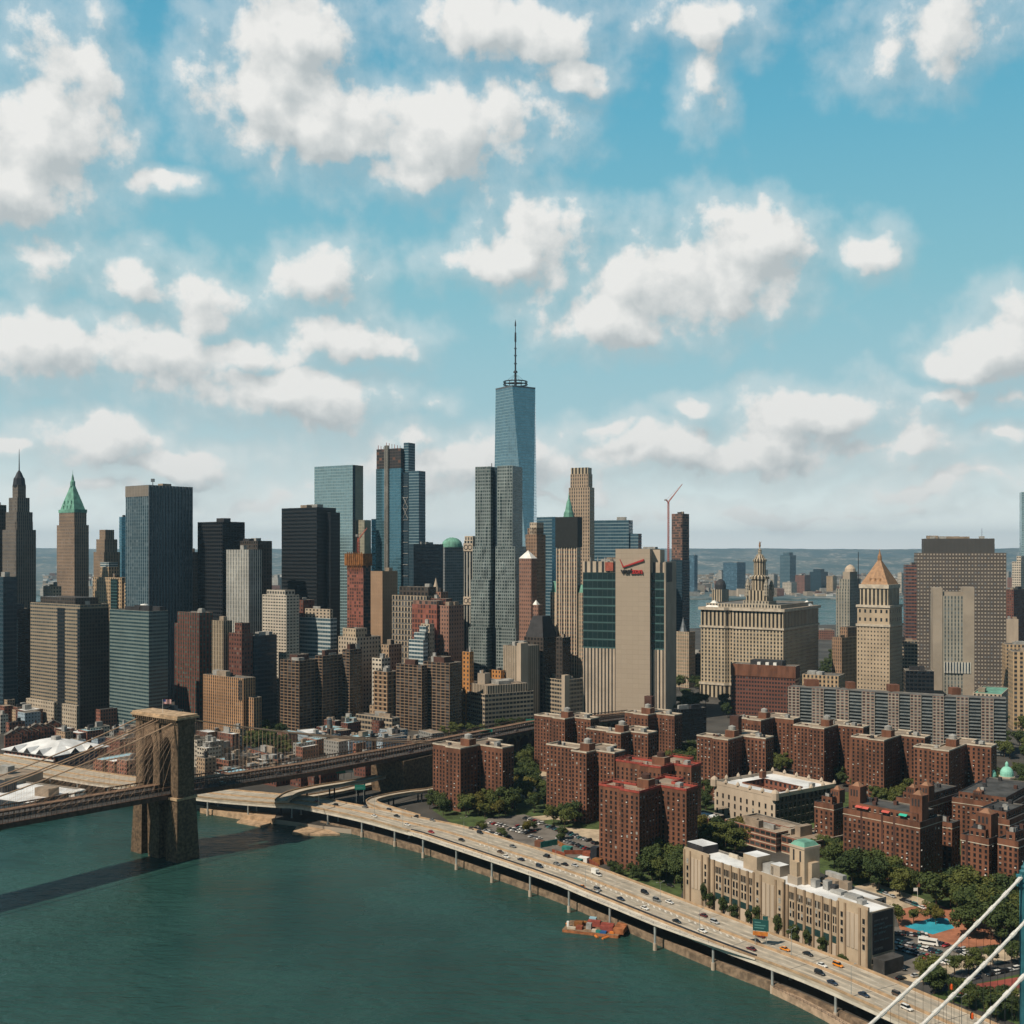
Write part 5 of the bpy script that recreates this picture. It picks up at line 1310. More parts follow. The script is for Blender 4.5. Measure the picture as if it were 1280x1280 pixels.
# the low town that spreads behind them
mb = MB(); rnd = random.Random(5)
for i in range(2600):
    Y = rnd.uniform(4350, 8200); x = rnd.uniform(-.42, .47) * Y
    w_, d_, h_ = rnd.uniform(12, 50), rnd.uniform(12, 50), rnd.choice([8, 10, 12, 16, 22, 30 if Y < 6000 else 14])
    m = rnd.choice(['f_nj', 'roof_grey', 'concrete_pale', 'white_paint', 'f_njbrick', 'concrete', 'roof_tan'])
    mb.prism([(x, Y), (x + w_, Y + 4), (x + w_ - 4, Y + d_), (x - 4, Y + d_ - 4)], 3.5, 4 + h_, m, 6, 5, top=rnd.choice(['roof_grey', 'roof_white', 'roof_tan', 'roof_grey']))
tag(mb.build('distant_town'), kind='stuff')

# ------------------------------------------------------------------ cross-shaped brick towers
def brick_house(label, xl, x1, xc, x2, xr, yt, Y, th=40, sl=3.0, cap='coping_pale', base=None, chimney=False):
    t = Tower('brick_tower', label, 'apartment building', x1, xc, x2, yt, Y, th, None, group='cross-shaped red brick towers')
    wf, sr = max(t.w, 7), max(t.d, 8)
    def along(P, dr, px):
        k = (px - CX) / F; return (k * P.y - P.x) / (dr.x - k * dr.y)
    wr = max(6, along(t.C + t.e2 * sr, -t.e1, xr)); wl = max(5, along(t.C + t.e1 * wf + t.e2 * sl, t.e1, xl))
    wr, wl = min(wr, 30), min(wl, 30)
    bb = max(sr + 12, sl + 13)
    ab = [(0, 0), (0, sr), (-wr, sr), (-wr, sr + 12), (0, sr + 12), (0, bb + 12), (wf, bb + 12), (wf, sl + 13), (wf + wl, sl + 13), (wf + wl, sl), (wf, sl), (wf, 0)]
    P = [t.P(a, b) for a, b in ab]
    k = MB(); k.prism(P, GZ, t.top, 'brick_plain'); k.build('wall', t.root)
    k = MB(); k.face([(*p, t.top - .5) for p in P], 'roof_tan'); k.build('roof', t.root)
    k = MB(); k.ring(offset(P, .18), offset(P, -.4), t.top - .35, t.top + (.55 if cap != 'coping_red' else .9), cap); k.build('coping', t.root)
    segs = [(P[i], P[(i + 1) % len(P)]) for i in (0, 1, 2, 8, 9, 10, 11)]
    windows(t.root, segs, GZ + 1, t.top - 1, 3.2, 2.75, 1.25, 1.45, cap=100, ac=.06, sill='brick_dark')
    c = (wf * .2, wf * .8, sr * .6, sr * .6 + 7)
    t.solid('penthouse', *c, t.top - .5, t.top + 4.5, 'brick_plain', 'roof_tan')
    t.lathe('water_tank', wf * .5, sr * .6 + 3.5, [(2.6, t.top + 4.5), (2.6, t.top + 7), (.1, t.top + 8)], 'unit_grey' if cap != 'coping_red' else 'brick_dark', 12)
    for k_ in range(5):
        a_, b_ = random.uniform(-wr + 2, wf + wl - 3), random.uniform(sr + 2, sr + 9)
        if a_ > wf - 2: b_ = random.uniform(sl + 2, sl + 9)
        t.solid('roof_unit', a_, a_ + random.uniform(1, 2.5), b_, b_ + random.uniform(1, 2.5), t.top - .5, t.top + random.uniform(.6, 2), random.choice(['unit_grey', 'unit_dark', 'brick_dark']))
    t.solid('stair_hut', -wr * .6, -wr * .6 + 3, sr + 4, sr + 8, t.top - .5, t.top + 2.4, 'unit_grey')
    if chimney: t.solid('chimney', wf * .5, wf * .5 + 7, sr + 4, sr + 9, t.top - .5, t.top + 13, 'brick_dark')
    if cap == 'coping_red':
        k = MB(); random.seed(3)
        for i in range(len(P)):
            p, q = Vector(P[i]), Vector(P[(i + 1) % len(P)]); n = max(1, int((q - p).length / 3))
            for j in range(n):
                r = p.lerp(q, j / n); k.tube((*r, t.top), (*r, t.top + 1.9), .09, .09, 'crane_red', 4)
            k.tube((*p, t.top + 1.8), (*q, t.top + 1.8), .08, .08, 'crane_red', 4)
        k.build('safety_rail', t.root)
    return t
brick_house('brick cross-plan tower standing alone below the stone bridge approach ramps', 541, 557, 575.5, 600, 628, 936, 758)
brick_house('brick cross-plan tower with a shaded slot between its two lit wings beside the car park', 683, 714, 733, 745, 768, 941, 725, sl=9)
brick_house('nearest brick cross-plan tower with red roof netting beside the highway', 749, 775, 799, 826, 858, 991, 613, cap='coping_red')
brick_house('brick cross-plan tower with red roof netting just behind the nearest one', 770, 800, 826, 842, 864, 960, 690, cap='coping_red')
brick_house('brick cross-plan tower left in the row below the logo tower', 668, 691, 706, 718, 738, 899, 880)
brick_house('brick cross-plan tower in the middle below the logo tower', 733, 758, 776, 788, 810, 917, 815)
brick_house('brick cross-plan tower at the right foot of the logo tower with a tall chimney', 781, 792, 810, 820, 843, 894, 915, chimney=True)
brick_house('brick cross-plan tower with white edged roof behind the pale courtyard school', 871, 891, 910, 929, 957, 925, 786, chimney=True)
brick_house('brick cross-plan tower partly hidden behind the one by the pale school', 918, 934, 951, 968, 992, 901, 900)
brick_house('second brick cross-plan tower of the receding row, right of the pale school', 992, 1012, 1030, 1047, 1079, 911, 836)
brick_house('third brick cross-plan tower of the receding row, in front of the balconied slab', 1064, 1085, 1105, 1126, 1156, 926, 784)
brick_house('last brick cross-plan tower of the receding row, left of the small green domes', 1142, 1164, 1186, 1208, 1239, 939, 743)

# ------------------------------------------------------------------ brick courtyard blocks at right
def village(label, xl, xc, xr, yt, Y, th, notch=(), setback=True, towers=(), awn=(), w=None, d=None, win=True):
    t = Tower('courtyard_block', label, 'apartment building', xl, xc, xr, yt, Y, th, None, w=w, d=d, group='brick courtyard apartment blocks')
    w, d, z = t.w, t.d, t.top
    t.block('wall', 0, w, 0, d, GZ, z, 'brick_plain', par=.8, roof='roof_dark')
    if setback: t.block('setback_floor', 3, w - 3, 3, d - 3, z - .8, z + 3.4, 'brick_plain', par=.6, roof='roof_dark')
    P = t.rect(0, w, 0, d)
    k = MB(); k.ring(offset(P, .15), offset(P, -.3), z - 3.4, z - 3.0, 'coping_pale'); k.build('string_course', t.root)
    if win: windows(t.root, [(P[0], P[1]), (P[3], P[0])], GZ + 1, z - 2, 2.9, 2.85, 1.2, 1.5, cap=100, ac=.12, sill='brick_dark')
    if win and setback:
        Q = t.rect(3, w - 3, 3, d - 3); windows(t.root, [(Q[0], Q[1]), (Q[3], Q[0])], z - .8, z + 3.3, 3.2, 4, 1.3, 1.6, cap=12, ac=.0)
    for x in notch:
        a = t.a(x); t.solid('recess_shade', a, a + 1.2, -.2, 0, GZ, z, 'brick_dark')  # dark brick strip on the flat wall paints a recess in shade
    for (px, b, ww, hh) in towers:
        a = max(1, min(w - ww - 1, t.a(px)))
        tt_ = t.solid('tank_tower', a, a + ww, b, b + ww, z - .8, z + hh, 'brick_plain')
        for q in (.2, .45, .7): t.solid('tower_opening', a + ww * q, a + ww * q + ww * .13, b - .08, b, z + hh * .55, z + hh * .85, 'unit_dark', par=tt_)
        t.pyr('tower_roof', a + 1.2, a + ww - 1.2, b + 1.2, b + ww - 1.2, z + hh, z + hh + 2.0, 'gold_leaf' if False else 'tile_orange' if 'tile_orange' in MATS else mat('tile_orange', (.26, .14, .085), .8, .2), .3, par=tt_)
    for k_ in range(5):
        a, b = random.uniform(4, max(5, w - 6)), random.uniform(4, max(5, d - 5)); t.solid('roof_unit', a, a + 2, b, b + 2, z + (2.7 if setback else -.8), z + (5 if setback else 2), random.choice(['unit_grey', 'brick_dark', 'unit_dark']))
    for px, m in awn:
        a = t.a(px); k = MB(); zz = z + 2.2
        k.face([(*t.P(a, 2.95), zz), (*t.P(a + 4.5, 2.95), zz), (*t.P(a + 4.5, 1.2), zz - .9), (*t.P(a, 1.2), zz - .9)][::-1], m); k.face([(*t.P(a, 2.95), zz - .05), (*t.P(a + 4.5, 2.95), zz - .05), (*t.P(a + 4.5, 1.2), zz - .95), (*t.P(a, 1.2), zz - .95)], m); k.build('awning', t.root)
    return t
mat('awning_red', (.50, .10, .08), .8, .1); mat('awning_green', (.03, .40, .30), .8, .1)
village('long brick courtyard block with roof terrace awnings facing the pale warehouse', 1054, 1150, 1178, 1028, 588, 48, notch=(1078, 1104, 1119), towers=((1162, 4, 7, 13), (1062, 4, 7, 12)), awn=((1076, 'awning_red'), (1083, 'awning_red'), (1109, 'awning_red'), (1131, 'awning_green')))
village('brick courtyard block end wing left of the long awning block', 1018, 1042, 1054, 1006, 655, 48, setback=True, towers=((1040, 8, 6, 7),))
village('brick courtyard block with a tank tower above the blue-green cable post', 1201, 1236, 1248, 1049, 562, 48, notch=(1210,), towers=((1232, 6, 8, 11),))
village('brick courtyard block cut by the right edge beside the cable post', 1247, 1273, 1300, 1052, 555, 48)
village('rear brick courtyard wing linking the long block to the right blocks', 1120, 1160, 1205, 1003, 680, 48, towers=((1202, 3, 7, 9), (1139, 5, 6, 6)), setback=True)
village('dark inner brick courtyard wing with roof huts behind the long block', 1160, 1190, 1200, 1029, 620, 48, setback=False)
village('far brick courtyard wing below the small green domes', 1190, 1262, 1300, 1006, 668, 40, setback=True, towers=((1225, 3, 5, 5),))
village('inner brick courtyard wing with flat dark roof at right', 1215, 1262, 1290, 1025, 610, 45, setback=True)

# ------------------------------------------------------------------ pale school with courtyard
t = T('school', 'pale courtyard school with white roof and ornate parapet', 'school', 893, 969, 1043, 996, 707, th=55, st=None)
w, d, z = t.w, t.d, t.top
O = t.rect(0, w, 0, d); I = t.rect(9, w - 12, d * .26, d * .62)
k = MB(); k.prism(O, GZ, z, 'concrete_pale', ms=['f_schooldark', 'concrete_pale', 'concrete_pale', None], bay=4, flo=5); k.build('wall', t.root)
k = MB(); k.prism(I[::-1], z - 12, z + .6, 'f_seaport', 4, 4)
k.face([(*p, z - 12) for p in I], 'roof_dark'); k.build('courtyard_wall', t.root)
k = MB()
for i in range(4):
    j = (i + 1) % 4; k.face([(*O[i], z - .3), (*O[j], z - .3), (*I[j], z - .3), (*I[i], z - .3)], 'roof_white')
k.build('roof', t.root)
k = MB(); k.ring(offset(I, .5), I, z - .3, z + .7, 'brick_plain'); k.build('courtyard_coping', t.root)
k = MB(); k.ring(offset(O, .2), offset(O, -.5), z - .8, z + 1.6, 'concrete_pale'); k.build('parapet', t.root)
for i in range(4):
    for j in range(0, 5):
        p = Vector(O[i]).lerp(Vector(O[(i + 1) % 4]), j / 5); k = MB(); k.lathe(p.x, p.y, [(1.3, z + 1.6), (1.2, z + 2.6), (.1, z + 4.2)], 'concrete_pale', 6); k.build('finial', t.root)
for c in (0, 3):
    p = Vector(O[c]); k = MB(); k.lathe(p.x, p.y, [(2.6, z - 2), (2.6, z + 2.4), (1.8, z + 3.6), (.2, z + 4.6)], 'concrete_pale', 8); k.build('corner_turret', t.root)
windows(t.root, [(O[3], O[0])], GZ + 1, z - 1, 5.2, 5.2, 1.5, 3.0, zoff=1.2, ac=0)
windows(t.root, [(O[0], O[1])], GZ + 1, z - 1, 4.2, 5.2, 2.2, 3.2, zoff=1.2, ac=0)
t.solid('roof_hut', w - 8, w - 5, d * .66, d * .66 + 4, z - .3, z + 4, 'brick_plain'); t.solid('roof_hut', 4, 7, d * .7, d * .75, z - .3, z + 3, 'unit_grey')
# low banded school in front of it
t = T('school', 'low red-brick school with cream banded floors and tan roof', 'school', 906, 970, 987, 1041, 655, th=55, st='f_schoolgrid', bay=4, flo=4.6, units=3, roof='roof_tan', st2='f_schoolgrid')
t.block('rear_wing', -22, -1, t.d * .3, t.d + 26, GZ, t.top - 1.5, 'f_schoolgrid', 4, 4.6, roof='roof_tan', units=1)
t.block('rear_wing', 0, t.w * .9, t.d + .1, t.d + 12, GZ, t.top + 1.5, 'f_schoolgrid', 4, 4.6, roof='roof_tan')
t.solid('entrance_tower', -2, 6, t.d * .9, t.d + 8, GZ, t.top + 1, 'concrete')
t = T('low_hall', 'low flat-roofed hall with weathered pale roof beside the brick tower', 'building', 860, 886, 905, 1023, 690, th=50, st='brick_plain', roof='roof_white', units=0)

# ------------------------------------------------------------------ pale warehouse along the highway
t = T('warehouse', 'long pale art deco warehouse beside the highway with green-capped stair tower', 'warehouse', 856, 1087, 1118, 1141, 469, th=57.5, st=None)
w, d, z = t.w, t.d, t.top
mat('deco_stone', (.41, .325, .235), .85, .18, .08); mat('deco_pier', (.28, .205, .14), .85, .2, .1); mat('panel_teal', (.022, .05, .05), .3, .2, .2)
t.block('wall', 0, w, 0, d, GZ, z, 'deco_stone', roof='roof_white', par=1.1)
t.block('wall', -.1, w * .22, d, d + 14, GZ, z - 5, 'unit_grey', roof='roof_white') if False else None
P = t.rect(0, w, 0, d); A = t.a
xs_pier = [893, 903.5, 914, 924.5, 935, 945, 985, 995, 1006, 1017, 1028, 1039, 1048]
for x in xs_pier: a = A(x); t.solid('pilaster', a - .55, a + .55, -.7, 0, GZ, z + .4, 'deco_pier')
for x0, x1 in ((857, 888), (943.5, 982), (1049, 1087)):
    a0, a1 = A(x1), A(x0)
    t.solid('pavilion', max(0, a0), a1, -1.0, 0, GZ, z + 2.2, 'deco_stone')
    for f in (0.02, .26, .74, .98):
        a = max(0, a0) + (a1 - max(0, a0)) * f; t.solid('pilaster', a - .5, a + .5, -1.5, -1.0, GZ, z + 1.2, 'deco_pier')
    for f in (.36, .5, .64):
        a = max(0, a0) + (a1 - max(0, a0)) * f; t.solid('relief', a - .9, a + .9, -1.25, -1.0, GZ + 8, z - 2, 'concrete_pale')
    for f in (.14, .86):
        a = max(0, a0) + (a1 - max(0, a0)) * f
        q0, q1 = t.P(a + 1.2, -1.0), t.P(a - 1.2, -1.0)
        windows(t.root, [(q0, q1)], GZ + 8, z - 2.5, 2.4, 3.6, 1.3, 2.3, ac=0, zoff=.8, frame='deco_pier')
for x0, x1 in zip(xs_pier[:5] + xs_pier[6:12], xs_pier[1:6] + xs_pier[7:13]):
    a0, a1 = A(x1) + .7, A(x0) - .7; L = a1 - a0
    q0, q1 = t.P(a1, 0), t.P(a0, 0)
    windows(t.root, [(q0, q1)], z - 6.2, z - 2, L / 4.01, 4, min(1.5, L / 5.4), 3.2, ac=0, zoff=.4, frame='deco_pier')
    windows(t.root, [(q0, q1)], z - 14.2, z - 6.4, L / 2.01, 3.9, min(2.4, L / 3.4), 3.0, ac=0, zoff=.5, frame='deco_pier')
    t.solid('window_band', a0, a1, -.12, 0, z - 18.2, z - 15.2, 'panel_teal'); t.solid('plinth_panel', a0 + .3, a1 - .3, -.5, 0, GZ, z - 18.6, 'concrete_pale')
windows(t.root, [(P[0], P[1])], GZ + 2, GZ + 9, 4.2, 3.7, 1.2, 2.2, ac=0, frame='deco_pier')
# the big dark advertising banner on the end wall
bnr = thing('banner', 'tall dark advertising banner with pale blue lines of lettering on the warehouse end wall', 'banner', (*t.P(-.3, d * .15), z - 17))
k = MB(); k.box(t.P(-.35, d * .10), t.e2, t.e1, d * .82, .3, z - 18, z - .6, mat('banner_navy', (.010, .016, .024), .6, .15)); k.build('cloth', bnr)
mat('letter_blue', (.03, .075, .10), .7, 0); mat('letter_grey', (.07, .09, .10), .7, 0)
random.seed(4)
for (zz, ws, h, m) in ((z - 3.6, (5, 2, 3), .8, 'letter_grey'), (z - 5.4, (9,), .8, 'letter_blue'), (z - 7.2, (3, 3, 8), .9, 'letter_blue'), (z - 9.0, (3, 6), .9, 'letter_blue'), (z - 12.2, (4, 3, 4), .6, 'letter_blue'), (z - 15.4, (8,), 1.1, 'letter_grey')):
    k = MB(); b = d * .16
    for n in ws:
        for i in range(n):
            lw = .5 + .25 * random.random()
            k.box(t.P(-.40, b), t.e2, t.e1, .16, .06, zz - h * random.uniform(.8, 1.2), zz, m); k.box(t.P(-.40, b + .16), t.e2, t.e1, lw - .3, .06, zz - h * random.choice([.2, .55, 1]), zz - h * random.choice([.0, .35]) + .02, m)
            b += lw + .12
        b += .8
    k.build('lettering', bnr)
# stair tower and rooftop pieces
a0, a1 = A(988), A(966)
def wt(part, da0, da1, b0, b1, z0, z1, m, top=None, par=None): return t.solid(part, a0 + da0, a0 + da1, b0, b1, z0, z1, m, top, par=par)
L = a1 - a0
sto = wt('stair_tower', 0, 9, 9, 19, z - 1, z + 15, 'deco_stone'); wt('tower_cornice', -.4, 9.4, 8.6, 19.4, z + 15, z + 16, 'concrete_pale', par=sto)
t.pyr('tower_cap', a0 + .2, a0 + 8.8, 9.2, 18.8, z + 16, z + 17.8, 'copper_green', .7, par=sto)
for b in (9 - 2.2, 19): wt('tower_buttress', 2.5, 6.5, b, b + 2.2, z - 1, z + 9, 'deco_stone', par=sto)
wt('tower_buttress', -2.2, 0, 11.5, 16.5, z - 1, z + 9, 'deco_stone', par=sto); wt('tower_buttress', 9, 11.2, 11.5, 16.5, z - 1, z + 9, 'deco_pier', par=sto)
for da in (2, 6): wt('tower_slit', da, da + 1, 8.95, 9, z + 9, z + 14, 'unit_dark', par=sto)
for (px, b, wa, wb, hh, m) in ((935, 22, 9, 9, 6, 'deco_stone'), (950, 24, 7, 6, 3, 'unit_grey'), (958, 18, 6, 6, 4, 'concrete'), (985, 6, 6, 6, 2.5, 'concrete'), (1000, 10, 3, 3, 2.5, 'unit_grey'), (1030, 14, 6, 4, .4, 'unit_grey'), (1050, 12, 7, 4, .6, 'unit_grey'), (1062, 8, 3, 3, .8, 'unit_grey'), (910, 16, 14, 1, .8, 'coping_pale'), (925, 26, 16, 1, .8, 'coping_pale'), (870, 12, 12, 10, 3.2, 'unit_dark'), (1012, 20, 3, 3, 3, 'unit_grey'), (1020, 22, 2.5, 2.5, 2, 'unit_dark')):
    a = A(px); t.solid('roof_unit', a, a + wa, min(b, d - wb - 1), min(b, d - wb - 1) + wb, z - 1.05, z + hh, m, 'roof_white' if hh > 3 else None)
t.block('rear_wing', 14, 50, d + .05, d + 12, GZ, z - 1.4, 'f_greyblock', roof='roof_white', units=3)
t.solid('ground_annexe', -6, 0, 2, d * .9, GZ, GZ + 6, 'roof_dark')

# ------------------------------------------------------------------ small green domed church, far right
for lab, px, Y, r, zb in (('larger green copper dome with lantern at the right behind the courtyard blocks', 1258.5, 760, 4.2, 34), ('smaller green copper dome left of the larger one', 1237, 765, 4.3, 32)):
    x = PX(px, Y); t = thing('domed_turret', lab, 'church', (x, Y, GZ))
    k = MB(); k.lathe(x, Y, [(4.6, GZ), (4.6, zb - 8), (5.4, zb - 8), (5.4, zb - 7)], 'concrete_pale', 8); k.build('wall', t)
    k = MB(); k.lathe(x, Y, [(r, zb - 7), (r * 1.04, zb - 5)] + [(r * math.cos(i * math.pi / 12), zb - 5 + r * 1.1 * math.sin(i * math.pi / 12)) for i in range(6)] + [(1.1, zb - .2), (1.1, zb + 1.3), (.9, zb + 2), (.1, zb + 3)], 'copper_mint' if 'copper_mint' in MATS else mat('copper_mint', (.25, .58, .48), .7, .15, .3), 16); k.build('dome', t, True)

# ------------------------------------------------------------------ old low streets
random.seed(21)
def house(label, px, py, ww, dd, hh, th, st, roof='roof_grey', units=1, group='small old houses below the towers', gable=False, name='row_house', bay=3., flo=3.4):
    """px, py: picture position of the near foot corner"""
    p = GP(px, py)
    t = Tower(name, label, 'house' if name == 'row_house' else 'building', 0, px, 0, 0, p.y, th, None, w=ww, d=dd, zt=GZ + hh, group=group)
    if not gable: t.block('wall', 0, ww, 0, dd, GZ, GZ + hh, st, bay, flo, roof, units, par=.5)
    else:
        P = t.rect(0, ww, 0, dd); k = MB(); k.prism(P, GZ, GZ + hh, st, bay, flo)
        for a in (0, ww):
            q = [(*t.P(a, 0), GZ + hh), (*t.P(a, dd), GZ + hh), (*t.P(a, dd / 2), GZ + hh + dd * .3)]; k.face(q if a == 0 else q[::-1], st, [(0, 0), (3, 0), (1.5, 1)])
        k.build('wall', t.root)
        k = MB(); e = .4
        k.face([(*t.P(-e, -e), GZ + hh - .1), (*t.P(-e, dd / 2), GZ + hh + dd * .31), (*t.P(ww + e, dd / 2), GZ + hh + dd * .31), (*t.P(ww + e, -e), GZ + hh - .1)][::-1], roof)
        k.face([(*t.P(-e, dd / 2), GZ + hh + dd * .31), (*t.P(-e, dd + e), GZ + hh - .1), (*t.P(ww + e, dd + e), GZ + hh - .1), (*t.P(ww + e, dd / 2), GZ + hh + dd * .31)][::-1], roof)
        k.build('roof', t.root)
        t.solid('chimney', ww * .3, ww * .3 + 1.2, dd * .45, dd * .55, GZ + hh, GZ + hh + dd * .3 + 2, 'brick_dark')
    return t
# old brick row behind the market
for i in range(8):
    house('grey-gabled brick row house behind the white market roof, %s from the left' % nth(i), 6 + i * 7.2, 938 - i * 1.6, 9, 14, 13 + (i * 5) % 3, 62, 'f_seaport', random.choice(['roof_grey', 'roof_grey', 'roof_tan']), gable=True, group='brick row houses behind the market')
# market hall with white roof
p = GP(62, 970)
t = Tower('market_hall', 'market hall with a big white folded roof over brick walls', 'market hall', 6, 68, 92, 0, GP(68, 962).y, 30, None, zt=GZ + 11, d=52)
w, d = t.w, t.d
t.block('wall', 0, w, 0, d, GZ, GZ + 10, 'f_seaport', 5, 5, roof='roof_dark')
t.solid('blue_front', -.4, 0, 3, d * .8, GZ, GZ + 9, mat('blue_paint', (.015, .05, .10), .6, .3, .3)); t.solid('gallery', 0, w, -1.2, 0, GZ + 6.6, GZ + 7.6, 'white_paint')
k = MB()
z0, z1 = GZ + 11.2, GZ + 18
E = t.rect(-2, w + 2, -2, d + 2); Tp = t.rect(w * .3, w * .7, d * .38, d * .62)
k.frustum(E, z0, Tp, z1, 'roof_white'); k.prism(offset(E, -.05), z0 - .6, z0, 'roof_white'); k.build('roof', t.root)
for s, (aa, bb) in (('f', (w * .25, -1)), ('f', (w * .5, -1)), ('f', (w * .75, -1)), ('r', (-1, d * .35)), ('r', (-1, d * .65))):
    k = MB(); sz = 4.5
    if s == 'f': a3, b3, ap = t.P(aa - sz, bb - 1.2), t.P(aa + sz, bb - 1.2), t.P(aa, bb + 11)
    else: a3, b3, ap = t.P(aa - 1.2, bb + sz), t.P(aa - 1.2, bb - sz), t.P(aa + 11, bb)
    m3 = (Vector(a3) + Vector(b3)) / 2
    k.face([(*b3, z0 - .2), (*a3, z0 - .2), (*m3, z0 + 4)], 'unit_dark'); k.face([(*m3, z0 + 4), (*a3, z0 - .2), (*ap, z0 + 4.2)], 'roof_white'); k.face([(*b3, z0 - .2), (*m3, z0 + 4), (*ap, z0 + 4.2)], 'roof_white')
    k.build('roof_gable', t.root)
t.solid('roof_unit', w * .45, w * .55, d * .45, d * .55, z1, z1 + 3, 'unit_grey')
# brick market blocks between it and the stone tower
house('brick block with a sky-blue strip roof left of the stone bridge tower', 128, 966, 12, 34, 10, 35, 'f_seaport', roof='roof_sky' if 'roof_sky' in MATS else mat('roof_sky', (.30, .50, .60), .6, .1), name='brick_block', units=0)
house('brick block with a white strip roof left of the stone bridge tower', 142, 967, 10, 34, 9.5, 35, 'f_seaport', roof='roof_white', name='brick_block', units=0)
house('red brick block with grey roof right beside the stone bridge tower', 158, 970, 12, 26, 12, 35, 'f_seaport', name='brick_block', units=2)
house('taller red brick block behind the strip-roofed blocks', 150, 948, 20, 26, 16, 35, 'f_brick', name='brick_block', units=2)
house('small white gabled kiosk house beside the market hall', 108, 952, 8, 10, 7, 35, 'f_white', 'roof_white', gable=True, name='brick_block')
STY = ['f_seaport', 'f_rowtan', 'f_greyblock', 'f_brick', 'f_seaport', 'f_brick', 'f_bluewall', 'f_white', 'f_brown']
CNM = {'f_brown': 'brown', 'f_seaport': 'red brick', 'f_rowtan': 'tan', 'f_greyblock': 'grey', 'f_brick': 'dark brick', 'f_white': 'white', 'f_bluewall': 'pale blue'}
def scatter(place, x0, x1, y0, y1, n, th=40, hmin=8, hmax=17, sz=(6, 21), sty=STY):
    cells = sorted((random.uniform(x0, x1), random.uniform(y0, y1)) for _ in range(n)); cnt = {}
    for i, (px, py) in enumerate(cells):
        s = random.choice(sty); c_ = cnt.get(s, 0); cnt[s] = c_ + 1
        house('%s %s house from left %s' % (nth(c_), CNM[s], place), px, py, random.uniform(*sz), random.uniform(*sz), random.uniform(hmin, hmax), th, s, random.choice(['roof_grey', 'roof_tan', 'roof_dark', 'roof_white', 'roof_sky', 'roof_dark']), random.randint(0, 2))
scatter('in the old streets left of the stone tower', 75, 165, 925, 948, 16)
scatter('in the old streets right of the stone tower', 246, 300, 934, 972, 16, hmin=9, hmax=24)
scatter('right of the white-roofed loft', 300, 356, 950, 974, 14, hmin=7, hmax=12)
scatter('behind the long stone bridge deck', 352, 520, 934, 950, 20, hmin=8, hmax=14)
scatter('among the flat roofs below the brown balconied slabs', 400, 500, 905, 935, 18, hmin=7, hmax=12)
scatter('at the far left edge below the dark tower', -15, 40, 898, 926, 12, hmin=12, hmax=22)
scatter('under the stone bridge deck near the highway', 278, 405, 976, 985, 13, hmin=8, hmax=12, sz=(12, 20), sty=['f_brick', 'f_brown', 'f_brick', 'f_seaport'])
scatter('under the stone bridge approach', 410, 500, 964, 976, 8, hmin=9, hmax=14, sz=(12, 22), sty=['f_brick', 'f_seaport', 'f_brown'])
scatter('squeezed below the dark left office towers', 120, 250, 905, 925, 12, hmin=14, hmax=26)
house('grey stepped loft house with white roof right of the stone tower', 262, 960, 15, 14, 21, 40, 'f_greyblock', 'roof_white', 2)
house('tan corner house with tall windows right of the stone tower', 256, 974, 11, 10, 16, 40, 'f_rowtan')
house('long red brick house with rows of small windows above the bridge deck', 338, 962, 40, 12, 12, 50, 'f_seaport', 'roof_dark', 2)
house('pale house with bright blue painted end wall and tank on its roof', 385, 938, 26, 16, 15, 58, 'f_bluewall', 'roof_white', 0, name='painted_house')
house('tall blue-grey blank side house behind the bridge deck', 436, 946, 12, 22, 13, 55, 'f_bluewall', 'roof_white', 1, name='painted_house')
house('light blue house with white front near the flat roofs', 478, 942, 9, 26, 13, 50, 'f_bluewall', 'roof_grey', 1, name='painted_house')
house('grey house with pitched side wall near the brown balconied tower', 540, 932, 24, 12, 11, 55, 'f_greyblock', 'roof_tan', 0, name='painted_house')
wt_ = GP(412, 930); t = thing('water_tank', 'wooden rooftop water tank on legs beside the blue painted house', 'water tank', (wt_.x, wt_.y, 16))
k = MB(); k.lathe(wt_.x, wt_.y, [(2.4, 21), (2.4, 25.5), (2.7, 25.5), (.1, 27.5)], 'steel_grey', 12); k.build('tank', t)
for sx in (-1.5, 1.5):
    for sy in (-1.5, 1.5): k = MB(); k.tube((wt_.x + sx, wt_.y + sy, GZ + 8), (wt_.x + sx, wt_.y + sy, 21), .25, .25, 'steel_dark', 5); k.build('leg', t)
# pier buildings at the left edge
p = GP(-20, 985)
t = Tower('pier_shed', 'pier shed with a white flat roof at the left edge', 'building', -60, 34, 62, 0, 745, 25, None, zt=GZ + 9, d=50, w=80)
t.block('wall', 0, t.w, 0, t.d, 1, GZ + 9, 'f_darkblue', 6, 5, roof='roof_white', units=3); t.solid('white_stair', -6, 0, t.d * .7, t.d * .9, GZ, GZ + 10, 'white_paint')
t = Tower('pier_shed', 'grey-green gabled shed at the left edge beside the highway', 'building', -40, 6, 20, 0, 800, 25, None, zt=GZ + 14, d=34, w=40)
t.block('wall', 0, t.w, 0, t.d, 1, GZ + 14, 'concrete', roof='roof_tan', units=1)
mb = MB(); q = [(-420, 700), (-345, 690), (-318, 742), (-300, 800), (-330, 850), (-450, 840)]; mb.prism(q, -3, 2.4, 'timber', top='plank'); tag(mb.build('pier'), 'timber pier deck under the white-roofed shed at the left edge', 'pier')

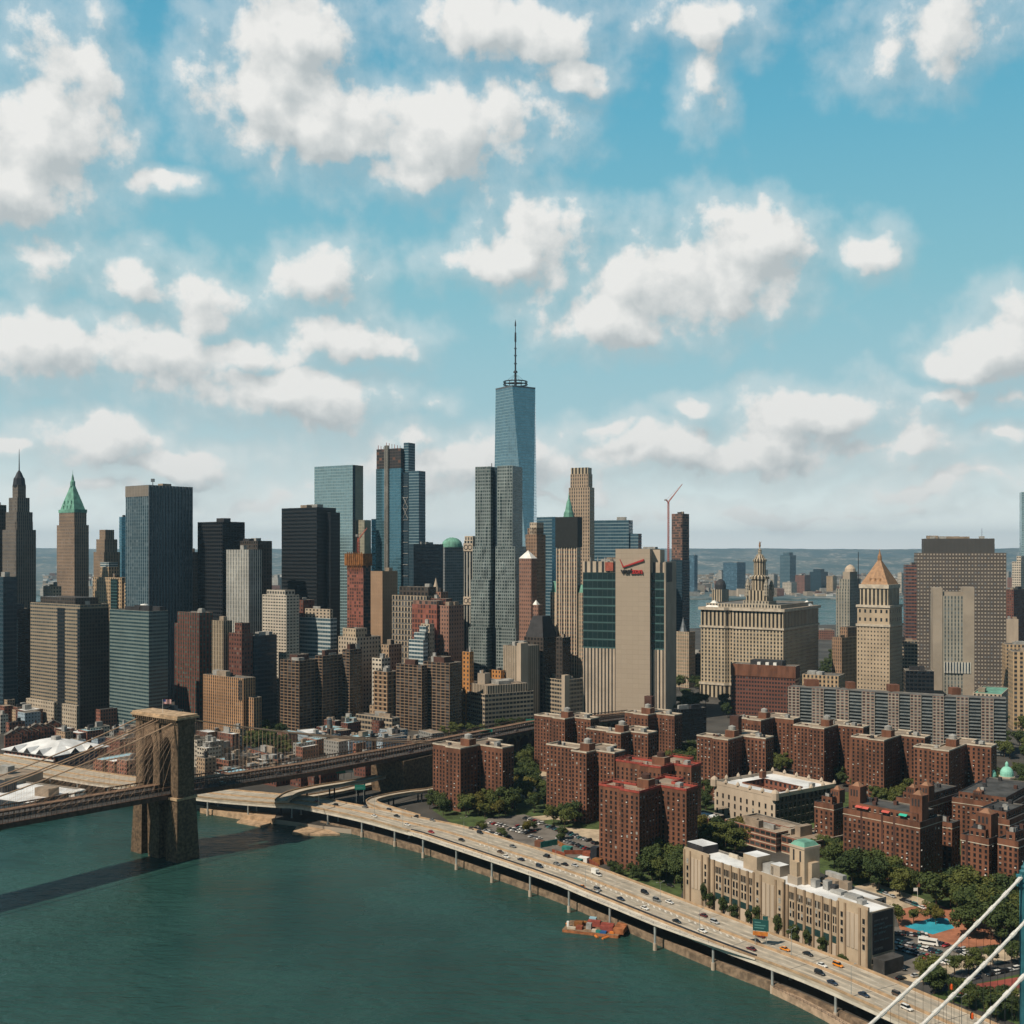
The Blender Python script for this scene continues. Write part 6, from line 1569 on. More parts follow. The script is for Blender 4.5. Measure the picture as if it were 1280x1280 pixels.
# ------------------------------------------------------------------ lawns, car parks, paths
mat('grass', (.055, .085, .025), .95, .4, .15); mat('paving', (.44, .36, .26), .9, .25, .15); mat('lot', (.15, .135, .12), .9, .3, .1)
mat('pool_paint', (.04, .36, .48), .5, .15, .1); mat('play_red', (.34, .14, .08), .9, .3, .1); mat('track_red', (.26, .06, .045), .9, .3, .1); mat('turf', (.05, .085, .02), .95, .3, .1)
def sheet(name, pts, lift, m, kind='structure', label=None):
    P = [GP(x, y, GZ + lift) for x, y in pts]
    ar = sum(P[i].x * P[(i + 1) % len(P)].y - P[(i + 1) % len(P)].x * P[i].y for i in range(len(P)))
    if ar < 0: P.reverse()
    k = MB(); k.face([tuple(p) for p in P], m); return tag(k.build(name), label, kind=kind)
sheet('lawn', [(540, 1012), (580, 1040), (690, 1052), (755, 1058), (800, 1030), (820, 985), (880, 990), (900, 960), (880, 930), (660, 918), (620, 960)], .004, 'grass')
sheet('lawn', [(760, 1105), (850, 1125), (866, 1066), (930, 1062), (960, 1030), (880, 1000), (850, 1020), (800, 1060)], .008, 'grass')
sheet('car_park', [(588, 1036), (612, 1022), (655, 1018), (688, 1027), (752, 1056), (748, 1075), (700, 1070), (648, 1058)], .02, 'lot')
sheet('path', [(664, 1021), (690, 1018), (760, 1040), (752, 1056), (735, 1050), (700, 1032)], .028, 'paving')
sheet('path', [(640, 985), (652, 970), (672, 960), (690, 965), (676, 985), (655, 1000)], .028, 'paving')
sheet('lawn', [(668, 1027), (690, 1024), (752, 1031), (748, 1037), (705, 1034)], .036, 'grass')
sheet('lawn', [(960, 990), (1110, 990), (1290, 1000), (1300, 1170), (1120, 1130), (1000, 1080)], .004, 'grass')
sheet('street', [(1060, 1110), (1090, 1102), (1150, 1122), (1210, 1150), (1300, 1165), (1300, 1182), (1190, 1158), (1120, 1135)], .012, 'paving')
sheet('car_park', [(1112, 1158), (1150, 1160), (1205, 1180), (1225, 1200), (1170, 1222), (1120, 1216)], .012, 'lot')
sheet('playground', [(1118, 1138), (1165, 1128), (1230, 1150), (1250, 1180), (1205, 1185), (1125, 1162)], .02, 'play_red')
sheet('pool', [(1130, 1158), (1166, 1147), (1184, 1148), (1193, 1160), (1166, 1168), (1150, 1164)], .05, 'pool_paint')
sheet('path', [(1118, 1222), (1190, 1205), (1240, 1190), (1300, 1176), (1300, 1190), (1230, 1208), (1160, 1232)], .03, 'paving')
sheet('street', [(1135, 1232), (1200, 1214), (1300, 1192), (1300, 1212), (1210, 1232), (1160, 1244)], .036, 'asphalt')
sheet('lawn', [(1150, 1240), (1215, 1228), (1330, 1205), (1400, 1300), (1320, 1300), (1240, 1268)], .03, 'turf')
sheet('running_track', [(1195, 1240), (1220, 1230), (1330, 1212), (1330, 1232), (1262, 1240), (1236, 1254)], .05, 'track_red')
sheet('path', [(1240, 1248), (1285, 1240), (1288, 1246), (1246, 1258)], .06, 'paving')

# ------------------------------------------------------------------ trees
def leaf_mat(name, c0, c1):
    m = bpy.data.materials.new(name); m.use_nodes = True
    q = NG(m.node_tree); b = m.node_tree.nodes['Principled BSDF']
    oi = q.n('ShaderNodeObjectInfo'); geo = q.n('ShaderNodeNewGeometry')
    nz = q.noise(geo.outputs['Position'], .9, 3, .6)
    f = q.m('ADD', q.m('MULTIPLY', oi.outputs['Random'], .6), q.m('MULTIPLY', q.ss(nz, .3, .7), .4))
    q.put(b.inputs['Base Color'], q.mix(f, c0, c1)); b.inputs['Roughness'].default_value = .7
    b.inputs['Specular IOR Level'].default_value = .2
    MATS[name] = m
leaf_mat('leaf_dark', (.026, .046, .016), (.068, .090, .026)); leaf_mat('leaf_mid', (.044, .070, .020), (.115, .122, .030)); leaf_mat('leaf_gold', (.085, .085, .018), (.14, .115, .026))
def crown_mesh(seed, lm, tall=1.0):
    rnd = random.Random(seed); k = MB(); blobs = []
    for i in range(15):
        a = rnd.uniform(0, 6.28); r = rnd.uniform(0, .36) if i else 0; z = rnd.uniform(.40, .86)
        s = (1 - abs(z - .6) * 1.4); blobs.append((r * math.cos(a) * s * 1.15, r * math.sin(a) * s * 1.15, z, rnd.uniform(.10, .19)))
    for bx, by, bz_, br in blobs:
        for _ in range(int(900 * br)):
            v = Vector((rnd.gauss(0, 1), rnd.gauss(0, 1), rnd.gauss(0, 1))).normalized(); rr = br * rnd.uniform(.65, 1.08)
            c = Vector((bx, by, bz_)) + Vector((v.x * rr, v.y * rr, v.z * rr * .85))
            n = (v + Vector((rnd.uniform(-.7, .7), rnd.uniform(-.7, .7), rnd.uniform(-.4, .9)))).normalized()
            x = n.orthogonal().normalized(); y = n.cross(x); s = rnd.uniform(.016, .032)
            an = rnd.uniform(0, 6.28); x, y = x * math.cos(an) + y * math.sin(an), y * math.cos(an) - x * math.sin(an)
            k.face([tuple(c - x * s - y * s * .6), tuple(c + x * s - y * s * .6), tuple(c + x * s * .7 + y * s), tuple(c - x * s * .7 + y * s)], lm)
    o = k.build('crown'); me = o.data; bpy.data.objects.remove(o); return me
def trunk_mesh(seed):
    rnd = random.Random(seed); k = MB()
    k.tube((0, 0, -.01), (0, 0, .34), .022, .016, 'trunk', 7); k.tube((0, 0, .33), (rnd.uniform(-.03, .03), 0, .7), .016, .005, 'trunk', 6)
    for i in range(6):
        a = i * 1.05 + rnd.uniform(-.3, .3); z = .28 + .05 * i
        k.tube((0, 0, z), (.26 * math.cos(a), .26 * math.sin(a), z + .22), .010, .004, 'trunk', 5)
    o = k.build('trunk'); me = o.data; bpy.data.objects.remove(o); return me
CR = {lm: [crown_mesh(s + 10 * q, lm) for s in range(4)] for q, lm in enumerate(('leaf_dark', 'leaf_mid', 'leaf_gold'))}
TR = [trunk_mesh(s) for s in range(3)]
def tree(label, x, y, h, lm, group, wid=1.0, z=GZ):
    r = thing('tree', label, 'tree', (x, y, z), group); r.rotation_euler = (0, 0, random.uniform(0, 6.28))
    for nm, me in (('trunk', random.choice(TR)), ('crown', random.choice(CR[lm]))):
        o = bpy.data.objects.new(nm, me); COL.objects.link(o); o.parent = r; o.scale = (h * wid, h * wid, h)
random.seed(33)
LN = {'leaf_dark': 'dark green', 'leaf_mid': 'mid green', 'leaf_gold': 'yellow-green'}
def grove(place, pts, n, h, mix=('leaf_dark', 'leaf_mid'), wid=1.05):
    """trees inside the quadrilateral whose corners are picture positions of tree feet"""
    c = [Vector(p) for p in pts]; spots = []
    for _ in range(n * 30):
        u, v = random.random(), random.random(); p = c[0].lerp(c[1], u).lerp(c[3].lerp(c[2], u), v); g_ = GP(p.x, p.y)
        if all((g_ - s[0]).length > h * .48 for s in spots): spots.append((g_, p.x))
        if len(spots) >= n: break
    spots.sort(key=lambda s: s[1]); cnt = {}
    for g_, px in spots:
        lm = random.choice(mix); i = cnt.get(lm, 0); cnt[lm] = i + 1
        tree('%s %s tree from left %s' % (nth(i), LN[lm], place), g_.x, g_.y, h * random.uniform(.78, 1.2), lm, 'trees ' + place, wid)
D, Mi, G_ = 'leaf_dark', 'leaf_mid', 'leaf_gold'
grove('at the foot of the lone brick tower', [(580, 1022), (632, 1026), (636, 1016), (590, 1012)], 9, 14, (G_, Mi, Mi))
grove('left of the lone brick tower by the highway', [(536, 1012), (556, 1022), (560, 1014), (545, 1004)], 4, 11, (D,))
grove('between the lone brick tower and the car park', [(630, 1018), (682, 1020), (684, 990), (636, 978)], 15, 16, (D, D, Mi, G_))
grove('behind the lone brick tower', [(634, 975), (678, 980), (672, 935), (640, 940)], 13, 15, (Mi, D))
grove('on the verge beside the highway car park', [(596, 1038), (640, 1052), (642, 1049), (600, 1034)], 6, 5, (D, Mi), 1.4)
grove('beside the path at the car park brick tower', [(684, 1031), (718, 1040), (722, 1032), (692, 1024)], 4, 13, (D, Mi))
grove('in the car park middle', [(618, 1035), (712, 1054), (706, 1050), (640, 1028)], 4, 7, (G_, D), 1.2)
grove('at the foot of the nearest brick tower', [(806, 1098), (852, 1116), (858, 1088), (826, 1080)], 13, 15, (D, D, Mi))
grove('along the low wall below the nearest brick tower', [(757, 1092), (800, 1104), (800, 1099), (760, 1087)], 5, 8, (D,), 1.1)
grove('between nearest brick tower and low school', [(864, 1064), (925, 1068), (938, 1052), (872, 1040)], 15, 14, (Mi, D, Mi, G_))
grove('left of the pale school', [(864, 1012), (890, 1018), (892, 985), (866, 975)], 9, 14, (D,))
grove('beyond the red-netted brick towers', [(815, 962), (868, 970), (868, 945), (820, 942)], 11, 15, (Mi, D))
grove('between two receding brick towers', [(962, 968), (992, 972), (990, 958), (962, 958)], 6, 14, (Mi,))
grove('in front of the third receding brick tower', [(1040, 985), (1068, 988), (1066, 975), (1044, 975)], 5, 13, (Mi, D))
grove('behind the long awning block', [(1084, 1010), (1120, 1012), (1150, 998), (1096, 994)], 10, 14, (Mi,))
grove('in front of the long awning block', [(1064, 1108), (1140, 1126), (1146, 1112), (1062, 1090)], 17, 16, (D, D, Mi))
grove('beside the warehouse rear', [(1010, 1070), (1056, 1092), (1058, 1080), (1022, 1062)], 8, 12, (D, Mi))
grove('around the blue painted pool', [(1120, 1160), (1200, 1172), (1200, 1150), (1130, 1142)], 4, 10, (Mi, G_), 1.1)
grove('between the pool and the right brick blocks', [(1160, 1142), (1280, 1158), (1290, 1128), (1180, 1122)], 17, 16, (D, Mi))
grove('right of the blue painted pool', [(1195, 1178), (1282, 1190), (1284, 1162), (1205, 1158)], 15, 17, (D, D, Mi))
grove('along the street above the running track', [(1152, 1234), (1288, 1206), (1290, 1196), (1160, 1222)], 9, 10, (D, Mi))
grove('between the highway and the running track', [(1160, 1244), (1262, 1290), (1262, 1272), (1172, 1236)], 9, 9, (D, Mi))
grove('on the playing field at the lower right corner', [(1236, 1272), (1300, 1290), (1300, 1262), (1250, 1256)], 6, 9, (D, Mi))
grove('below the orange-tan apartments', [(300, 944), (356, 942), (352, 920), (308, 920)], 20, 15, (Mi, D))
grove('behind the bridge deck near the painted house', [(345, 950), (378, 948), (372, 935), (350, 936)], 6, 11, (Mi, D))
grove('below the rightmost shaded balconied slab', [(404, 912), (468, 908), (466, 898), (408, 900)], 10, 12, (Mi, D))
grove('at the foot of the brown balconied tower', [(546, 926), (604, 922), (602, 914), (550, 917)], 9, 11, (Mi,))
grove('beside the low concrete clinic', [(612, 918), (664, 908), (664, 902), (616, 910)], 6, 10, (D,))
grove('in the park left of the civic building', [(845, 898), (876, 900), (876, 850), (846, 852)], 18, 18, (Mi, D))
grove('at the foot of the civic building', [(878, 896), (914, 898), (912, 880), (880, 880)], 7, 14, (D,))
grove('at the right end of the balconied slab', [(1246, 950), (1286, 960), (1288, 905), (1262, 900)], 13, 15, (D, Mi))
grove('around the small green domes', [(1242, 985), (1296, 1000), (1298, 968), (1244, 962)], 10, 12, (D, Mi))
grove('between civic building and domed grey tower', [(1022, 850), (1042, 850), (1042, 822), (1024, 822)], 7, 18, (D,))
# creepers and bushes on the warehouse wall
def wall_pt(px, off):
    q = T_w.P(T_w.a(px), -off); return q
T_w = Tower.__new__(Tower); T_w.Y, T_w.th = 469, R(57.5); T_w.C = Vector((PX(1087, 469), 469)); T_w.e1 = Vector((-math.cos(R(57.5)), math.sin(R(57.5)))); T_w.e2 = Vector((math.sin(R(57.5)), math.cos(R(57.5))))
for i, (px, h) in enumerate(((884, 13), (893, 10), (906, 9.5), (921, 8), (940, 8), (951, 12), (975, 11), (996, 9), (1013, 9), (1033, 9), (1056, 4))):
    x, y = wall_pt(px, 2.2); r = thing('climbing_shrub', 'dark green shrub climbing the warehouse wall beside the highway, %s from the left' % nth(i), 'shrub', (x, y, GZ), 'shrubs along the warehouse wall')
    for nm, me in (('stem', TR[0]), ('foliage', CR['leaf_dark'][i % 4])):
        o = bpy.data.objects.new(nm, me); COL.objects.link(o); o.parent = r; o.scale = (6.5, 6.5, h)

# ------------------------------------------------------------------ cars
CARM = {}
PAINT = {'white': (.70, .70, .68), 'black': (.012, .013, .016), 'grey': (.16, .165, .17), 'silver': (.42, .43, .44), 'dark blue': (.016, .028, .055), 'red': (.33, .02, .02), 'dark red': (.10, .015, .02), 'orange': (.72, .24, .01), 'brown': (.10, .065, .045), 'teal': (.03, .14, .15)}
for n_, c_ in PAINT.items(): mat('paint_' + n_.replace(' ', '_'), c_, .3, 0, spec=.5)
mat('tyre', (.012, .012, .012), .8, 0); mat('car_glass', (.015, .02, .025), .08, 0); mat('lamp_red', (.35, .01, .01), .4, 0); mat('lamp_clear', (.7, .7, .65), .3, 0)
def loft(k, secs, m):
    for A, B in zip(secs, secs[1:]):
        n = len(A)
        for i in range(n):
            j = (i + 1) % n; k.face([A[j], A[i], B[i], B[j]][::-1], m)
    k.face(secs[0][::-1][::-1], m); k.face(secs[-1][::-1], m)
def car_parts(kind, col):
    if (kind, col) in CARM: return CARM[(kind, col)]
    pm = 'paint_' + col.replace(' ', '_'); out = []
    van, box = kind == 'van', kind == 'truck'
    L = 2.35 if not box else 3.4
    def sec(x, w, z0, z1, rr=.14): return [(x, -w, z0 + rr), (x, -w + rr, z0), (x, w - rr, z0), (x, w, z0 + rr), (x, w, z1 - rr), (x, w - rr, z1), (x, -w + rr, z1), (x, -w, z1 - rr)]
    k = MB(); hz = .95 if not van else 1.05
    loft(k, [sec(-L, .70, .42, .85), sec(-L + .12, .84, .30, hz), sec(-.9, .91, .26, hz + .02), sec(.9, .91, .26, hz - .02), sec(L - .5, .88, .28, hz - .16), sec(L - .1, .80, .32, hz - .24), sec(L, .68, .40, hz - .32)], pm)
    out.append(('body', k))
    k = MB()
    r0, r1, f0, f1, top = (-2.1, -1.85, .95, .35, 1.46) if kind != 'van' else (-2.25, -2.1, 1.25, .6, 1.80)
    if kind == 'saloon': r0, r1 = -1.75, -1.05
    if box: r0, r1, f0, f1, top = .6, .7, 2.3, 1.9, 2.0
    Pb = [(r0, -.82), (f0, -.80), (f0, .80), (r0, .82)]; Pt = [(r1, -.64), (f1, -.63), (f1, .63), (r1, .64)]
    k.frustum(Pb, hz - .05, Pt, top, 'car_glass'); out.append(('windows', k))
    k = MB(); k.frustum([(r1 - .02, -.66), (f1 + .03, -.65), (f1 + .03, .65), (r1 - .02, .66)], top, [(r1 + .1, -.56), (f1 - .1, -.55), (f1 - .1, .55), (r1 + .1, .56)], top + .07, pm); out.append(('roof', k))
    if box: k = MB(); k.box((-3.4, -1.1), (1, 0), (0, 1), 3.9, 2.2, .8, 3.1, 'paint_black' if col == 'black' else 'white_paint'); out.append(('cargo_box', k))
    if col == 'orange': k = MB(); k.box((-.5, -.25), (1, 0), (0, 1), .25, .5, top + .07, top + .25, 'white_paint'); out.append(('roof_sign', k))
    for s in (-1, 1):
        k = MB(); k.box((L - .06, s * .6 - .17), (1, 0), (0, 1), .1, .34, hz - .40, hz - .27, 'lamp_clear'); out.append(('headlight', k))
        k = MB(); k.box((-L - .04, s * .6 - .15), (1, 0), (0, 1), .1, .3, .66, .82, 'lamp_red'); out.append(('tail_light', k))
        for wx in (L - .85, -L + .8):
            k = MB(); k.tube((wx, s * .93, .33), (wx, s * .70, .33), .33, .33, 'tyre', 12); out.append(('wheel', k)); k = MB(); k.tube((wx, s * .935, .33), (wx, s * .90, .33), .19, .19, 'silver_rim' if 'silver_rim' in MATS else mat('silver_rim', (.4, .4, .4), .4, 0, metal=.6), 8); out.append(('rim', k))
    res = []
    for nm, k in out:
        o = k.build(nm); res.append((nm, o.data)); bpy.data.objects.remove(o)
    CARM[(kind, col)] = res
    return res
def car(label, p, ang, kind, col, group, cat='car'):
    r = thing({'truck': 'truck'}.get(kind, 'car') if col != 'orange' else 'taxi', label, cat, p, group); r.rotation_euler = (0, 0, ang)
    last = r
    for nm, me in car_parts(kind, col):
        o = bpy.data.objects.new(nm, me); COL.objects.link(o); o.parent = last if nm == 'rim' else r
        if nm == 'wheel': last = o
    return r
FC = [(396, 1002, 'red', 's'), (419, 1006.5, 'black', 'v'), (456, 1008.5, 'grey', 's'), (487, 1013, 'dark blue', 'v'), (496, 1020, 'black', 's'), (520.6, 1020.5, 'black', 's'), (541, 1025, 'grey', 's'), (468, 1020, 'white', 's'), (509, 1031, 'white', 's'), (539, 1040, 'red', 's'),
 (589.7, 1035.5, 'brown', 's'), (600, 1041, 'black', 'v'), (577, 1050, 'black', 's'), (641, 1058, 'grey', 's'), (625.5, 1065, 'brown', 's'), (632.7, 1071, 'white', 's'), (651, 1074.5, 'dark blue', 's'), (683, 1070.5, 'black', 'v'), (674.4, 1083, 'dark blue', 'v'), (696, 1080, 'grey', 's'), (705.6, 1080.5, 'black', 's'), (718.6, 1082, 'silver', 's'),
 (746, 1093, 'white', 't'), (728.4, 1109, 'orange', 's'), (747, 1112, 'grey', 'v'), (746, 1116.5, 'white', 's'), (776, 1124, 'dark blue', 's'), (806, 1135.5, 'white', 's'), (806, 1116, 'black', 'v'), (821, 1125.5, 'grey', 'v'), (837, 1128, 'white', 's'), (846, 1152, 'black', 's'), (878, 1164, 'white', 's'), (879, 1144.5, 'dark red', 's'), (893.4, 1153, 'silver', 'v'), (880, 1164.5, None, None),
 (950.5, 1170.5, 'dark red', 's'), (944, 1176.5, 'black', 's'), (939, 1186.5, 'dark red', 's'), (981.4, 1187, 'orange', 's'), (1010, 1193, 'black', 's'), (1027.5, 1207, 'white', 's'), (1024.7, 1217, 'black', 'v'), (1047.6, 1207, 'orange', 'v'), (1040.6, 1229, 'dark blue', 's'), (1080, 1244, 'dark blue', 's'), (1122, 1244, 'brown', 'v'), (1133.6, 1261, 'white', 'v')]
cnt = {}
for px, py, col, kd in FC:
    if not col: continue
    p = GP(px, py + 1.0, 12.02); i = min(range(len(RO) - 1), key=lambda j: ((RO[j].x - p.x) ** 2 + (RO[j].y - p.y) ** 2)); d = RO[i + 1] - RO[i]
    kk = (col, '' if col == 'orange' else kd); c_ = cnt.get(kk, 0); cnt[kk] = c_ + 1
    nm = {'s': 'saloon car', 'v': 'tall car', 't': 'box truck'}[kd]
    if col == 'orange': nm = 'taxi'
    car('%s %s on the elevated highway, %s such from the bridge end' % (col, nm, nth(c_)), (p.x, p.y, 12.02), math.atan2(d.y, d.x) + (math.pi if (py * 7) % 2 > 1 else 0), {'s': 'saloon', 'v': 'van', 't': 'truck'}[kd], col, 'traffic on the elevated highway', {'t': 'truck'}.get(kd, 'taxi' if col == 'orange' else 'car'))
random.seed(8)
LC = ['white', 'black', 'grey', 'silver', 'dark blue', 'black', 'white', 'silver', 'red', 'black', 'teal', 'grey']
def row(place, a, b, n, across, z=GZ + .03, gap=.08):
    p, q = GP(*a, z), GP(*b, z); d = q - p; an = math.atan2(d.y, d.x) + (math.pi / 2 if across else 0); cnt = {}
    for i in range(n):
        if random.random() < gap: continue
        r = p.lerp(q, (i + .5) / n); col = random.choice(LC); c_ = cnt.get(col, 0); cnt[col] = c_ + 1
        car('%s %s car from left parked %s' % (nth(c_), col, place), tuple(r), an + random.uniform(-.05, .05) + (math.pi if random.random() < .5 else 0), random.choice(['saloon', 'saloon', 'van']), col, 'cars parked in the lots')
row('in the short row nearest the tree island', (611, 1029), (634, 1034), 5, True)
row('in the row beside the highway hedge', (592, 1036), (640, 1049), 9, False)
row('in the first middle row of the tower lot', (636, 1037), (660, 1043), 7, True); row('in the second middle row of the tower lot', (644, 1034.5), (668, 1040.5), 7, True)
row('in the tree-side row of the tower lot', (655, 1023), (678, 1031), 7, True)
row('in the long row beside the curved path', (682, 1033), (748, 1056), 20, True); row('in the row facing the building site', (662, 1046), (676, 1049.5), 4, True)
row('in the row behind the green site fence', (697, 1048), (745, 1066), 14, True)
row('in the top row of the warehouse lot', (1118, 1167), (1160, 1171), 9, True); row('in the second row of the warehouse lot', (1120, 1178), (1176, 1192), 12, True)
row('in the third row of the warehouse lot', (1121, 1186), (1172, 1200), 11, True); row('in the fourth row of the warehouse lot', (1150, 1197), (1196, 1207), 9, True)
row('in the right row of the warehouse lot', (1165, 1178), (1205, 1190), 8, True); row('against the warehouse end wall', (1119, 1205), (1130, 1213), 3, False)
row('at the kerb above the running track', (1165, 1236), (1290, 1208), 20, False, gap=.2); row('at the kerb beside the playground', (1190, 1187), (1214, 1200), 4, False)
row('on the street in front of the awning block', (1090, 1112), (1180, 1146), 12, False, gap=.35)
for px, py, col, lab in ((1126, 1224, 'black', 'black car turning on the side street at the warehouse corner'), (1144.5, 1221, 'silver', 'silver car on the side street near the warehouse corner'), (1206, 1191, 'white', 'white car standing alone beside the playground trees'), (1200, 1198, 'silver', 'silver car on the pale street below the playground trees'), (838, 1108, 'black', 'black car parked under the trees beside the nearest brick tower')):
    p = GP(px, py, GZ + .05); car(lab, tuple(p), .35 if px > 1000 else -.9, 'saloon', col, None)
p = GP(1161, 1181, GZ + .03); b = thing('bus', 'white minibus standing among the cars in the warehouse lot', 'bus', tuple(p)); b.rotation_euler = (0, 0, -.5)
o = ORG[b.name]
k = MB(); k.frustum([(o.x - 4.5, o.y - 1.2), (o.x + 4.3, o.y - 1.2), (o.x + 4.3, o.y + 1.2), (o.x - 4.5, o.y + 1.2)], o.z + .45, [(o.x - 4.4, o.y - 1.1), (o.x + 3.6, o.y - 1.1), (o.x + 3.6, o.y + 1.1), (o.x - 4.4, o.y + 1.1)], o.z + 3.0, 'white_paint'); k.build('body', b)
for s in (-1, 1): k = MB(); k.box((o.x - 4.2, o.y + s * 1.17 - .03), (1, 0), (0, 1), 7.4, .06, o.z + 1.6, o.z + 2.4, 'car_glass'); k.build('windows', b)
for wx in (-3, 2.8):
    for s in (-1, 1): k = MB(); k.tube((o.x + wx, o.y + s * 1.22, o.z + .45), (o.x + wx, o.y + s * .9, o.z + .45), .45, .45, 'tyre', 12); k.build('wheel', b)
# traffic on the stone bridge
random.seed(14); cnt = {}
for i in range(30):
    t_ = 20 + i * 16 + random.uniform(-5, 5); o_ = random.choice([-4, -7.5, -18.5, -22]); col = random.choice(LC); c_ = cnt.get(col, 0); cnt[col] = c_ + 1
    x, y = BP(t_, o_); car('%s car crossing the stone bridge roadway, %s such beyond the tower' % (col, nth(c_)), (x, y, bz(t_) + .07), math.atan2(bd.y, bd.x), random.choice(['saloon', 'van']), col, 'cars on the stone bridge')

# ------------------------------------------------------------------ lamps, signs, site, barge
def lamp_post(lab, x, y, z, h, ang, double=False):
    t = thing('street_lamp', lab, 'street lamp', (x, y, z), 'lamp posts along the highway')
    k = MB(); k.tube((x, y, z), (x, y, z + h), .13, .07, 'steel_post', 6); k.build('post', t)
    for s in ((1, -1) if double else (1,)):
        ex_, ey_ = math.cos(ang) * s, math.sin(ang) * s
        k = MB(); k.tube((x, y, z + h), (x + ex_ * 2.2, y + ey_ * 2.2, z + h + .6), .07, .05, 'steel_post', 5); k.build('arm', t)
        k = MB(); k.box((x + ex_ * 2.2 - .35, y + ey_ * 2.2 - .2), (1, 0), (0, 1), .7, .4, z + h + .5, z + h + .7, 'unit_grey'); k.build('lamp_head', t)
n_ = 0
for i in range(near_i(400, 1009), len(RO) - 2, 5):
    d = (RO[i + 1] - RO[i]).normalized(); nr = Vector((d.y, -d.x)); p = RO[i] - nr * WID[i] * (.47 if n_ % 2 else .02)
    lamp_post('slim lamp post on the elevated highway, %s from the bridge end' % nth(n_), p.x, p.y, 12.9, 10.5, math.atan2(-nr.y, -nr.x), n_ % 2 == 1); n_ += 1
mat('sign_green', (.010, .16, .12), .5, 0); mat('sign_dark', (.012, .075, .075), .5, .1)
def sign(lab, px, py, z, w, h, m, post_h, ang, extra=()):
    p = GP(px, py, z); t = thing('road_sign', lab, 'road sign', tuple(p)); ex_ = Vector((math.cos(ang), math.sin(ang)))
    k = MB()
    for f in (-.35, .35): k.tube((p.x + ex_.x * w * f, p.y + ex_.y * w * f, z), (p.x + ex_.x * w * f, p.y + ex_.y * w * f, z + post_h + h), .14, .14, 'steel_post', 6)
    k.build('post', t)
    ey = Vector((-ex_.y, ex_.x)); c0 = p.to_2d() - ex_ * w / 2 - ey * .3
    k = MB(); k.box(c0, ex_, ey, w, .12, z + post_h, z + post_h + h, m); k.build('panel', t)
    for (f0, f1, h0, h1, mm) in extra:
        k = MB(); k.box(c0 + ex_ * w * f0 - ey * .03, ex_, ey, w * (f1 - f0), .05, z + post_h + h * h0, z + post_h + h * h1, mm); k.build('lettering' if mm != 'awning_red' else 'exit_panel', t)
    return t
mat('sign_letter', (.10, .26, .25), .6, 0); mat('sign_orange', (.50, .17, .03), .6, .2, .8)
sign('large dark green highway sign with orange lower strip in front of the warehouse', 951, 1180, 12.9, 6.6, 4.8, 'sign_dark', 5.6, R(-18), ((.1, .5, .7, .78, 'sign_letter'), (.1, .8, .45, .53, 'sign_letter'), (.1, .7, .22, .30, 'sign_letter'), (0, .95, -.42, -.06, 'sign_orange'), (.62, .95, 1.02, 1.35, 'sign_dark')))
sign('bright green overhead road sign left panel on the high curved ramp', 426, 974, 19, 6.5, 3.6, 'sign_green', 4.2, R(8), ((.1, .7, .6, .72, 'sign_letter'),))
sign('bright green and white overhead road sign right panel on the high curved ramp', 434.5, 973, 19, 7.5, 4.2, 'sign_green', 4.2, R(8), ((.02, .98, 0.0, .36, 'white_paint'), (.1, .8, .6, .72, 'sign_letter')))
sign('green road sign lower down under the high ramp', 450, 1003, 12, 7, 3.4, 'sign_green', 8.5, R(8), ((.1, .8, .3, .42, 'sign_letter'),))
sign('green panel sign on the stone bridge approach', 608, 921, 28, 10, 3.5, 'sign_green', 3, R(-5)); sign('long green panel beside the brick tower at the bridge approach', 664, 908, 27, 9, 3.5, 'sign_green', 3, R(-5))
# building site between the car park and the nearest brick tower
mat('net_teal', (.02, .17, .15), .8, .3, .4); mat('net_brown', (.22, .06, .03), .85, .3, .4)
p = GP(712, 1066); t = thing('building_site', 'fenced building site with teal netting and red-brown sheds beside the nearest brick tower', 'building site', tuple(p))
for (x0, y0, x1, y1, h, m) in ((676, 1060, 697, 1056, 3.5, 'net_teal'), (697, 1056, 712, 1064, 2.5, 'net_orange'), (705, 1068, 745, 1068, 2.5, 'net_brown'), (690, 1066, 706, 1071, 2.2, 'net_brown'), (733, 1077, 748, 1086, 2.5, 'net_brown')):
    a_, b_ = GP(x0, y0).to_2d(), GP(x1, y1).to_2d(); d = (b_ - a_).normalized(); n2 = Vector((-d.y, d.x)); k = MB(); k.box(a_, d, n2, (b_ - a_).length, .3, GZ, GZ + h, m); k.build('fence_net', t)
for (px, py, ww, dd, h, m) in ((668, 1058, 5, 4, 3.4, 'brick_plain'), (702, 1064, 6, 3, 3, 'net_teal'), (722, 1078, 6, 3.5, 3.2, 'white_paint'), (716, 1081, 5, 3, 3.4, 'net_teal'), (738, 1074, 4, 4, 7, 'steel_dark'), (740, 1080, 5, 4, 3, 'net_orange'), (728, 1070, 5, 4, 2.4, 'net_brown')):
    q = GP(px, py); k = MB(); d = Vector((.83, -.55)); k.box((q.x, q.y), d, Vector((.55, .83)), ww, dd, GZ, GZ + h, m); k.build('site_hut', t)
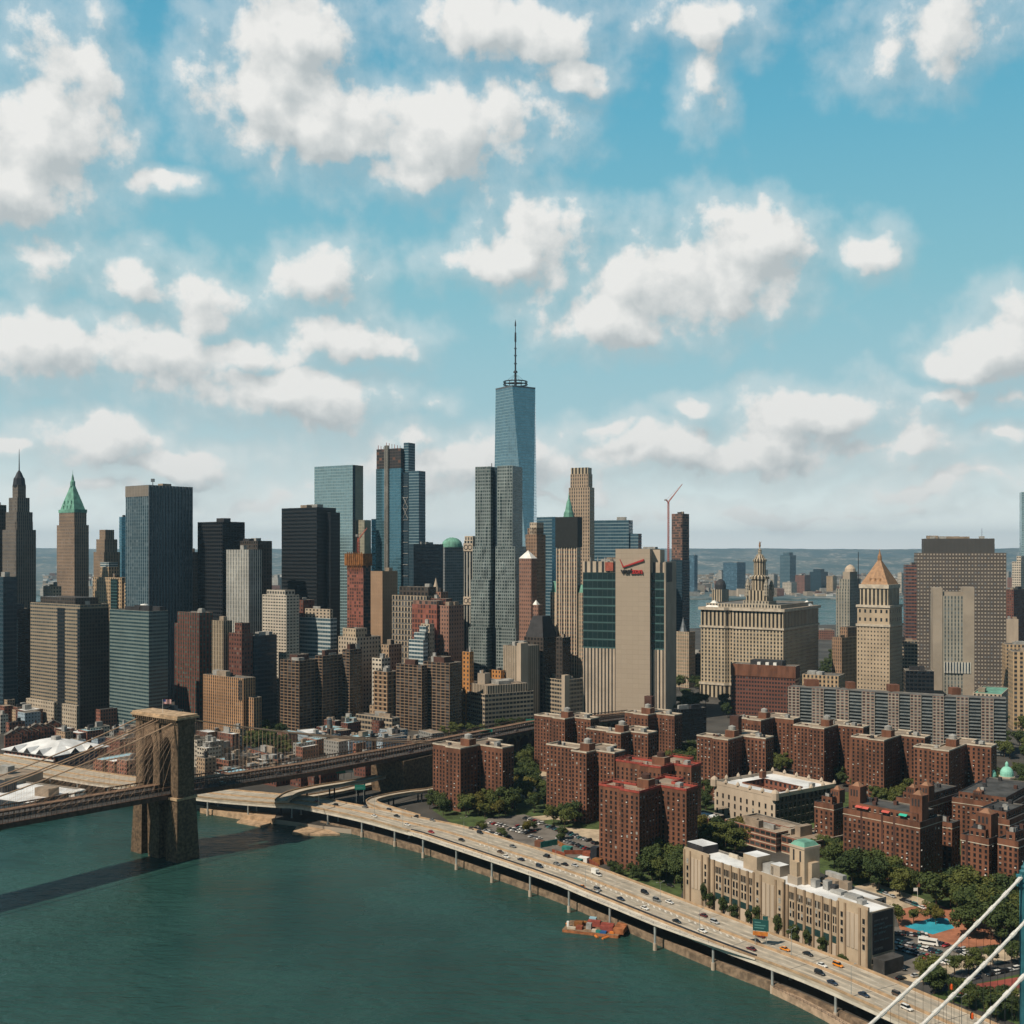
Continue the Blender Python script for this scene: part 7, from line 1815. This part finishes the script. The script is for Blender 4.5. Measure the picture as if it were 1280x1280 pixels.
# barge
p = GP(741, 1163, 0); t = thing('work_barge', 'rusty work barge loaded with containers moored beside the highway posts', 'barge', (p.x, p.y, 0))
bx = (GP(774, 1160, 0) - GP(712, 1153, 0)).to_2d().normalized(); by = Vector((-bx.y, bx.x))
mat('rust', (.32, .12, .05), .9, .4, .4); mat('container_red', (.26, .06, .045), .7, .25, .5); mat('boom_orange', (.55, .17, .03), .7, .2); mat('tarp_blue', (.02, .10, .28), .6, 0)
def bb(part, a, b, la, lb, z0, z1, m, top=None):
    k = MB(); k.box((p.x + bx.x * a + by.x * b, p.y + bx.y * a + by.y * b), bx, by, la, lb, z0, z1, m, top); k.build(part, t)
bb('hull', -13, -7, 27, 14, -.6, 1.3, 'rust', 'timber'); bb('ramp', 11, -5, 5, 10, 1.3, 3.6, 'rust')
for a, b, la, lb, h, m in ((-3, 1.5, 6.1, 2.5, 2.6, 'container_red'), (4, -.5, 6.1, 2.5, 2.6, 'container_red'), (4.5, -4, 6.1, 2.5, 2.7, 'container_red'), (-9, -1, 4, 3, 2.2, 'net_orange'), (-2.5, -3, 2.4, 2.4, 2.6, 'unit_grey')): bb('container', a, b, la, lb, 1.3, 1.3 + h, m)
for a, b, la, lb, h, m in ((-12, -3, 1, 1, 2.6, 'white_paint'), (-6, 3, 3, 2, 1.2, 'net_orange'), (1, -6, 2, 2, 1, 'coping_pale'), (3, -6.2, 2.4, 2, .9, 'net_teal'), (5, -6.5, 3, 2.2, .8, 'tarp_blue'), (-3, 4.3, 3.4, 2, 3.2, 'roof_sky'), (-11, -5.5, 4, 2, .8, 'coping_pale'), (9.5, -5.5, 2, 1.2, .9, 'boom_orange'), (-7, -5, 3, 3, 1.4, 'net_brown')): bb('deck_cargo', a, b, la, lb, 1.3, 1.3 + h, m)
for i, (x0, y0, x1, y1) in enumerate(((708, 1155, 716, 1158), (724, 1161, 741, 1168.5), (744, 1170, 747, 1172.5), (753, 1174, 768, 1169))):
    a_, b_ = GP(x0, y0, 0), GP(x1, y1, 0); k = MB(); k.tube((a_.x, a_.y, .15), (b_.x, b_.y, .15), .6, .6, 'boom_orange', 8); tag(k.build('floating_boom', origin=(a_.x, a_.y, 0)), 'orange floating boom beside the barge, %s from the left' % nth(i), 'boom', 'orange booms around the barge')

# ------------------------------------------------------------------ the near bridge at the right edge: its cables and post
mat('cable_white', (.62, .62, .60), .6, .15, 1.5); mat('bridge_teal', (.035, .16, .20), .6, .25, .5)
ca_ = Vector((114.5, 250, 107.3)); cb_ = Vector((71.2, 220.5, 86.6)); dirc = (cb_ - ca_); hd = Vector((dirc.x, dirc.y, 0)).normalized(); nn_ = Vector((-hd.y, hd.x, 0))
if nn_.y > 0: nn_ = -nn_
for i, (off, nm) in enumerate(((0, 'upper'), (8.3, 'middle'), (16.6, 'lower'))):
    t = thing('bridge_cable', '%s of the three pale knotted bridge cables crossing the lower right corner' % nm, 'bridge cable', tuple(ca_ + nn_ * off), 'pale bridge cables in the foreground')
    def cp(s): return ca_ + nn_ * off + dirc * s + Vector((0, 0, 3.2 * s * (s - 1)))
    k = MB()
    ss_ = [-.6 + .05 * j for j in range(60)]
    for a, b in zip(ss_, ss_[1:]): k.tube(cp(a), cp(b), .34, .34, 'cable_white', 8, False)
    k.build('cable', t)
    for j in range(-6, 26):
        a = cp(j * .10 + .03); b = cp(j * .10 + .06)
        k = MB(); k.tube(a, b, .45, .45, 'cable_white', 8); k.build('cable_band', t)
    k = MB()
    for j in range(-8, 60):
        a = cp(j * .05); k.tube(a - Vector((0, 0, 60)), a, .03, .03, 'steel_dark', 4, False)
    h = k.build('hanger', t)
    if i < 3:
        for s in ((.52,), (.62,), (.40,))[i]:
            a = cp(s) - Vector((0, 0, 7.5 if i < 2 else 4)); k = MB(); k.lathe(a.x, a.y, [(.05, a.z - 1.1), (.4, a.z - .8), (.36, a.z + .1), (.1, a.z + .4)], 'orange_bag' if 'orange_bag' in MATS else mat('orange_bag', (.75, .10, .015), .7, .1), 8); k.build('marker_bag', t)
x = PX(1281.8, 249); t = thing('bridge_post', 'blue-green steel bridge tower leg cut by the right edge', 'bridge tower', (x, 249, 0))
k = MB(); k.prism([(x - .8, 249), (x + 2, 249), (x + 2, 250.2), (x - .8, 250.2)], -2, 107.5, 'bridge_teal', top='bridge_teal'); k.build('leg', t)
k = MB()
for z, w in ((104.5, 1.5), (105.6, 1.2), (106.4, 1.4)): k.prism([(x - w, 248.8), (x + w, 248.8), (x + w, 250.6), (x - w, 250.6)], z, z + .6, 'bridge_teal', top='bridge_teal')
k.build('saddle', t)
k = MB(); k.lathe(x - .1, 249.6, [(.8, 107.4), (.95, 107.9), (.5, 108.3), (.6, 108.8), (.2, 109.3), (.05, 110)], 'bridge_teal', 10); k.build('finial', t)
# two thin poles with flags in the park
p = GP(1147, 1133); t = thing('flagpole', 'white flagpole with a small white flag in front of the awning block', 'flagpole', tuple(p))
k = MB(); k.tube(tuple(p), (p.x, p.y, 12.5), .12, .08, 'white_paint', 6); k.build('pole', t); k = MB(); k.box((p.x - 2, p.y - .05), (1, 0), (0, 1), 2, .1, 10.6, 12.2, 'white_paint'); k.build('flag_cloth', t)

# ------------------------------------------------------------------ the city carrying on outside the picture
rnd = random.Random(9); mb = MB()
for i in range(420):
    Y = rnd.uniform(420, 2500); x = rnd.uniform(.52, .95) * Y + 45 if rnd.random() < .7 else rnd.uniform(-.95, -.56) * Y
    if x < 0 and Y < 1000: continue
    w_, d_, h_ = rnd.uniform(14, 34), rnd.uniform(14, 40), rnd.choice([9, 12, 16, 18, 22, 30, 45 if Y > 900 else 20])
    e1_, e2_ = Vector((.72, .69)), Vector((-.69, .72)); c_ = Vector((x, Y))
    q = [tuple(c_), tuple(c_ + e1_ * w_), tuple(c_ + e1_ * w_ + e2_ * d_), tuple(c_ + e2_ * d_)]
    mb.prism(q, GZ - .2, GZ + h_, rnd.choice(['f_brick', 'f_seaport', 'f_rowtan', 'f_greyblock', 'f_brickpink', 'f_tan']), 3.2, 3.3, top=rnd.choice(['roof_grey', 'roof_tan', 'roof_dark']))
tag(mb.build('outlying_city'), kind='stuff')

# ------------------------------------------------------------------ the air
m = bpy.data.materials.new('haze'); m.use_nodes = True; nt = m.node_tree; nt.nodes.clear()
out = nt.nodes.new('ShaderNodeOutputMaterial'); pv = nt.nodes.new('ShaderNodeVolumePrincipled')
pv.inputs['Color'].default_value = (.52, .79, 1.0, 1); pv.inputs['Density'].default_value = 4.3e-5; pv.inputs['Anisotropy'].default_value = .3
nt.links.new(pv.outputs[0], out.inputs['Volume']); MATS['haze'] = m
k = MB(); k.prism([(-17000, -700), (17000, -700), (17000, 24000), (-17000, 24000)], -5.5, 600, 'haze', top='haze'); k.face([(-17000, 24000, -5.5), (17000, 24000, -5.5), (17000, -700, -5.5), (-17000, -700, -5.5)], 'haze')
tag(k.build('haze'), kind='stuff')
